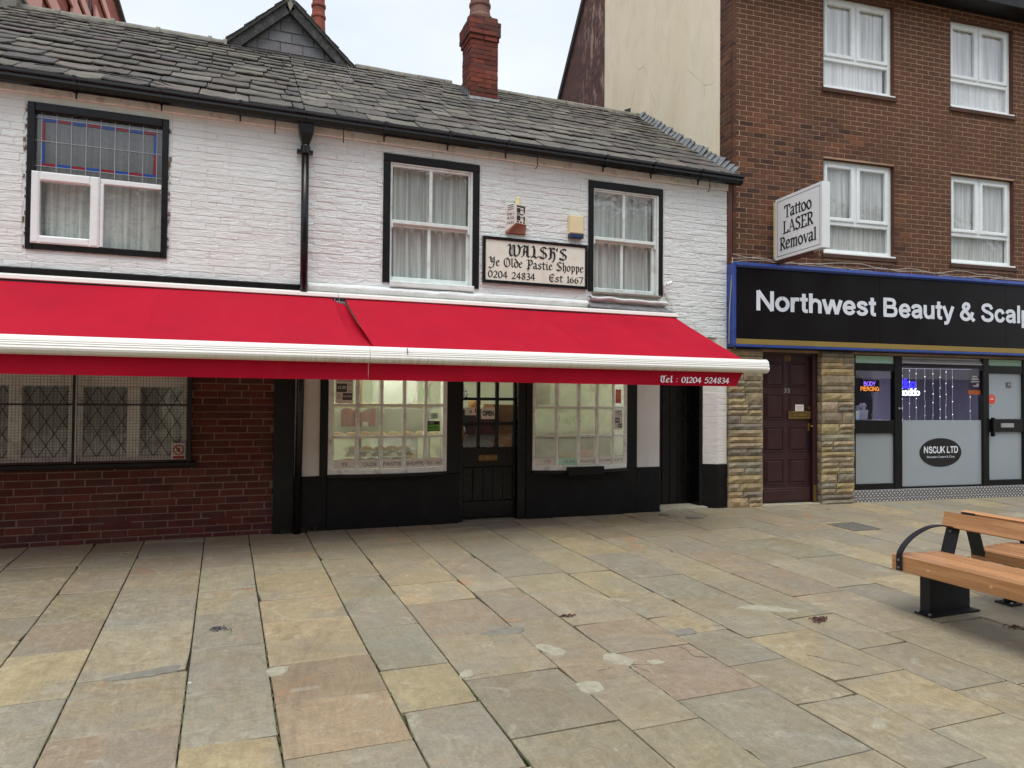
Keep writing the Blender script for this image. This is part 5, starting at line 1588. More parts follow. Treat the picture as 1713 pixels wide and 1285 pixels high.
# brick chimney through the front slope
def chim_bricks(t, parent, x0, x1, y0, y1, z0, z1, cols, q):
    r = 0; z = z0; c = .0725
    while z < z1 - .01:
        h = min(c, z1 - z) - .008
        off = .11 if r % 2 else 0
        # front face, then the face towards the gable side
        x = x0 - off
        while x < x1 - .01:
            a, b = max(x, x0), min(x + .222, x1)
            if b - a > .03:
                t.inst('brick', brick_mesh('chimney_brick', round((b - a - .008) / .01) * .01, round(h, 3), q.randrange(3), c=.005, d=.04), (a + .004, y0 + q.uniform(-.004, .004), z), parent, jit(q.choice(cols), .15))
            x += .222
        y = y1 + .11 - off
        while y > y0 + .01:
            a, b = min(y, y1), max(y - .222, y0)
            if a - b > .03:
                t.inst('brick', brick_mesh('chimney_brick', round((a - b - .008) / .01) * .01, round(h, 3), q.randrange(3), c=.005, d=.04), (x0 + q.uniform(-.004, .004), a - .004, z), parent, jit(q.choice(cols), .15), None, (0, 0, -math.pi / 2))
            y -= .222
        z += c; r += 1
q = random.Random(15)
CB = [srgb(122, 62, 50), srgb(115, 58, 47), srgb(108, 56, 47), srgb(128, 68, 54), srgb(98, 56, 49)]
ch = PS.part('chimney', MB().box(3.206, 3.63, 1.906, 2.335, 5.6, 7.0).box(3.165, 3.66, 1.866, 2.375, 7.0, 7.22).box(3.20, 3.62, 1.90, 2.34, 7.22, 7.30), 'mortar_dark')
chim_bricks(PS, ch, 3.20, 3.64, 1.90, 2.34, 5.84, 6.93, CB, q)
chim_bricks(PS, ch, 3.18, 3.655, 1.88, 2.36, 6.93, 7.005, CB, q)
chim_bricks(PS, ch, 3.16, 3.675, 1.86, 2.38, 7.005, 7.223, [srgb(112, 58, 50), srgb(90, 56, 52), srgb(126, 66, 54)], q)
chim_bricks(PS, ch, 3.195, 3.63, 1.895, 2.35, 7.223, 7.296, CB, q)
PS.part('chimney_pot', MB().lathe(3.41, 2.12, [(.20, 7.30), (.20, 7.36), (.165, 7.40), (.15, 7.52), (.168, 7.54), (.168, 7.58), (.148, 7.60), (.14, 8.0), (.165, 8.02), (.165, 8.1), (.12, 8.1)], 20), 'pot_brown', ch, smooth=False)
lf = MB()
lf.add([(3.17, 1.86, 5.98), (3.66, 1.86, 5.98), (3.69, 1.70, 5.895), (3.14, 1.70, 5.895), (3.17, 1.885, 6.05), (3.66, 1.885, 6.05)], [(0, 1, 2, 3), (4, 5, 1, 0)])
for k in range(5):
    y = 1.88 + k * .1
    z = EV.z + (y - EV.y) * math.tan(PIT)
    lf.add([(3.188, y, z + .0), (3.188, y + .1, z + .065), (3.188, y + .1, z + .17), (3.188, y, z + .17), (3.10, y, z + .02), (3.10, y + .1, z + .085)], [(0, 1, 2, 3), (0, 1, 5, 4)])
PS.part('lead_flashing', lf, 'lead', ch)

# slate-hung gable of the rear wing, rising behind the ridge
gb = PS.part('rear_gable', MB().extrude_y([(-.20, 6.50), (1.47, 6.50), (1.47, 6.62), (.655, 7.40), (-.20, 6.62)], 3.03, 6.5), 'roof_dark')
q = random.Random(9)
z = 6.56; r = 0
def gx(z): # half-open span of the gable at height z
    t_ = (z - 6.58) / (7.40 - 6.58)
    return -.16 + (.655 + .16) * t_, 1.45 - (1.45 - .655) * t_
while z < 7.3:
    h = .165
    x = -.3 + (.165 if r % 2 else 0)
    while x < 1.5:
        a, b = x, x + .33
        # clip the slate to the slope of the gable
        l0, r0_ = gx(z); l1, r1 = gx(min(z + h, 7.385))
        pts = [(max(a, l0), z), (min(b, r0_), z), (min(b, r1) if min(b, r1) > max(a, l1) else None, min(z + h, 7.385)), (max(a, l1), min(z + h, 7.385))]
        if pts[1][0] - pts[0][0] > .05:
            if pts[2][0] is None:
                xm = (.655) if a < .655 < b else (a if a > .655 else b)
                zt = 6.58 + (7.40 - 6.58) * ((xm + .16) / .815 if xm <= .655 else (1.45 - xm) / .795)
                pts = [pts[0], pts[1], (min(max(xm, pts[0][0] + .01), pts[1][0] - .01), max(z + .03, min(zt, z + h)))]
            P = [(px + (.004 if i in (0, 3) else -.004), pz) for i, (px, pz) in enumerate(pts)]
            n = len(P)
            yy = q.uniform(0, .003)
            mb = MB().add([(px, 2.995 + yy + .012 * (pz - z) / h, pz) for px, pz in P] + [(px, 3.028, pz) for px, pz in P], [tuple(range(n))] + [(k, (k + 1) % n, n + (k + 1) % n, n + k) for k in range(n)])
            PS.part('slate', mb, 'gable_slate', gb, color=jit(srgb(112, 112, 114), .12))
        x += .33
    z += h * .97; r += 1
for s, (xa, za), (xb, zb) in ((0, (-.30, 6.555), (.655, 7.44)), (1, (1.60, 6.555), (.655, 7.44))):
    d = Vector((xb - xa, 0, zb - za)).normalized(); n = Vector((-d.z, 0, d.x)) * (1 if s == 0 else -1)
    P = [Vector((xa, 0, za)), Vector((xb, 0, zb))]
    w = .10
    prof = [(P[0] + n * .03), (P[1] + n * .03), (P[1] - n * w), (P[0] - n * w)]
    mb = MB().extrude_y([(p.x, p.z) for p in prof], 2.90, 2.985)
    mb.extrude_y([(p.x, p.z) for p in [P[0] + n * .031, P[1] + n * .031, P[1] + n * .075, P[0] + n * .075]], 2.87, 6.5)
    PS.part('verge_board', mb, 'verge', gb)
    q2 = random.Random(60 + s); L = (P[1] - P[0]).length; k = 0
    while k < L - .05:
        c = P[0] + d * k; e = q2.uniform(.14, .22); f = P[0] + d * min(k + e, L)
        h = q2.uniform(.075, .10)
        PS.part('roof_slate', MB().extrude_y([(p.x, p.z) for p in [c + n * .0755, f + n * .0755, f + n * (h - .014), c + n * h]], 2.86, 3.2), 'slate', gb, color=jit(srgb(84, 84, 82), .15))
        k += e
PS.part('finial', MB().add([(.655, 2.86, 7.30), (.60, 2.88, 7.46), (.61, 2.88, 7.56), (.655, 2.87, 7.68), (.70, 2.88, 7.56), (.71, 2.88, 7.46), (.655, 3.0, 7.30), (.60, 3.0, 7.46), (.61, 3.0, 7.56), (.655, 3.0, 7.68), (.70, 3.0, 7.56), (.71, 3.0, 7.46)],
     [(0, 1, 2, 3, 4, 5), (6, 7, 8, 9, 10, 11)] + [(k, (k + 1) % 6, 6 + (k + 1) % 6, 6 + k) for k in range(6)]), 'stone_ridge', gb)
PS.part('gable_flashing', MB().tube([(-.30, 2.93, 6.60), (-.2, 2.88, 6.60), (.655, 2.87, 6.60), (1.5, 2.88, 6.60), (1.62, 2.93, 6.60)], .03, 6), 'verge', gb)
rear = Thing('chimney_stack', 'terracotta chimney pot showing behind the slate gable', 'chimney', (1.27, 5, 6.4))
rear.part('stack', MB().box(1.0, 1.6, 4.75, 5.3, 6.0, 7.35), 'chimney_brick', color=srgb(110, 56, 48))
rear.part('pot', MB().lathe(1.27, 5.0, [(.16, 7.35), (.155, 7.6), (.128, 8.1), (.118, 8.36), (.132, 8.38), (.132, 8.42), (.116, 8.44), (.112, 8.56), (.130, 8.58), (.130, 8.62), (.11, 8.64), (.108, 9.1), (.13, 9.12), (.13, 9.2), (.1, 9.2)], 20), 'terracotta')
wr = MB().tube([(1.50, 2.8, 6.62), (1.47, 2.2, 6.22), (1.36, 1.7, 5.88), (1.16, 1.15, 5.53), (1.12, .7, 5.22), (1.22, .2, 4.90), (1.20, -.16, 4.66)], .003, 5)
single('roof_cable', 'thin pale cable trailing down the slates below the gable', 'cable', wr, 'lead', (1.2, 0, 5.3))
wr = MB().tube([(-1.9, -.14, 4.72), (-1.4, -.12, 4.745), (-.95, -.10, 4.74), (-.55, -.16, 4.66)], .006, 5).tube([(-1.25, -.08, 4.75), (-.9, .02, 4.82), (-.5, -.13, 4.66)], .006, 5)
single('roof_cable', 'thin dark cable lying on the lowest slates over the black framed window', 'cable', wr, 'cable_black', (-1.2, 0, 4.7))

# tall red brick building behind
TW = Thing('red_brick_block', 'tall red brick building with pale pink bands rising behind the slate ridge', 'building', (-4, 9, 0))
TW.part('wall', MB().box(-10, -4, 5.5, 14.1, 0, 16.5), 'tower_brick')
TW.part('wall', MB().box(-10, -4, 14.55, 20.0, 0, 14.5), 'tower_brick')
for (y0, y1, z0, z1) in ((8.9, 14.1, 9.9, 10.3), (8.9, 14.1, 11.0, 11.35), (8.9, 14.1, 11.6, 11.9), (5.5, 8.9, 8.9, 10.4), (14.55, 20, 12.1, 12.5), (14.55, 20, 13.1, 13.4)):
    TW.part('band', MB().box(-3.95, -3.9, y0, y1, z0, z1), 'pink_stone')
for (y, z) in ((12.0, 10.4), (18.2, 12.5)):
    TW.part('pink_gablet', MB().extrude_x([(y - .55, z), (y + .55, z), (y, z + 1.1)], -3.95, -3.88), 'pink_stone')
TW.part('rainwater_pipe', MB().tube([(-4.1, 14.42, 0), (-4.1, 14.42, 15)], .1, 10), 'pipe_black')
TW.part('coping', MB().box(-10.1, -3.85, 14.5, 20.1, 14.5, 14.62), 'roof_dark')
cs = MB(); q = random.Random(2)
single('chimney_stub', 'lead capped brick stub on the ridge below the pink banded building', 'chimney', MB().box(-3.5, -2.78, 2.72, 3.2, 6.55, 6.78).box(-3.53, -2.75, 2.68, 3.24, 6.78, 6.84), 'stone_ridge', (-3.1, 2.9, 6.6))

# ------------------------------------------------------------------ awnings
YF = -1.6
def awning(label, xa, xb, xta, xtb, fab_l, fab_r, val_r, endcap, lift, phone=None):
    t = Thing('shop_awning', label, 'awning', ((xa + xb) / 2, -.8, 1.66), FA, 'red shop awnings')
    # cassette along the wall
    ca = MB().extrude_x([(-.02, 2.60), (-.02, 2.665), (-.10, 2.668), (-.155, 2.645), (-.16, 2.612), (-.15, 2.606), (-.06, 2.60)], xta, xtb)
    t.part('cassette', ca, 'awning_metal')
    t.part('shadow_strip', MB().extrude_x([(-.03, 2.565), (-.03, 2.599), (-.135, 2.604), (-.14, 2.58)], xta + .01, xtb - .01), 'black_gloss')  # black strip stands in for the shadow line below the cassette
    # front bar: rounded rib-topped rail
    pr = [(YF - .01, 1.972), (YF - .045, 1.968), (YF - .075, 1.945), (YF - .082, 1.925), (YF - .078, 1.921), (YF - .086, 1.912), (YF - .084, 1.902), (YF - .09, 1.893), (YF - .087, 1.884),
          (YF - .094, 1.868), (YF - .09, 1.85), (YF - .072, 1.829), (YF - .04, 1.816), (YF - .005, 1.816), (YF + .005, 1.83), (YF + .005, 1.95)]
    bar = t.part('front_bar', MB().extrude_x(pr, xa, xb), 'awning_metal')
    if endcap:
        t.part('end_cap', MB().extrude_x([(y - .003 if i < 14 else y, z + (.003 if i < 8 else -.003)) for i, (y, z) in enumerate(pr)], xb + .0005, xb + .028), 'upvc', bar)
    # canvas
    def cv(u, v):
        x = (fab_l[0] + (fab_r[0] - fab_l[0]) * u) * (1 - v) + (fab_l[1] + (fab_r[1] - fab_l[1]) * u) * v
        y = -.15 + (YF - .02 + .15) * v
        z = 2.59 + (1.966 - 2.59) * v + lift * math.sin(math.pi * v) - .022 * math.sin(math.pi * v) + .006 * math.sin(9 * u + 2 * v) + .0035 * math.sin(23 * u - 3 * v) * math.sin(math.pi * v)
        return (x, y, z)
    c = t.part('canvas', MB().grid(cv, 40, 16), 'red_canvas', smooth=True, fix=False)
    # raised seams between the canvas widths
    sm = MB()
    n = 3 if xb - xa > 3 else 2
    for k in range(1, n + 1):
        u = k / (n + 1) + (.05 if endcap else -.03)
        pts = [Vector(cv(u, v / 10)) for v in range(11)]
        for p, r in zip(pts[:-1], pts[1:]):
            o = len(sm.v)
            sm.add([(p.x - .008, p.y, p.z + .0022), (p.x + .008, p.y, p.z + .0022), (r.x + .008, r.y, r.z + .0022), (r.x - .008, r.y, r.z + .0022)], [(0, 1, 2, 3)])
    t.pieces('seam', sm, 'red_canvas', c, fix=False)
    def vl(u, v):
        x = xa + (val_r[0] - xa) * u + (val_r[1] - val_r[0]) * v * u
        return (x, YF - .012 + .012 * v + .006 * math.sin(14 * u + 2.6 * v) * v + .004 * math.sin(37 * u) * v, 1.819 - (1.819 - 1.658) * v)
    va = t.part('valance', MB().grid(vl, 60, 5), 'red_canvas', smooth=True, fix=False)
    t.part('hem', MB().grid(lambda u, v: (xa + (val_r[1] - xa) * u, vl(u, .86 + .13 * v)[1] - .002, 1.819 - .161 * (.9 + .1 * v)), 60, 1), 'red_canvas', va, smooth=True, fix=False)
    # folding arms under the canvas
    for x in (fab_l[0] + .5, fab_r[0] - .35):
        t.part('folding_arm', MB().tube([(x, -.12, 2.52), (x - .35, -.8, 2.20), (x, YF + .02, 1.90)], .028, 8), 'upvc')
    return t, va
awL, _ = awning('red awning over the brick shop and grille, plain hanging border', -5.2, 1.128, -5.2, 1.03, (-5.2, -5.2), (.968, 1.0), (1.128, 1.128), False, .0)
# the wide canvas of that awning dips and runs on beneath its neighbour
def fold(u, v):
    x = (.965 + .16 * u) * (1 - v) + (1.0 + .30 * u) * v
    y = -.17 + (YF - .01 + .17) * v
    z = (2.572 + (1.955 - 2.572) * v) - .05 * u * (1 - v) - .055 * math.sin(math.pi * u * .5) * math.sin(math.pi * min(1, v * 1.05)) + .006 * math.sin(11 * u + 5 * v) * (1 - v) - .02 * math.sin(math.pi * v)
    return (x, y, z)
awL.part('canvas_fold', MB().grid(fold, 8, 16), 'red_canvas', smooth=True, fix=False)
awL.part('roller_end', MB().tube([(.975, -.10, 2.56), (1.12, -.10, 2.56)], .03, 10).box(.99, 1.0, -.15, -.05, 2.5, 2.6).box(1.04, 1.05, -.15, -.05, 2.5, 2.6), 'silver')
awR, vR = awning('red awning over the bow windows with a white telephone number on its hanging border', 1.132, 5.66, 1.035, 5.50, (1.11, 1.17), (5.47, 5.40), (5.385, 5.29), True, .012)
awR.part('crack', MB().box(1.475, 1.478, -1.692, -1.66, 1.90, 1.962), 'ink')
lt = pen_text('Tel : 01204 524834', BL, 4.262, 5.172, 1.690, .047, YF - .034, nib=.19, ang=38, thin=.07, shear=.10)
awR.part('lettering', lt, 'letter_white', vR, fix=False)

# ------------------------------------------------------------------ things fixed to the white wall
sg = Thing('shop_name_sign', "cream board with black old-style letters reading Walsh's Ye Olde Pastie Shoppe", 'sign', (3.48, -.03, 2.915))
sg.part('board', MB().box(2.80, 4.165, -.032, -.004, 2.945, 3.455), 'sign_cream')
sg.part('frame', MB().frame(2.768, 4.195, 2.914, 3.486, .036, -.048, -.003, .006, wb=.038), 'black_gloss')
L_ = [("WALSH'S", 3.09, 3.905, 3.268, .094, .24), ('Ye Olde Pastie Shoppe', 2.846, 4.142, 3.128, .072, .22), ('0204 24834', 2.836, 3.468, 2.984, .063, .2), ('Est 1667', 3.652, 4.138, 2.984, .064, .2)]
for body, a, b, z, xh, nib in L_:
    W = sum(BL[ch][0] + .02 for ch in body); cx = 0.0
    for word in body.split(' '):
        ww = sum(BL[ch][0] + .02 for ch in word)
        sg.part('lettering', pen_text(word, BL, a + (b - a) * cx / W, a + (b - a) * (cx + ww) / W, z, xh, -.0335, nib=nib, ang=40, thin=.06), 'ink', fix=False)
        cx += ww + BL[' '][0] + .02

a1 = Thing('alarm_box', 'weathered three sided white alarm box with a black emblem and rusty base above the sign', 'alarm box', (3.2, -.05, 3.55))
bx = MB().add([(3.07, .0, 3.56), (3.335, .0, 3.56), (3.335, .0, 3.905), (3.07, .0, 3.905), (3.16, -.12, 3.66), (3.33, -.06, 3.66), (3.16, -.12, 3.895), (3.33, -.06, 3.905)],
              [(0, 4, 6, 3), (4, 5, 7, 6), (5, 1, 2, 7), (3, 6, 7, 2), (0, 1, 5, 4)])
a1.part('case', bx, 'alarm_white')
a1.part('base', MB().add([(3.07, -.002, 3.545), (3.335, -.002, 3.545), (3.335, -.002, 3.57), (3.07, -.002, 3.57), (3.095, -.04, 3.552), (3.325, -.04, 3.552), (3.163, -.123, 3.662), (3.328, -.064, 3.662)],
                      [(0, 1, 5, 4), (4, 5, 7, 6), (0, 4, 6, 3), (5, 1, 2, 7)]), 'rusty')
a1.part('lamp', MB().lathe(3.215, -.05, [(.036, 3.90), (.036, 3.94), (.03, 3.95), (.03, 3.985), (.016, 4.005)], 12), 'cream_box')
pA, pB = Vector((3.16, -.1215, 0)), Vector((3.33, -.0615, 0))
def face(u, z, o=.001):
    p = pA + (pB - pA) * u
    return (p.x + .3 * o, p.y - o, z)
em = MB()
for (u0, u1, z0, z1) in ((.1, .75, 3.865, 3.885), (.1, .42, 3.795, 3.852), (.72, .84, 3.80, 3.885), (.1, .7, 3.772, 3.786), (.1, .42, 3.70, 3.76), (.72, .84, 3.70, 3.76), (.1, .3, 3.672, 3.69), (.4, .56, 3.672, 3.69), (.66, .84, 3.672, 3.69), (.45, .7, 3.83, 3.84), (.45, .7, 3.735, 3.745)):
    em.quad(face(u0, z0), face(u1, z0), face(u1, z1), face(u0, z1))
a1.part('emblem', em, 'ink', fix=False)
def lface(px, pz):
    u = px
    p0, p1 = Vector((3.07, 0, 0)), Vector((3.16, -.12, 0))
    p = p0 + (p1 - p0) * u
    return (p.x - .0016, p.y - .0012, pz)
tm = MB()
for body, z in (('061', 3.765), ('930', 3.712), ('5455', 3.655)):
    m = text_mb(body, .18, .86, z, .036, 0, .0)
    tm.add([lface(x, zz + (x - .5) * .0) for x, y, zz in m.v], m.f)
for k in range(3):
    z = 3.885 - k * .026
    tm.quad(lface(.25, z), lface(.8, z + .004), lface(.8, z + .012), lface(.25, z + .008))
a1.part('lettering', tm, 'ink', fix=False)
a2 = Thing('alarm_box', 'plain cream alarm box with a dark blue bottom above the name sign', 'alarm box', (4.02, -.04, 3.57))
a2.part('case', MB().cbox(3.925, 4.122, -.075, .0, 3.615, 3.85, .012), 'cream_box')
a2.part('base', MB().cbox(3.928, 4.12, -.078, .0, 3.562, 3.614, .008), 'navy')
cc = Thing('security_camera', 'small white security camera beside the sash window frame over the awning end', 'camera', (5.32, -.04, 3.0))
cc.part('bracket', MB().box(5.36, 5.39, -.03, .0, 2.94, 3.06).tube([(5.375, -.02, 3.03), (5.37, -.09, 3.05)], .012, 8), 'upvc')
cc.part('body', MB().tube([(5.36, -.09, 3.045), (5.39, -.10, 3.06), (5.43, -.11, 3.08)], [.022, .026, .024], 10), 'upvc')
cc.part('cable', MB().tube([(5.38, -.01, 2.94), (5.42, -.01, 2.86), (5.47, -.03, 2.80), (5.50, -.02, 2.70)], .004, 5), 'cable_white')

# ------------------------------------------------------------------ the taller brick block with the beauty shop
NB = Thing('brick_block', 'tall brown brick block with white framed windows over a beauty shop', 'building', (2.7, 0, 0), FB)
def wins():
    for i, s in enumerate((0, 2.39, 4.78)):
        for j, z in enumerate((0, 2.47)):
            yield i, j, s, z
HOLES = [(1.527 + s, 2.823 + s, 3.655 + z, 5.10 + z) for i, j, s, z in wins()]
fw_ = NB.part('front_wall', wall_core(.012, 9.0, 2.2, 8.0, .0036, .3, HOLES), 'mortar_tan')
rbk = random.Random(51)
rects = courses(.0, 9.0, 2.26, 7.98, .0735, .225, .0112, [(a, b, c - .06, d) for a, b, c, d in HOLES], rbk, .0)
rects = [r for r in rects if not (r[3] < 3.36)]
def keyB(r):
    x = (r[0] + r[1]) / 2; z = (r[2] + r[3]) / 2
    if x > 5.35 or z > 7.7 + .03 * x: return 1000 + x
    return (x - 1.2) ** 2 * .6 + (z - 4.3) ** 2
BBK = [srgb(97, 66, 49), srgb(90, 60, 45), srgb(102, 69, 51), srgb(84, 56, 44), srgb(94, 67, 52), srgb(97, 64, 48), srgb(112, 74, 51), srgb(70, 49, 41), srgb(90, 62, 47)]
place_bricks(NB, fw_, rects, 'brown_brick', BBK, 0.0, rbk, c=.002, proud=.0008, key=keyB)
# return of the brickwork, then cream render, then the old whitewashed brick of the flank
fl = NB.part('flank_wall', MB().box(.011, .3, .3, .37, 2.2, 11.5).box(.006, .3, .01, .3, 2.2, 8.0), 'mortar_tan')
# flank bricks: alternate headers and stretchers seen edge-on
z = 3.40; r = 0
RM = MB()
while z < 8.4:
    for (ya, yb) in (((.0, .105), (.115, .34)) if r % 2 else ((.0, .22), (.23, .34))):
        if z < 7.9:
            NB.inst('brick', brick_mesh('brown_brick', round((yb - ya) / .005) * .005, .063, rbk.randrange(3), c=.003), (.0, yb, z), fl, jit(rbk.choice(BBK), .12), None, (0, 0, -math.pi / 2))
    z += .0735; r += 1
rw = MB()
def rendf(u, v):
    y = .345 + (4.6 - .345) * u; z = 3.6 + 8.4 * v
    return (-.010 - .006 * mnoise.noise(Vector((y * 1.2, z * 1.2, 4))) if 0 < u < 1 else (.012), y, z)
rw.grid(rendf, 40, 60)
NB.part('render_coat', rw, 'cream_render', fl, smooth=True, fix=False)
NB.part('flank_core', MB().box(.013, .3, .34, 4.6, 3.6, 12.0), 'cream_render', fl)
NB.part('old_brickwork', MB().extrude_x([(4.603, 3.6), (7.6, 3.6), (7.6, 8.3), (4.603, 11.35)], .004, .3), 'old_flank_brick', fl)
NB.part('verge_slates', MB().extrude_x([(7.75, 8.15), (7.75, 8.25), (4.2, 11.86), (4.2, 11.76)], -.05, .4), 'roof_dark', fl)
NB.part('loose_slate', MB().add([(-.02, 3.35, 6.80), (-.12, 3.38, 6.93), (-.02, 3.3, 6.95), (-.0, 3.35, 6.80), (-.1, 3.40, 6.93)], [(0, 1, 2), (3, 4, 2), (0, 1, 4, 3)]), 'slate_chip', fl)
NB.part('roof', MB().add([(-.06, -.32, 7.86), (9, -.32, 7.86), (9, 4.2, 11.9), (-.06, 4.2, 11.9), (-.06, 8, 8.0), (9, 8, 8.0)], [(0, 1, 2, 3), (3, 2, 5, 4)]), 'roof_dark')
NB.part('eaves', MB().box(-.03, 9.0, -.30, .0, 7.72, 7.80).cbox(-.05, 9.0, -.36, -.30, 7.70, 7.85, .01), 'black_paint')

def block_window(i, j, s, z, nets):
    x0, x1, zb, zt = 1.53 + s, 2.82 + s, 3.70 + z, 5.096 + z
    w = NB.part('window', MB().frame(x0, x1, zb, zt, .058, .07, .13, .006, wb=.066, wt=.05, wr=.06), 'upvc')
    NB.part('reveal', MB().frame(1.5275 + s, 2.8225 + s, 3.656 + z, 5.0995 + z, .0035, .0015, .069, .0005), 'brown_brick', w, color=srgb(92, 62, 50))
    fr = MB()
    fr.cbox(x0 + .058, x1 - .06, .072, .125, 4.135 + z, 4.19 + z, .005)
    fr.cbox(2.138 + s, 2.178 + s, .072, .125, 4.19 + z, zt - .05, .004)
    NB.part('transom', fr, 'upvc', w)
    for (a, b) in ((x0 + .058, 2.138 + s), (2.178 + s, x1 - .06)):
        NB.part('casement', MB().frame(a + .002, b - .002, 4.192 + z, zt - .052, .058, .052, .10, .012), 'upvc', w)
        NB.part('pane', MB().quad((a + .05, .085, 4.245 + z), (b - .05, .085, 4.245 + z), (b - .05, .085, zt - .10), (a + .05, .085, zt - .10)), 'glass', w)
    NB.part('pane', MB().quad((x0 + .05, .10, zb + .06), (x1 - .055, .10, zb + .06), (x1 - .055, .10, 4.14 + z), (x0 + .05, .10, 4.14 + z)), 'glass', w)
    NB.part('sill', MB().cbox(x0 - .002, x1 + .018, -.012, .09, zb - .022, zb + .006, .005), 'upvc', w)
    NB.part('sill_tile', MB().cbox(x0 - .03, x1 + .03, -.032, .09, zb - .085, zb - .0225, .006), 'brown_brick', w, color=srgb(84, 62, 52))
    NB.part('room_lining', room(x0 - .2, x1 + .2, .305, 1.6, zb - .2, zt + .1), 'dark_room', w)
WL_ = {(0, 0): ('patterned net curtain in the window behind the tattoo sign', 'net_grey'), (1, 0): ('patterned net curtain in the window above the ampersand of the fascia', 'net_grey'),
       (0, 1): ('bright white net curtain in the top floor window nearest the cream flank', 'net_white'), (1, 1): ('white net curtain in the top floor window under the dark eaves', 'net_white'),
       (2, 0): ('patterned net curtain in the end window of the middle floor', 'net_grey'), (2, 1): ('white net curtain in the end window of the top floor', 'net_white')}
for i, j, s, z in wins():
    block_window(i, j, s, z, None)
    lab, mt = WL_[(i, j)]
    net_curtain(lab, 1.59 + s, 2.76 + s - (.06 if (i, j) == (0, 1) else 0), 3.76 + z, 5.04 + z, .122 if j else .135, mt, FB, 9, .010 if j else .014, seed=20 + i * 3 + j)

# stone piers
SC_ = [srgb(150, 136, 110), srgb(140, 128, 105), srgb(156, 139, 104), srgb(138, 131, 115), srgb(128, 121, 107), srgb(162, 144, 106)]
def rock_face(w, h, q, d=.016):
    """rough-dressed stone: pitched margins and a broken face"""
    nx, nz = max(3, min(6, int(w / .045))), max(2, min(3, int(h / .04)))
    mb = MB()
    def f(u, v):
        e = min(u, 1 - u) * w; g_ = min(v, 1 - v) * h
        m = min(1, min(e, g_) / .018)
        return (u * w, -m * (d * .5 + q.uniform(0, d)), v * h)
    pts = [[f(i / nx, k / nz) for i in range(nx + 1)] for k in range(nz + 1)]
    vs = [p for r in pts for p in r]; fs = []
    for k in range(nz):
        for i in range(nx):
            a = k * (nx + 1) + i
            fs.append((a, a + 1, a + nx + 2, a + nx + 1))
    mb.add(vs, fs)
    mb.add([(0, 0, 0), (w, 0, 0), (w, 0, h), (0, 0, h), (0, .05, 0), (w, .05, 0), (w, .05, h), (0, .05, h)], [(0, 4, 5, 1), (1, 5, 6, 2), (2, 6, 7, 3), (3, 7, 4, 0)])
    return mb.mesh('stone', 'sandstone')
def pier(x0, x1, seed, name='stone_pier', y=-.05):
    q = random.Random(seed)
    p = NB.part(name, MB().box(x0 + .012, x1 - .012, y + .012, .30, -.08, 2.225), 'mortar_dark')
    z = -.02
    while z < 2.22:
        h = min(q.choice([.085, .10, .115, .13, .155, .17]), 2.225 - z)
        if 2.225 - z - h < .05: h = 2.225 - z
        x = x0
        n = q.choice([1, 2, 2, 2])
        cuts = [x0] + sorted(x0 + (x1 - x0) * (k + 1) / n + q.uniform(-.11, .11) for k in range(n - 1)) + [x1]
        for a, b in zip(cuts[:-1], cuts[1:]):
            parts = [(z, z + h)]
            if h > .14 and q.random() < .55: parts = [(z, z + h * .5), (z + h * .5, z + h)]
            for za, zb in parts:
                NB.inst('stone', rock_face(b - a - .008, zb - za - .008, q), (a + .004, y + q.uniform(-.006, .006), za + .004), p, jit(q.choice(SC_), .14))
        # flank of the pier facing along the street
        m = rock_face(.12, h - .008, q, .008)
        NB.inst('stone', m, (x0 + .006, y + .132, z + .004), p, jit(q.choice(SC_), .14), None, (0, 0, -math.pi / 2))
        z += h
pier(-.098, .462, 5)
pier(1.452, 2.035, 6)
pier(7.2, 8.0, 7)

# maroon door
md = NB.part('door', MB().box(.52, 1.372, .10, .135, .02, 2.16), 'maroon')
fr = MB().cbox(1.374, 1.452, .03, .16, -.02, 2.225, .006).cbox(.463, .521, .06, .16, -.02, 2.225, .006).cbox(.521, 1.374, .05, .16, 2.165, 2.225, .006)
NB.pieces('door_frame', fr, 'maroon', md)
for k, (z0, z1) in enumerate(((1.697, 2.066), (1.226, 1.598), (.760, 1.122), (.288, .657))):
    for a, b in ((.60, .919), (1.011, 1.315)):
        pm = MB()
        # sunk margin with a raised field
        pm.frame(a, b, z0, z1, .014, .088, .10, .005)
        pm.cbox(a + .03, b - .03, .086, .10, z0 + .03, z1 - .03, .012)
        NB.part('door_panel', pm, 'maroon', md)
NB.part('kick_board', MB().cbox(.524, 1.37, .078, .10, .03, .235, .008).cbox(.55, 1.345, .068, .078, .055, .20, .006), 'maroon', md)
NB.part('letterbox', MB().frame(.985, 1.372, 1.232, 1.35, .028, .076, .09, .005).box(1.01, 1.345, .082, .089, 1.258, 1.322).cbox(1.04, 1.315, .078, .082, 1.27, 1.305, .003), 'dull_brass', md)
NB.part('notice_card', MB().box(1.105, 1.25, .082, .0855, 1.35, 1.446), 'card', md)
pt = MB()
for k in range(3): pt.quad((1.125, .0815, 1.376 + k * .02), (1.23, .0815, 1.376 + k * .02), (1.23, .0815, 1.382 + k * .02), (1.125, .0815, 1.382 + k * .02))
NB.part('card_print', pt, 'faint_ink', md, fix=False)
NB.part('lock', MB().disc(1.384 - .035, .098, 1.398, .02, .024, 16, .016), 'brass', md)
NB.part('handle', MB().cbox(1.337, 1.365, .088, .10, 1.06, 1.17, .004).tube([(1.35, .09, 1.13), (1.35, .05, 1.13), (1.395, .045, 1.13)], .011, 8), 'brass', md)
NB.part('pull_plate', MB().cbox(1.325, 1.365, .082, .10, .79, 1.04, .008).cbox(1.333, 1.357, .066, .082, .80, .90, .006), 'alu_black', md)
NB.part('jamb_strip', MB().cbox(1.376, 1.43, .0225, .0295, .02, .27, .002), 'dull_brass', md)
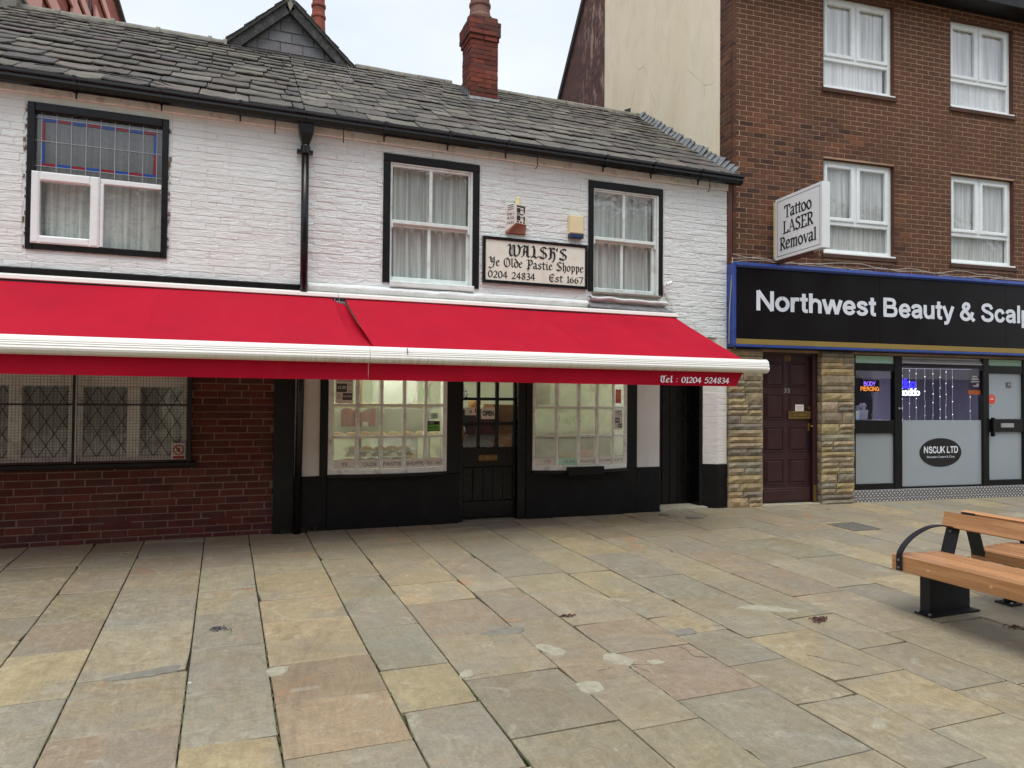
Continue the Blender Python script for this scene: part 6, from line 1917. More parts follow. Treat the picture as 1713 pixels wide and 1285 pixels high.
NB.part('door_number', text_mb('33', .925, 1.02, 1.617, .068, .0985, .0), 'silver', md, fix=False)
NB.part('number_plate', MB().box(.925, 1.035, .094, .0995, 2.085, 2.16), 'dull_brass', md)
NB.part('number_plate_print', text_mb('33', .95, 1.01, 2.10, .045, .0935, .0), 'ink', md, fix=False)
NB.part('threshold', MB().cbox(.462, 1.452, -.04, .16, -.06, .016, .01), 'cement')

# beauty shop front
sf = NB.part('shopfront', MB().box(2.036, 2.12, .02, .12, .165, 2.225), 'alu_black')
fm = MB()
fm.cbox(2.12, 2.845, .03, .10, .165, .262, .004).cbox(2.12, 2.845, .03, .10, 1.02, 1.218, .004).cbox(2.12, 2.845, .03, .10, 1.966, 2.078, .004).cbox(2.845, 2.986, .02, .11, .165, 2.225, .006)
fm.cbox(2.986, 4.575, .03, .10, .165, .203, .004).cbox(2.986, 4.575, .03, .10, 2.045, 2.09, .004)
fm.cbox(4.575, 4.70, .02, .11, .165, 2.225, .006).cbox(4.70, 5.415, .03, .10, .165, .265, .004).cbox(4.70, 5.415, .026, .10, 1.03, 1.236, .004).cbox(4.70, 5.415, .03, .10, 1.968, 2.09, .004)
fm.cbox(5.415, 5.55, .02, .11, .165, 2.225, .006).cbox(5.55, 7.2, .03, .10, .165, .203, .004).cbox(5.55, 7.2, .03, .10, 2.045, 2.09, .004)
fm.cbox(2.05, 7.2, .015, .11, 2.19, 2.235, .004)
NB.pieces('frame', fm, 'alu_black', sf)
NB.pieces('transom_panel', MB().box(2.12, 2.845, .05, .07, 2.078, 2.19).box(4.70, 5.415, .05, .07, 2.09, 2.19), 'card_mint', sf)
NB.pieces('roller_blind', MB().tube([(2.99, .075, 2.14), (4.572, .075, 2.14)], .032, 10).box(2.986, 4.575, .06, .10, 2.165, 2.19).box(2.99, 4.57, .03, .042, 2.092, 2.118).box(5.55, 7.2, .06, .10, 2.09, 2.19), 'silver', sf)
def gp(a, b, z0, z1, m, y=.06): NB.part('pane', MB().quad((a, y, z0), (b, y, z0), (b, y, z1), (a, y, z1)), m, sf)
gp(2.12, 2.845, 1.218, 1.966, 'shop_glass'); gp(2.12, 2.845, .262, 1.02, 'frosted_glass')
gp(2.986, 4.575, 1.2185, 2.045, 'shop_glass'); gp(2.986, 4.575, .203, 1.2175, 'frosted_glass')
gp(4.70, 5.415, 1.236, 1.968, 'frosted_glass', .061); gp(4.70, 5.415, .265, 1.03, 'frosted_glass')
gp(5.55, 7.2, .203, 2.045, 'frosted_glass')
NB.part('door_letterbox', MB().cbox(4.935, 5.205, .012, .026, 1.10, 1.168, .004), 'silver', sf)
NB.part('door_pull', MB().cbox(4.725, 4.765, -.03, .02, .96, 1.26, .008).box(4.735, 4.752, .0, .03, .98, 1.0).box(4.735, 4.752, .0, .03, 1.2, 1.22), 'alu_black', sf)
NB.part('door_lock', MB().disc(4.722, .026, 1.44, .014, .014, 12, .02).disc(2.92, .02, 1.40, .016, .016, 12, .012), 'silver', sf)
pl = NB.part('tiled_plinth', MB().box(2.036, 7.2, .0065, .11, -.06, .165), 'mortar_grey')
x = 2.037; tile_m = MB().cbox(0, .1985, 0, .02, 0, .109, .0015).mesh('tile', 'patterned_tile')
while x < 7.1:
    for z in (-.058, .053):
        NB.inst('tile', tile_m, (x, -.0015, z), pl)
    x += .2
NB.part('plinth_cap', MB().cbox(2.036, 7.2, .0, .03, .164, .172, .002), 'silver', pl)
NB.part('lintel', MB().box(-.1, 8.0, .0, .3, 2.235, 3.36), 'black_paint')
# room behind
NB.part('shop_interior', room(2.05, 7.6, .14, 3.6, .02, 2.4), 'clinic_wall')
NB.part('ceiling_light', MB().box(2.8, 5.2, 1.3, 2.1, 2.34, 2.38), 'clinic_light')
NB.part('inner_door', MB().box(3.95, 4.55, 3.40, 3.58, .02, 2.0), 'clinic_dark')
NB.part('partition', MB().box(2.06, 3.0, .62, .66, .02, 2.4), 'clinic_wall')

# the dark arched panel hung inside the narrow window
single('arched_panel', 'dark round-topped panel inside the narrow shop window behind the body piercing sign', 'panel', MB().extrude_y([(2.13, 1.0)] + [(2.52 - .37 * math.cos(math.pi * k / 16), 1.48 + .44 * math.sin(math.pi * k / 16)) for k in range(17)] + [(2.89, 1.0)], .52, .56), 'clinic_dark', (2.5, .54, 1.0), FB)

# fascia
fa = Thing('shop_fascia', 'long black shop fascia with white lettering, gold stripe and blue edging', 'sign', (2.6, -.1, 2.25), FB)
for a, b in ((-.052, 2.412), (2.4155, 4.86), (4.8635, 8.0)):
    fa.part('panel', MB().cbox(a, b, -.135, -.02, 2.28, 3.36, .0015), 'sign_black')
fa.part('stripe', MB().box(-.05, 8.0, -.1385, -.1355, 2.288, 2.362), 'sign_gold')
fa.part('trim', MB().cbox(-.098, -.052, -.17, .0, 2.262, 3.41, .006).cbox(-.098, 8.0, -.165, .0, 2.248, 2.28, .006), 'blue_trim')
fa.part('canopy_rail', MB().extrude_x([(-.05, 3.36), (-.16, 3.36), (-.185, 3.385), (-.18, 3.415), (-.15, 3.432), (-.04, 3.44)], -.06, 8.0), 'blue_trim')
for word, a, b in (('Northwest', .281, 2.352), ('Beauty', 2.468, 3.815), ('&', 3.915, 4.235), ('Scalp', 4.335, 5.42)):
    fa.part('lettering', stroke_text(word, a, b, 2.768, .282, -.1395), 'letter_white', fix=False)

# the projecting box sign
tb = Thing('projecting_sign', 'white projecting box sign reading Tattoo Laser Removal', 'sign', (.5, -.1, 3.5), FB)
tb.part('case', MB().box(.591, .71, -1.105, -.15, 3.485, 4.345), 'sign_white')
tb.part('inner_case', MB().box(.594, .705, -.149, -.105, 3.51, 4.32), 'cream_box')
fcx = .5895
def tside(mb_):   # the lettered face looks along the street
    return MB().add([(fcx - .0002 - y, -x, z) for x, y, z in mb_.v], mb_.f)
li = MB()
for (a, b, c, d) in ((.19, 1.065, 4.298, 4.305), (.19, 1.065, 3.525, 3.532), (.19, .197, 3.525, 4.305), (1.058, 1.065, 3.525, 4.305)):
    li.quad((fcx, -a, c), (fcx, -b, c), (fcx, -b, d), (fcx, -a, d))
tb.part('border_line', li, 'grey_ink', fix=False)
for body, a, b, z, xh in (('Tattoo', .35, .91, 4.045, .116), ('LASER', .32, .94, 3.83, .116), ('Removal', .25, 1.0, 3.61, .116)):
    m = pen_text(body, SERIF, a, b, z, xh, 0, nib=.22, ang=18, thin=.09, hair=.075)
    tb.part('lettering', MB().add([(fcx - .0006 + y, -x, zz) for x, y, zz in m.v], m.f), 'ink', fix=False)
tb.part('bracket', MB().box(.63, .67, -.85, .0, 3.44, 3.4845).box(.62, .68, -.92, -.78, 3.40, 3.4395), 'brown_wood')

# loose cables along the top of the fascia
cb = MB(); q = random.Random(14)
for k in range(3):
    pts = []
    x = -.08
    while x < 5.6:
        pts.append((x, -.06 - .03 * k, 3.46 + .035 * math.sin(x * (1.6 + k * .7) + k) + q.uniform(-.02, .02) + .02 * k)); x += .22
    cb.tube(pts, .006, 5)
cb.tube([(-.07, -.10, 3.50), (-.09, -.12, 3.3), (-.12, -.10, 2.7), (-.11, -.08, 2.3), (-.02, -.10, 2.22)], .007, 5)
single('loose_cables', 'tangle of thin cables running along the top of the black fascia', 'cable', cb, 'cable_white', (2.6, -.08, 3.45), FB)

# ------------------------------------------------------------------ the far side of the square, behind the camera (it shows in the window glass and shuts off the low sky)
for k, (x0, x1, h, mt, lab) in enumerate(((-34, -14, 10.5, 'tower_brick', 'long red brick terrace across the square facing the shops'), (-14, -2, 9.0, 'cream_render', 'cream rendered terrace across the square facing the shops'),
                                    (-2, 11, 11.0, 'tower_brick', 'gabled red brick building across the square facing the shops'), (11, 36, 9.8, 'tower_brick', 'low red brick row across the square facing the beauty shop'))):
    t = Thing('facing_terrace', lab, 'building', ((x0 + x1) / 2, -24, gz(-20)))
    t.part('wall', MB().box(x0, x1 - .05, -31, -24, -.3, h), mt)
    t.part('roof', MB().extrude_x([(-31.4, h), (-23.6, h), (-27.5, h + 3.0)], x0, x1 - .05), 'roof_dark')
    x = x0 + 1.2
    while x < x1 - 2:
        for z in (3.6, 6.4):
            w = t.part('window', MB().box(x, x + 1.1, -24, -23.95, z, z + 1.7), 'dark_room')
            t.part('frame', MB().frame(x - .06, x + 1.16, z - .06, z + 1.76, .09, -23.94, -23.9), 'upvc', w)
        x += 2.6
    t.part('shopfront', MB().box(x0 + .5, x1 - .6, -23.99, -23.9, .0, 2.7), 'clinic_dark')
    t.part('fascia', MB().box(x0 + .4, x1 - .5, -23.98, -23.8, 2.72, 3.3), 'card')

# ------------------------------------------------------------------ things in the beauty shop windows
def neon_text(mb_, r):
    return mb_
bp = Thing('neon_sign', 'small lit sign reading Body Piercing hung by two cords in the narrow window', 'neon sign', (2.46, .1, 1.66), FB)
bp.part('backing', MB().box(2.265, 2.64, .112, .118, 1.645, 1.825), 'sign_black')
bp.part('lettering', stroke_text('BODY', 2.345, 2.565, 1.738, .066, .108, .15), 'neon_violet', fix=False)
bp.part('lettering', stroke_text('PIERCING', 2.285, 2.628, 1.66, .066, .108, .15), 'neon_orange', fix=False)
bp.part('cord', MB().tube([(2.33, .115, 1.825), (2.45, .115, 1.965)], .0025, 5).tube([(2.57, .115, 1.825), (2.45, .115, 1.965)], .0025, 5).tube([(2.60, .12, 1.65), (2.59, .12, 1.45), (2.50, .12, 1.30), (2.52, .12, 1.225)], .003, 5), 'cable_white')
bl = Thing('neon_sign', 'glowing blue and white handwritten neon sign in the big shop window', 'neon sign', (3.2, .2, 1.57), FB)
q = random.Random(6)
def scribble(x0, x1, z, h, y, seed, n, r):
    q = random.Random(seed); mb = MB(); w = (x1 - x0) / n
    for k in range(n):
        a = x0 + k * w; kind = q.randrange(4); t = h * (1.0 if kind != 1 else 1.5)
        pts = []
        for i in range(9):
            an = i / 8 * 2 * math.pi
            pts.append((a + w * .5 - w * .42 * math.cos(an), y, z + h * .5 + h * .45 * math.sin(an) * (1 if kind else .9)))
        mb.tube(pts, r, 6)
        if kind in (1, 2): mb.tube([(a + w * .92, y, z + (t if kind == 1 else h)), (a + w * .92, y, z)], r, 6)
    return mb
bl.part('tube', scribble(3.03, 3.42, 1.715, .10, .20, 3, 4, .016), 'neon_blue', fix=False)
bl.part('tube', scribble(3.03, 3.50, 1.60, .075, .20, 8, 6, .011), 'neon_white', fix=False)
bl.part('backing', MB().box(2.98, 3.52, .225, .23, 1.56, 1.86), 'shop_glass')
fls = Thing('fairy_light_curtain', 'curtain of fairy lights hanging on thin wires behind the big shop window', 'fairy lights', (3.8, .16, .6), FB)
q = random.Random(18)
fls.part('top_wire', MB().tube([(3.0, .17, 2.05), (3.14, .17, 2.02), (4.5, .17, 2.03)], .004, 5), 'fairy_wire')
for k, x in enumerate((3.13, 3.27, 3.40, 3.57, 3.73, 3.87, 3.99, 4.12, 4.48)):
    zt = 2.03; zb = .55 + q.uniform(0, .25)
    if x > 4.4: zt = 1.62
    pts = []
    z = zt
    while z > zb:
        pts.append((x + q.uniform(-.006, .006), .17 + q.uniform(-.004, .004), z)); z -= .09
    st = fls.part('light_string', MB().tube(pts, .0028, 5), 'fairy_wire')
    bb = MB(); z = zt - q.uniform(.02, .15)
    while z > zb:
        bb.lathe(x, .17, [(.0015, z - .006), (.0058, z), (.0015, z + .006)], 6); z -= q.uniform(.13, .24)
    fls.part('bulb', bb, 'fairy_bulb', st, fix=False)
for (x, z) in ((3.14, 1.13), (3.28, 1.12), (3.56, 1.15), (4.02, 1.18), (3.13, .83), (3.26, .84), (4.14, .92), (4.46, .98), (3.30, .53), (3.14, .55), (3.42, .36), (3.62, .27), (3.9, .30), (4.0, .33), (2.28, .62)):
    fls.part('bulb', MB().lathe(x, .075, [(.002, z - .012), (.011, z), (.002, z + .012)], 8), 'fairy_warm', fix=False)
po = Thing('poster', 'dark poster with an orange foot stuck inside the big shop window', 'poster', (4.48, .075, 1.62), FB)
po.part('sheet', MB().box(4.34, 4.60, .072, .0745, 1.68, 2.02), 'poster_dark')
po.part('foot', MB().box(4.335, 4.605, .0705, .0735, 1.625, 1.695), 'orange_print')
em = MB()
for (a, z, w) in ((4.40, 1.86, .14), (4.38, 1.82, .18), (4.41, 1.90, .10), (4.43, 1.75, .08)): em.quad((a, .0715, z), (a + w, .0715, z), (a + w, .0715, z + .022), (a, .0715, z + .022))
em.disc(4.52, .0715, 1.775, .03, .03, 14, .0005)
po.part('print', em, 'card', fix=False)
ov = Thing('window_decal', 'black oval decal reading NSCUK LTD on the frosted glass', 'decal', (3.755, .055, .49), FB)
ov.part('oval', MB().disc(3.755, .0585, .7145, .412, .224, 40, .003), 'ink')
ov.part('lettering', stroke_text('NSCUK LTD', 3.425, 4.10, .705, .105, .0540), 'letter_white', fix=False)
ov.part('lettering', text_mb('Education Centre & Clinic', 3.485, 4.035, .632, .034, .0548, .004), 'letter_white', fix=False)
rs = Thing('window_sticker', 'round red sticker on the glass of the beauty shop door', 'sticker', (4.797, .055, 1.48), FB)
rs.part('disc', MB().disc(4.797, .0595, 1.553, .072, .078, 24, .002), 'sticker_red')
rs.part('print', MB().quad((4.76, .0568, 1.548), (4.835, .0568, 1.548), (4.835, .0568, 1.562), (4.76, .0568, 1.562)).quad((4.785, .0568, 1.585), (4.81, .0568, 1.585), (4.81, .0568, 1.596), (4.785, .0568, 1.596)), 'card', fix=False)
ks = Thing('wall_switch', 'small grey square switch seen through the beauty shop door', 'switch', (5.14, .07, 1.75), FB)
ks.part('plate', MB().cbox(5.095, 5.19, .046, .0595, 1.745, 1.832, .004), 'iron')
ks.part('rocker', MB().cbox(5.125, 5.16, .040, .046, 1.775, 1.805, .002), 'silver')
pg = Thing('price_leaflet', 'pale blue leaflet with rows of dots in the corner of the narrow window', 'leaflet', (2.17, .075, 1.22), FB)
pg.part('sheet', MB().box(2.122, 2.225, .07, .073, 1.222, 1.36), 'card')
pg.part('footer', MB().box(2.122, 2.225, .068, .0712, 1.222, 1.25), 'sky_print')
dd = MB()
for i in range(3):
    for k in range(3): dd.disc(2.145 + i * .029, .0695, 1.275 + k * .028, .009, .009, 10, .0005)
pg.part('print', dd, 'sky_print', fix=False)
bg = Thing('gift_bag', 'pale lilac gift bag with tissue standing in the narrow window', 'bag', (2.40, .22, 1.22), FB)
bg.part('bag', MB().add([(2.29, .16, 1.22), (2.46, .16, 1.22), (2.46, .26, 1.22), (2.29, .26, 1.22), (2.28, .15, 1.37), (2.47, .15, 1.37), (2.47, .27, 1.37), (2.28, .27, 1.37)], [(0, 1, 5, 4), (1, 2, 6, 5), (2, 3, 7, 6), (3, 0, 4, 7), (3, 2, 1, 0), (4, 5, 6, 7)]), 'bag_grey')
tm = MB(); q = random.Random(4)
for k in range(9):
    a = q.uniform(2.27, 2.44); z = q.uniform(1.36, 1.44)
    tm.add([(a, .18, z - .03), (a + .06, .20, z), (a + .02, .22, z + q.uniform(.02, .07)), (a - .04, .2, z + .02), (a + .01, .16, z + .03)], [(0, 1, 4), (1, 2, 4), (2, 3, 4), (3, 0, 4)])
bg.part('tissue', tm, 'bag_grey', fix=False)
bg.part('window_shelf', MB().box(2.12, 2.845, .09, .40, 1.19, 1.218), 'clinic_dark')

# ------------------------------------------------------------------ things in the pastie shop windows
def poster(name, label, cat, x0, x1, z0, z1, y0, y1, mat, mats_parts):
    t = Thing(name, label, cat, ((x0 + x1) / 2, (y0 + y1) / 2, z0))
    def W(u, v, o=0.0):
        return (x0 + (x1 - x0) * u, y0 + (y1 - y0) * u - o, z0 + (z1 - z0) * v)
    t.part('sheet', MB().add([W(0, 0), W(1, 0), W(1, 1), W(0, 1), W(0, 0, -.002), W(1, 0, -.002), W(1, 1, -.002), W(0, 1, -.002)], [(0, 1, 2, 3), (7, 6, 5, 4), (0, 4, 5, 1), (1, 5, 6, 2), (2, 6, 7, 3), (3, 7, 4, 0)]), mat)
    for kind, mt, a in mats_parts:
        mb = MB()
        if kind == 'r':
            for (u0, u1, v0, v1) in a: mb.quad(W(u0, v0, .0012), W(u1, v0, .0012), W(u1, v1, .0012), W(u0, v1, .0012))
        else:
            for (body, u0, u1, v, cap, bold) in a:
                m = text_mb(body, u0, u1, v, cap, 0, bold)
                mb.add([W(x, z, .0018) for x, y, z in m.v], m.f)
        t.part('print' if kind == 'r' else 'lettering', mb, mt, fix=False)
    return t
VR = [('t', 'ink', [('GIFT', .08, .92, .86, .09, .03), ('VOUCHERS', .08, .92, .745, .07, .02), ('NOW AVAILABLE', .08, .92, .665, .045, .012), ('£10', .70, .90, .53, .055, .01), ('or', .75, .86, .45, .04, .01), ('£20', .70, .92, .36, .055, .01), ('ASK', .12, .3, .22, .045, .01), ('INSIDE', .08, .34, .15, .04, .01)]),
      ('r', 'grey_ink', [(.06, .64, .34, .60), (.40, .94, .10, .31)]), ('t', 'card', [('£5.00', .12, .58, .44, .09, .02), ('PASTIES', .44, .90, .18, .06, .015)])]
def dy1(x): return d1(x) + .012
def dy2(x): return d2(x) + .012
poster('gift_voucher_poster', 'white gift vouchers poster under the valance, beside the tin-topped shelves and downpipe', 'poster', 1.03, 1.222, 1.43, 1.80, dy1(1.03), dy1(1.222), 'card', VR)
poster('gift_voucher_poster', 'white gift voucher poster in the steamed bow window next to the white pier', 'poster', 4.572, 4.715, 1.105, 1.365, dy2(4.572), dy2(4.715), 'card', VR)
poster('red_flyer', 'small red flyer at the top of the steamed bow window', 'flyer', 4.59, 4.685, 1.45, 1.63, dy2(4.59), dy2(4.685), 'red_print', [('r', 'orange_print', [(.2, .35, .3, .85), (.45, .6, .25, .9), (.7, .82, .3, .8)])])
poster('hygiene_sticker', 'green and black food hygiene rating sticker in the bow window near the shop door', 'sticker', 2.09, 2.245, 1.105, 1.225, dy1(2.09), dy1(2.245), 'ink', [('r', 'green_card', [(.05, .95, .1, .66)]), ('r', 'ink', [(.12, .5, .3, .38), (.56, .8, .26, .46)]), ('t', 'card', [('FOOD', .1, .5, .76, .12, .01)])])
poster('hygiene_sticker', 'small mint notice above the green hygiene sticker in the bow window', 'sticker', 2.13, 2.22, 1.25, 1.32, dy1(2.13), dy1(2.22), 'card_mint', [('r', 'grey_ink', [(.2, .8, .25, .32), (.2, .8, .5, .57), (.3, .7, .75, .82)])])
poster('open_sign', 'cream card reading OPEN hung in the shop door', 'sign', 2.81, 2.985, 1.243, 1.385, .09, .09, 'card', [('t', 'ink', [('OPEN', .09, .92, .3, .42, .05)])])
poster('door_notice', 'small pinkish notice with a letter A in the shop door', 'notice', 2.60, 2.745, 1.29, 1.385, .09, .09, 'sign_cream', [('t', 'grey_ink', [('A', .38, .62, .25, .5, .03)]), ('r', 'red_print', [(.86, .98, .3, .95)])])
for i, (w, (a, b)) in enumerate(zip(('YE', 'OLDE', 'PASTIE', 'SHOPPE', 'EST 1667'), M1)):
    k = {'YE': (.34, .68), 'OLDE': (.2, .88)}.get(w, (.03, .97))
    poster('window_card', 'hand lettered strip reading %s along the foot of the bow window by the downpipe' % w, 'card', a + .002, b - .002, .690, .79, dy1(a), dy1(b), 'card', [('t', 'grey_ink', [(w, k[0], k[1], .28, .42, .0)])])
for i, (w, (a, b)) in enumerate(zip(('YE', 'OLDE', 'PASTIE', 'SHOPPE', 'EST'), M2)):
    k = {'YE': (.4, .8), 'OLDE': (.3, .9)}.get(w, (.03, .97))
    poster('window_card', 'faded strip once lettered %s along the foot of the steamed bow window' % w, 'card', a + .002, b - .002, .672, .76, dy2(a), dy2(b), 'card_mint' if i == 1 else 'card', [('t', 'faint_ink', [(w, k[0], k[1], .28, .42, .0)])])

# display shelving with pasties
cab = Thing('display_cabinet', 'steel and glass display shelves of pasties behind the bow window by the downpipe', 'display cabinet', (1.65, .5, .55))
cab.part('shelf', MB().box(1.0, 2.3, .16, .62, .70, .72), 'steel')
cab.part('shelf', MB().box(1.0, 2.3, .20, .62, 1.03, 1.045), 'shop_glass')
cab.part('shelf', MB().box(1.0, 2.3, .22, .62, 1.365, 1.38), 'shop_glass')
cab.pieces('upright', MB().box(1.0, 1.02, .60, .62, .02, 1.9).box(2.28, 2.3, .60, .62, .02, 1.9).box(1.64, 1.66, .60, .62, .02, 1.9), 'steel')
cab.pieces('back_panel', MB().box(1.0, 2.3, .63, .64, 1.05, 1.36), 'shop_wall')
def pasty_mesh(seed, mat):
    q = random.Random(seed); mb = MB()
    n, m = 14, 5
    def f(u, v):
        a = u * math.pi * 2
        r = math.sin(v * math.pi / 2)
        x = .085 * math.cos(a) * r; y = .055 * math.sin(a) * r * (1 if math.sin(a) > 0 else .8)
        z = .048 * math.cos(v * math.pi / 2) + (.006 * math.sin(9 * a) if v > .9 else 0) + q.uniform(-.002, .002)
        return (x, y, z)
    mb.grid(f, n, m)
    return mb.mesh('pasty', mat, smooth=True)
PM = [pasty_mesh(k, 'pastry' if k % 3 else 'pale_pastry') for k in range(5)]
q = random.Random(33)
def food(label, group, spots, meshes, name='pasty', cat='pasty', scale=1.0):
    for (x, y, z) in spots:
        o = bpy.data.objects.new(name, q.choice(meshes)); COL.objects.link(o)
        o.location = (x, y, z); o.rotation_euler = (0, 0, q.uniform(-.5, .5)); o.scale = (scale,) * 3
        o['label'] = label; o['category'] = cat; o['group'] = group
food('golden pasty lying on the middle shelf of the bow window by the downpipe', 'pasties on the middle shelf', [(1.10 + .165 * k, .27 + q.uniform(-.02, .03), 1.046) for k in range(8)], PM)
food('golden brown pasty heaped on the lowest shelf of the bow window by the downpipe', 'pasties on the lowest shelf', [(1.22 + .15 * (k % 6), .24 + .1 * (k // 6), .722 + .20 * 0) for k in range(12)] + [(1.28 + .16 * k, .30, .80) for k in range(5)] , PM, scale=1.15)
food('pale bun lying on the top shelf of the bow window by the downpipe', 'buns on the top shelf', [(1.06 + .12 * k, .28, 1.381) for k in range(10)], PM[:1] + PM[3:4], name='bun', cat='bun')
tr = MB().box(1.2, 2.02, .18, .46, .86, .872)
single('serving_tray', 'steel tray of pastries above the lowest shelf', 'tray', tr, 'steel', (1.6, .32, .86))
food('golden pasty on the steel tray above the lowest shelf', 'pasties on the steel tray', [(1.29 + .15 * k, .27, .873) for k in range(5)], PM)
for i, (x, z) in enumerate(((1.18, .87), (1.45, .80), (1.74, .80), (1.40, 1.16), (1.60, 1.31), (1.52, 1.02), (1.2, 1.0))):
    lab = ['tiny white price ticket on the lowest shelf under the letters YE', 'tiny white price ticket on the lowest shelf above the letters OLDE', 'tiny white price ticket on the lowest shelf above the word PASTIE', 'tiny white price ticket under the top shelf behind the second pane', 'bright white ticket hung under the top shelf in the central panes', 'tiny ticket on the edge of the middle shelf', 'tiny ticket at the end of the middle shelf below the voucher poster'][i]
    single('price_ticket', lab, 'price ticket', MB().box(x - .032, x + .032, .148, .151, z, z + .05), 'card', (x, .15, z), group='price tickets on the shelves')
single('red_cloth', 'dark red cloth hanging behind the upper panes of the bow window by the downpipe', 'cloth', MB().grid(lambda u, v: (1.18 + .42 * u, .59 + .01 * math.sin(20 * u), 1.14 + (.2 + .03 * math.sin(9 * u)) * v), 14, 4), 'red_cloth', (1.4, .59, 1.14))
single('tall_frame', 'brown timber post inside the bow window near the voucher poster', 'post', MB().box(1.43, 1.48, .9, .95, .02, 2.3), 'wood_frame', (1.45, .92, 0))
single('cool_cabinet', 'tall pale fridge standing behind the central panes of the bow window', 'fridge', MB().cbox(1.70, 2.2, .85, 1.4, .02, 1.95, .02).box(2.12, 2.14, .83, .85, 1.0, 1.5), 'sign_white', (1.95, 1.1, 0))
single('yellow_packets', 'yellow packets standing high in the bow window beside the shop door', 'packets', MB().box(2.12, 2.16, .3, .34, 1.52, 1.62).box(2.165, 2.2, .3, .34, 1.52, 1.64), 'green_card', (2.15, .32, 1.52))
# dim shapes behind the steamed window
single('serving_counter', 'pale counter seen dimly through the steamed bow window', 'counter', MB().cbox(3.5, 5.0, .7, 1.3, .02, 1.0, .02).box(3.48, 5.02, .66, 1.32, 1.0, 1.04), 'shop_floor', (4.2, 1, 0))
single('menu_board', 'greenish board on the wall behind the steamed bow window', 'board', MB().cbox(3.60, 3.95, .55, .58, 1.42, 1.7, .006), 'wood_frame', (3.77, .56, 1.42))
single('red_box', 'dull red box low behind the steamed bow window', 'box', MB().cbox(4.33, 4.56, .25, .42, .70, .80, .01), 'red_print', (4.45, .33, .7))
single('window_shelf', 'shelf inside the foot of the steamed bow window', 'shelf', MB().box(3.45, 4.78, .02, .5, .655, .67), 'shop_floor', (4.1, .3, .65))

# what shows through the shop door
ct = Thing('tinsel_tree', 'little tinsel tree with silver and blue strands seen through the shop door', 'tinsel tree', (2.68, .9, 1.3))
q = random.Random(44)
for mt, sd in (('tinsel_silver', 1), ('tinsel_blue', 2)):
    mb = MB()
    for k in range(240):
        v = q.random(); r = .11 * (1 - v) + .01; a = q.uniform(0, 6.28); rr = r * math.sqrt(q.random())
        x, y, z = 2.72 + rr * math.cos(a), .75 + rr * math.sin(a), 1.50 + v * .42
        b = q.uniform(0, 6.28); L = .028
        mb.add([(x, y, z), (x + L * math.cos(b), y + L * .3 * math.sin(b), z - .02), (x + L * .8 * math.cos(b), y + L * .3 * math.sin(b) + .01, z - .028)], [(0, 1, 2)])
    ct.part('strand', mb, mt, kind='stuff', fix=False)
ct.part('pot', MB().lathe(2.72, .75, [(.03, 1.38), (.045, 1.48), (.045, 1.5), (.01, 1.5)], 12), 'navy')
single('door_shelf', 'dark shelf unit seen through the shop door with a steel kettle', 'shelf', MB().box(2.55, 2.85, .6, .95, .02, 1.36).box(2.60, 2.78, .56, .60, 1.02, 1.05), 'clinic_dark', (2.7, .8, 0))
single('steel_kettle', 'steel kettle catching the light low behind the shop door', 'kettle', MB().lathe(2.70, .545, [(.05, 1.05), (.055, 1.07), (.05, 1.11), (.025, 1.14), (.012, 1.16)], 16), 'steel', (2.7, .545, 1.05))
single('brown_cupboard', 'brown wooden cupboard seen through the shop door panes', 'cupboard', MB().cbox(3.18, 3.6, .7, 1.1, .02, 1.42, .01), 'wood_frame', (3.4, .9, 0))
single('basket', 'woven basket on the counter behind the OPEN card', 'basket', MB().lathe(2.92, .7, [(.07, 1.36), (.085, 1.42), (.085, 1.46), (.06, 1.465)], 14), 'pastry', (2.92, .7, 1.36))
single('door_counter', 'dark counter front behind the lower panes of the shop door', 'counter', MB().box(2.86, 3.17, .6, 1.1, .02, 1.355), 'person_jumper', (3.0, .85, 0))

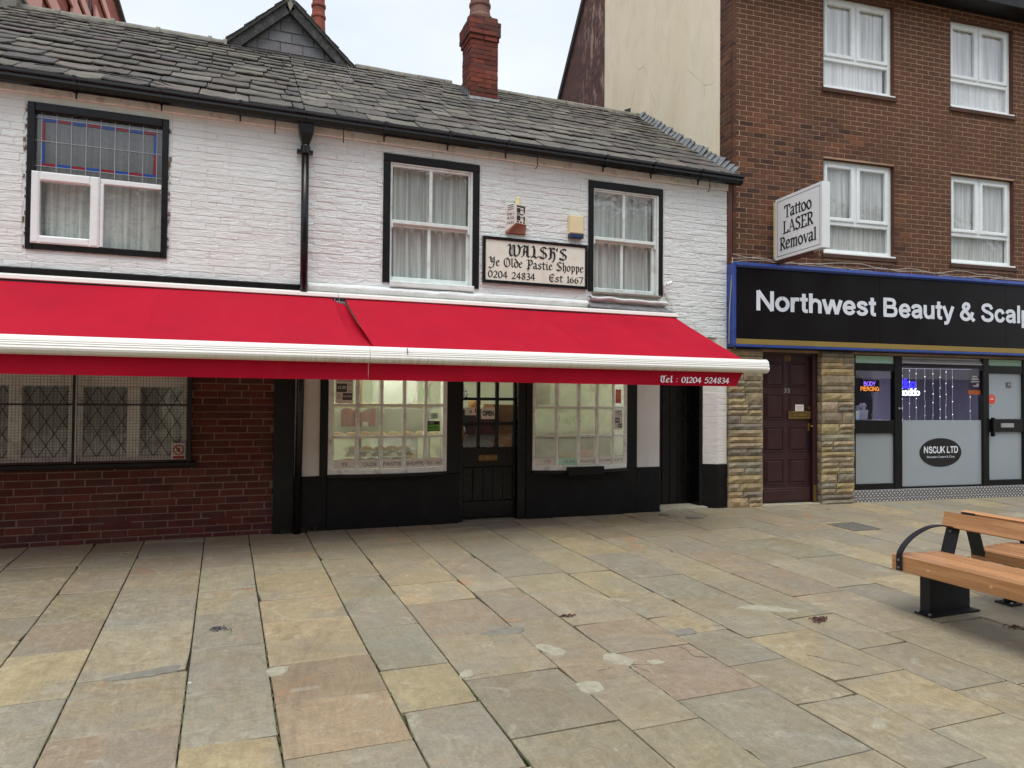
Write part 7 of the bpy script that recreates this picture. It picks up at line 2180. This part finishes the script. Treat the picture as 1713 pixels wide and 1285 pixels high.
# ------------------------------------------------------------------ benches, back to back at the edge of the square
def bench(label, mirror):
    base = (4.86, -5.2, gz(-5.2))
    t = Thing('timber_bench', label, 'bench', base, FA, 'timber benches in the square')
    XM = 5.327     # the two seats mirror about this line
    X = (lambda x: x) if not mirror else (lambda x: 2 * XM - x)
    def bx(mb, x0, x1, *r):
        a, b = X(x0), X(x1)
        return mb.box(min(a, b), max(a, b), *r)
    YA, YB = -6.25, -4.22
    zt, = (.352,)
    def beam(x0, x1, z0, z1, ya=YA, yb=YB, c=.005):
        a, b = min(X(x0), X(x1)), max(X(x0), X(x1))
        mb = MB()
        pr = [(a + c, z0), (b - c, z0), (b, z0 + c), (b, z1 - c), (b - c, z1), (a + c, z1), (a, z1 - c), (a, z0 + c)]
        return mb.extrude_y(pr, ya, yb)
    t.part('seat_beam', beam(4.652, 4.745, .232, .350), 'bench_wood')
    x = 4.757
    for k in range(5):
        w = .058
        t.part('seat_slat', beam(x, x + w, .300, .349 - .004 * min(k, 3), c=.007), 'bench_wood'); x += w + .016
    t.part('rear_beam', beam(5.125, 5.15, .255, .335), 'bench_wood')
    # back slat leans back
    a0, a1 = (5.181, .530), (5.219, .640)
    n = Vector((a1[1] - a0[1], -(a1[0] - a0[0]))).normalized() * .042
    pr = [(X(a0[0]), a0[1]), (X(a1[0]), a1[1]), (X(a1[0] + n.x), a1[1] + n.y), (X(a0[0] + n.x), a0[1] + n.y)]
    t.part('back_slat', MB().extrude_y(pr, YA, YB + .005), 'bench_wood')
    for yl in (-4.335, -6.10):
        # leg plate with a foot flange
        LX = 5.325 if not mirror else 4.93
        lg = MB()
        bx(lg, 4.862, LX, yl - .006, yl + .006, gz(yl) + .012, .30)
        bx(lg, 4.85, 4.862, yl - .04, yl + .04, gz(yl) + .012, .30)
        leg = t.part('leg', lg, 'bench_black')
        ft = MB(); bx(ft, 4.82, LX + .02, yl - .075, yl + .065, gz(yl) + .002, gz(yl) + .014)
        t.part('foot_plate', ft, 'bench_black', leg)
        bo = MB()
        for (px, py) in ((4.84, yl - .05), (4.84, yl + .045), (LX - .01, yl - .05), (LX - .01, yl + .045)):
            bo.lathe(X(px), py, [(.013, gz(yl) + .014), (.013, gz(yl) + .022), (.007, gz(yl) + .026)], 8)
        t.pieces('bolt', bo, 'bolt', leg)
        # upright carrying the back slat
        y0, y1 = yl + .0, yl + .105
        ub = MB()
        pr = [(X(5.105), .20), (X(5.12), .20), (X(5.172), .345), (X(5.225), .50), (X(5.272), .625), (X(5.26), .63), (X(5.2115), .505), (X(5.158), .35)]
        ub.extrude_y(pr, y0, y1)
        up_ = t.part('back_support', ub, 'bench_black')
        bo = MB()
        for z in (.30, .495):
            xx = 5.155 + (z - .345) * .345 if z > .34 else 5.135
            bo.tube([(X(xx - .006), (y0 + y1) / 2, z), (X(xx - .016), (y0 + y1) / 2, z)], .008, 8)
        t.pieces('bolt', bo, 'bolt', up_)
    # flat bar armrest sweeping from the front beam to the back support
    y0, y1 = -4.315, -4.27
    pts = [(4.645, .238), (4.645, .35), (4.665, .388), (4.70, .428), (4.77, .476), (4.86, .515), (4.95, .539), (5.04, .546), (5.12, .539), (5.20, .522)]
    pts = catmull(pts, 5)
    ar = MB(); th = .009
    nn = []
    for i, p in enumerate(pts):
        a, b = Vector(pts[max(0, i - 1)]), Vector(pts[min(len(pts) - 1, i + 1)])
        d = (b - a).normalized(); nn.append(Vector((-d.y, d.x)))
    outer = [(X(p[0] + n_.x * th), p[1] + n_.y * th) for p, n_ in zip(pts, nn)]
    inner = [(X(p[0]), p[1]) for p in pts]
    for i in range(len(pts) - 1):
        ar.extrude_y([inner[i], inner[i + 1], outer[i + 1], outer[i]], y0, y1)
    arm = t.part('armrest', ar, 'bench_black')
    bo = MB()
    for z in (.262, .318): bo.tube([(X(4.640), (y0 + y1) / 2, z), (X(4.630), (y0 + y1) / 2, z)], .009, 8)
    t.pieces('bolt', bo, 'bolt', arm)
    pg = MB()
    for y in (-4.52, -4.98, -5.5, -6.0): pg.tube([(X(4.6535), y, .285), (X(4.6508), y, .285)], .012, 10)
    t.pieces('wood_plug', pg, 'plug_wood')
    return t
bench('timber slatted bench with a black strap armrest facing the brick shop side', False)
bench('timber slatted bench standing back to back behind the one with the visible strap armrest', True)
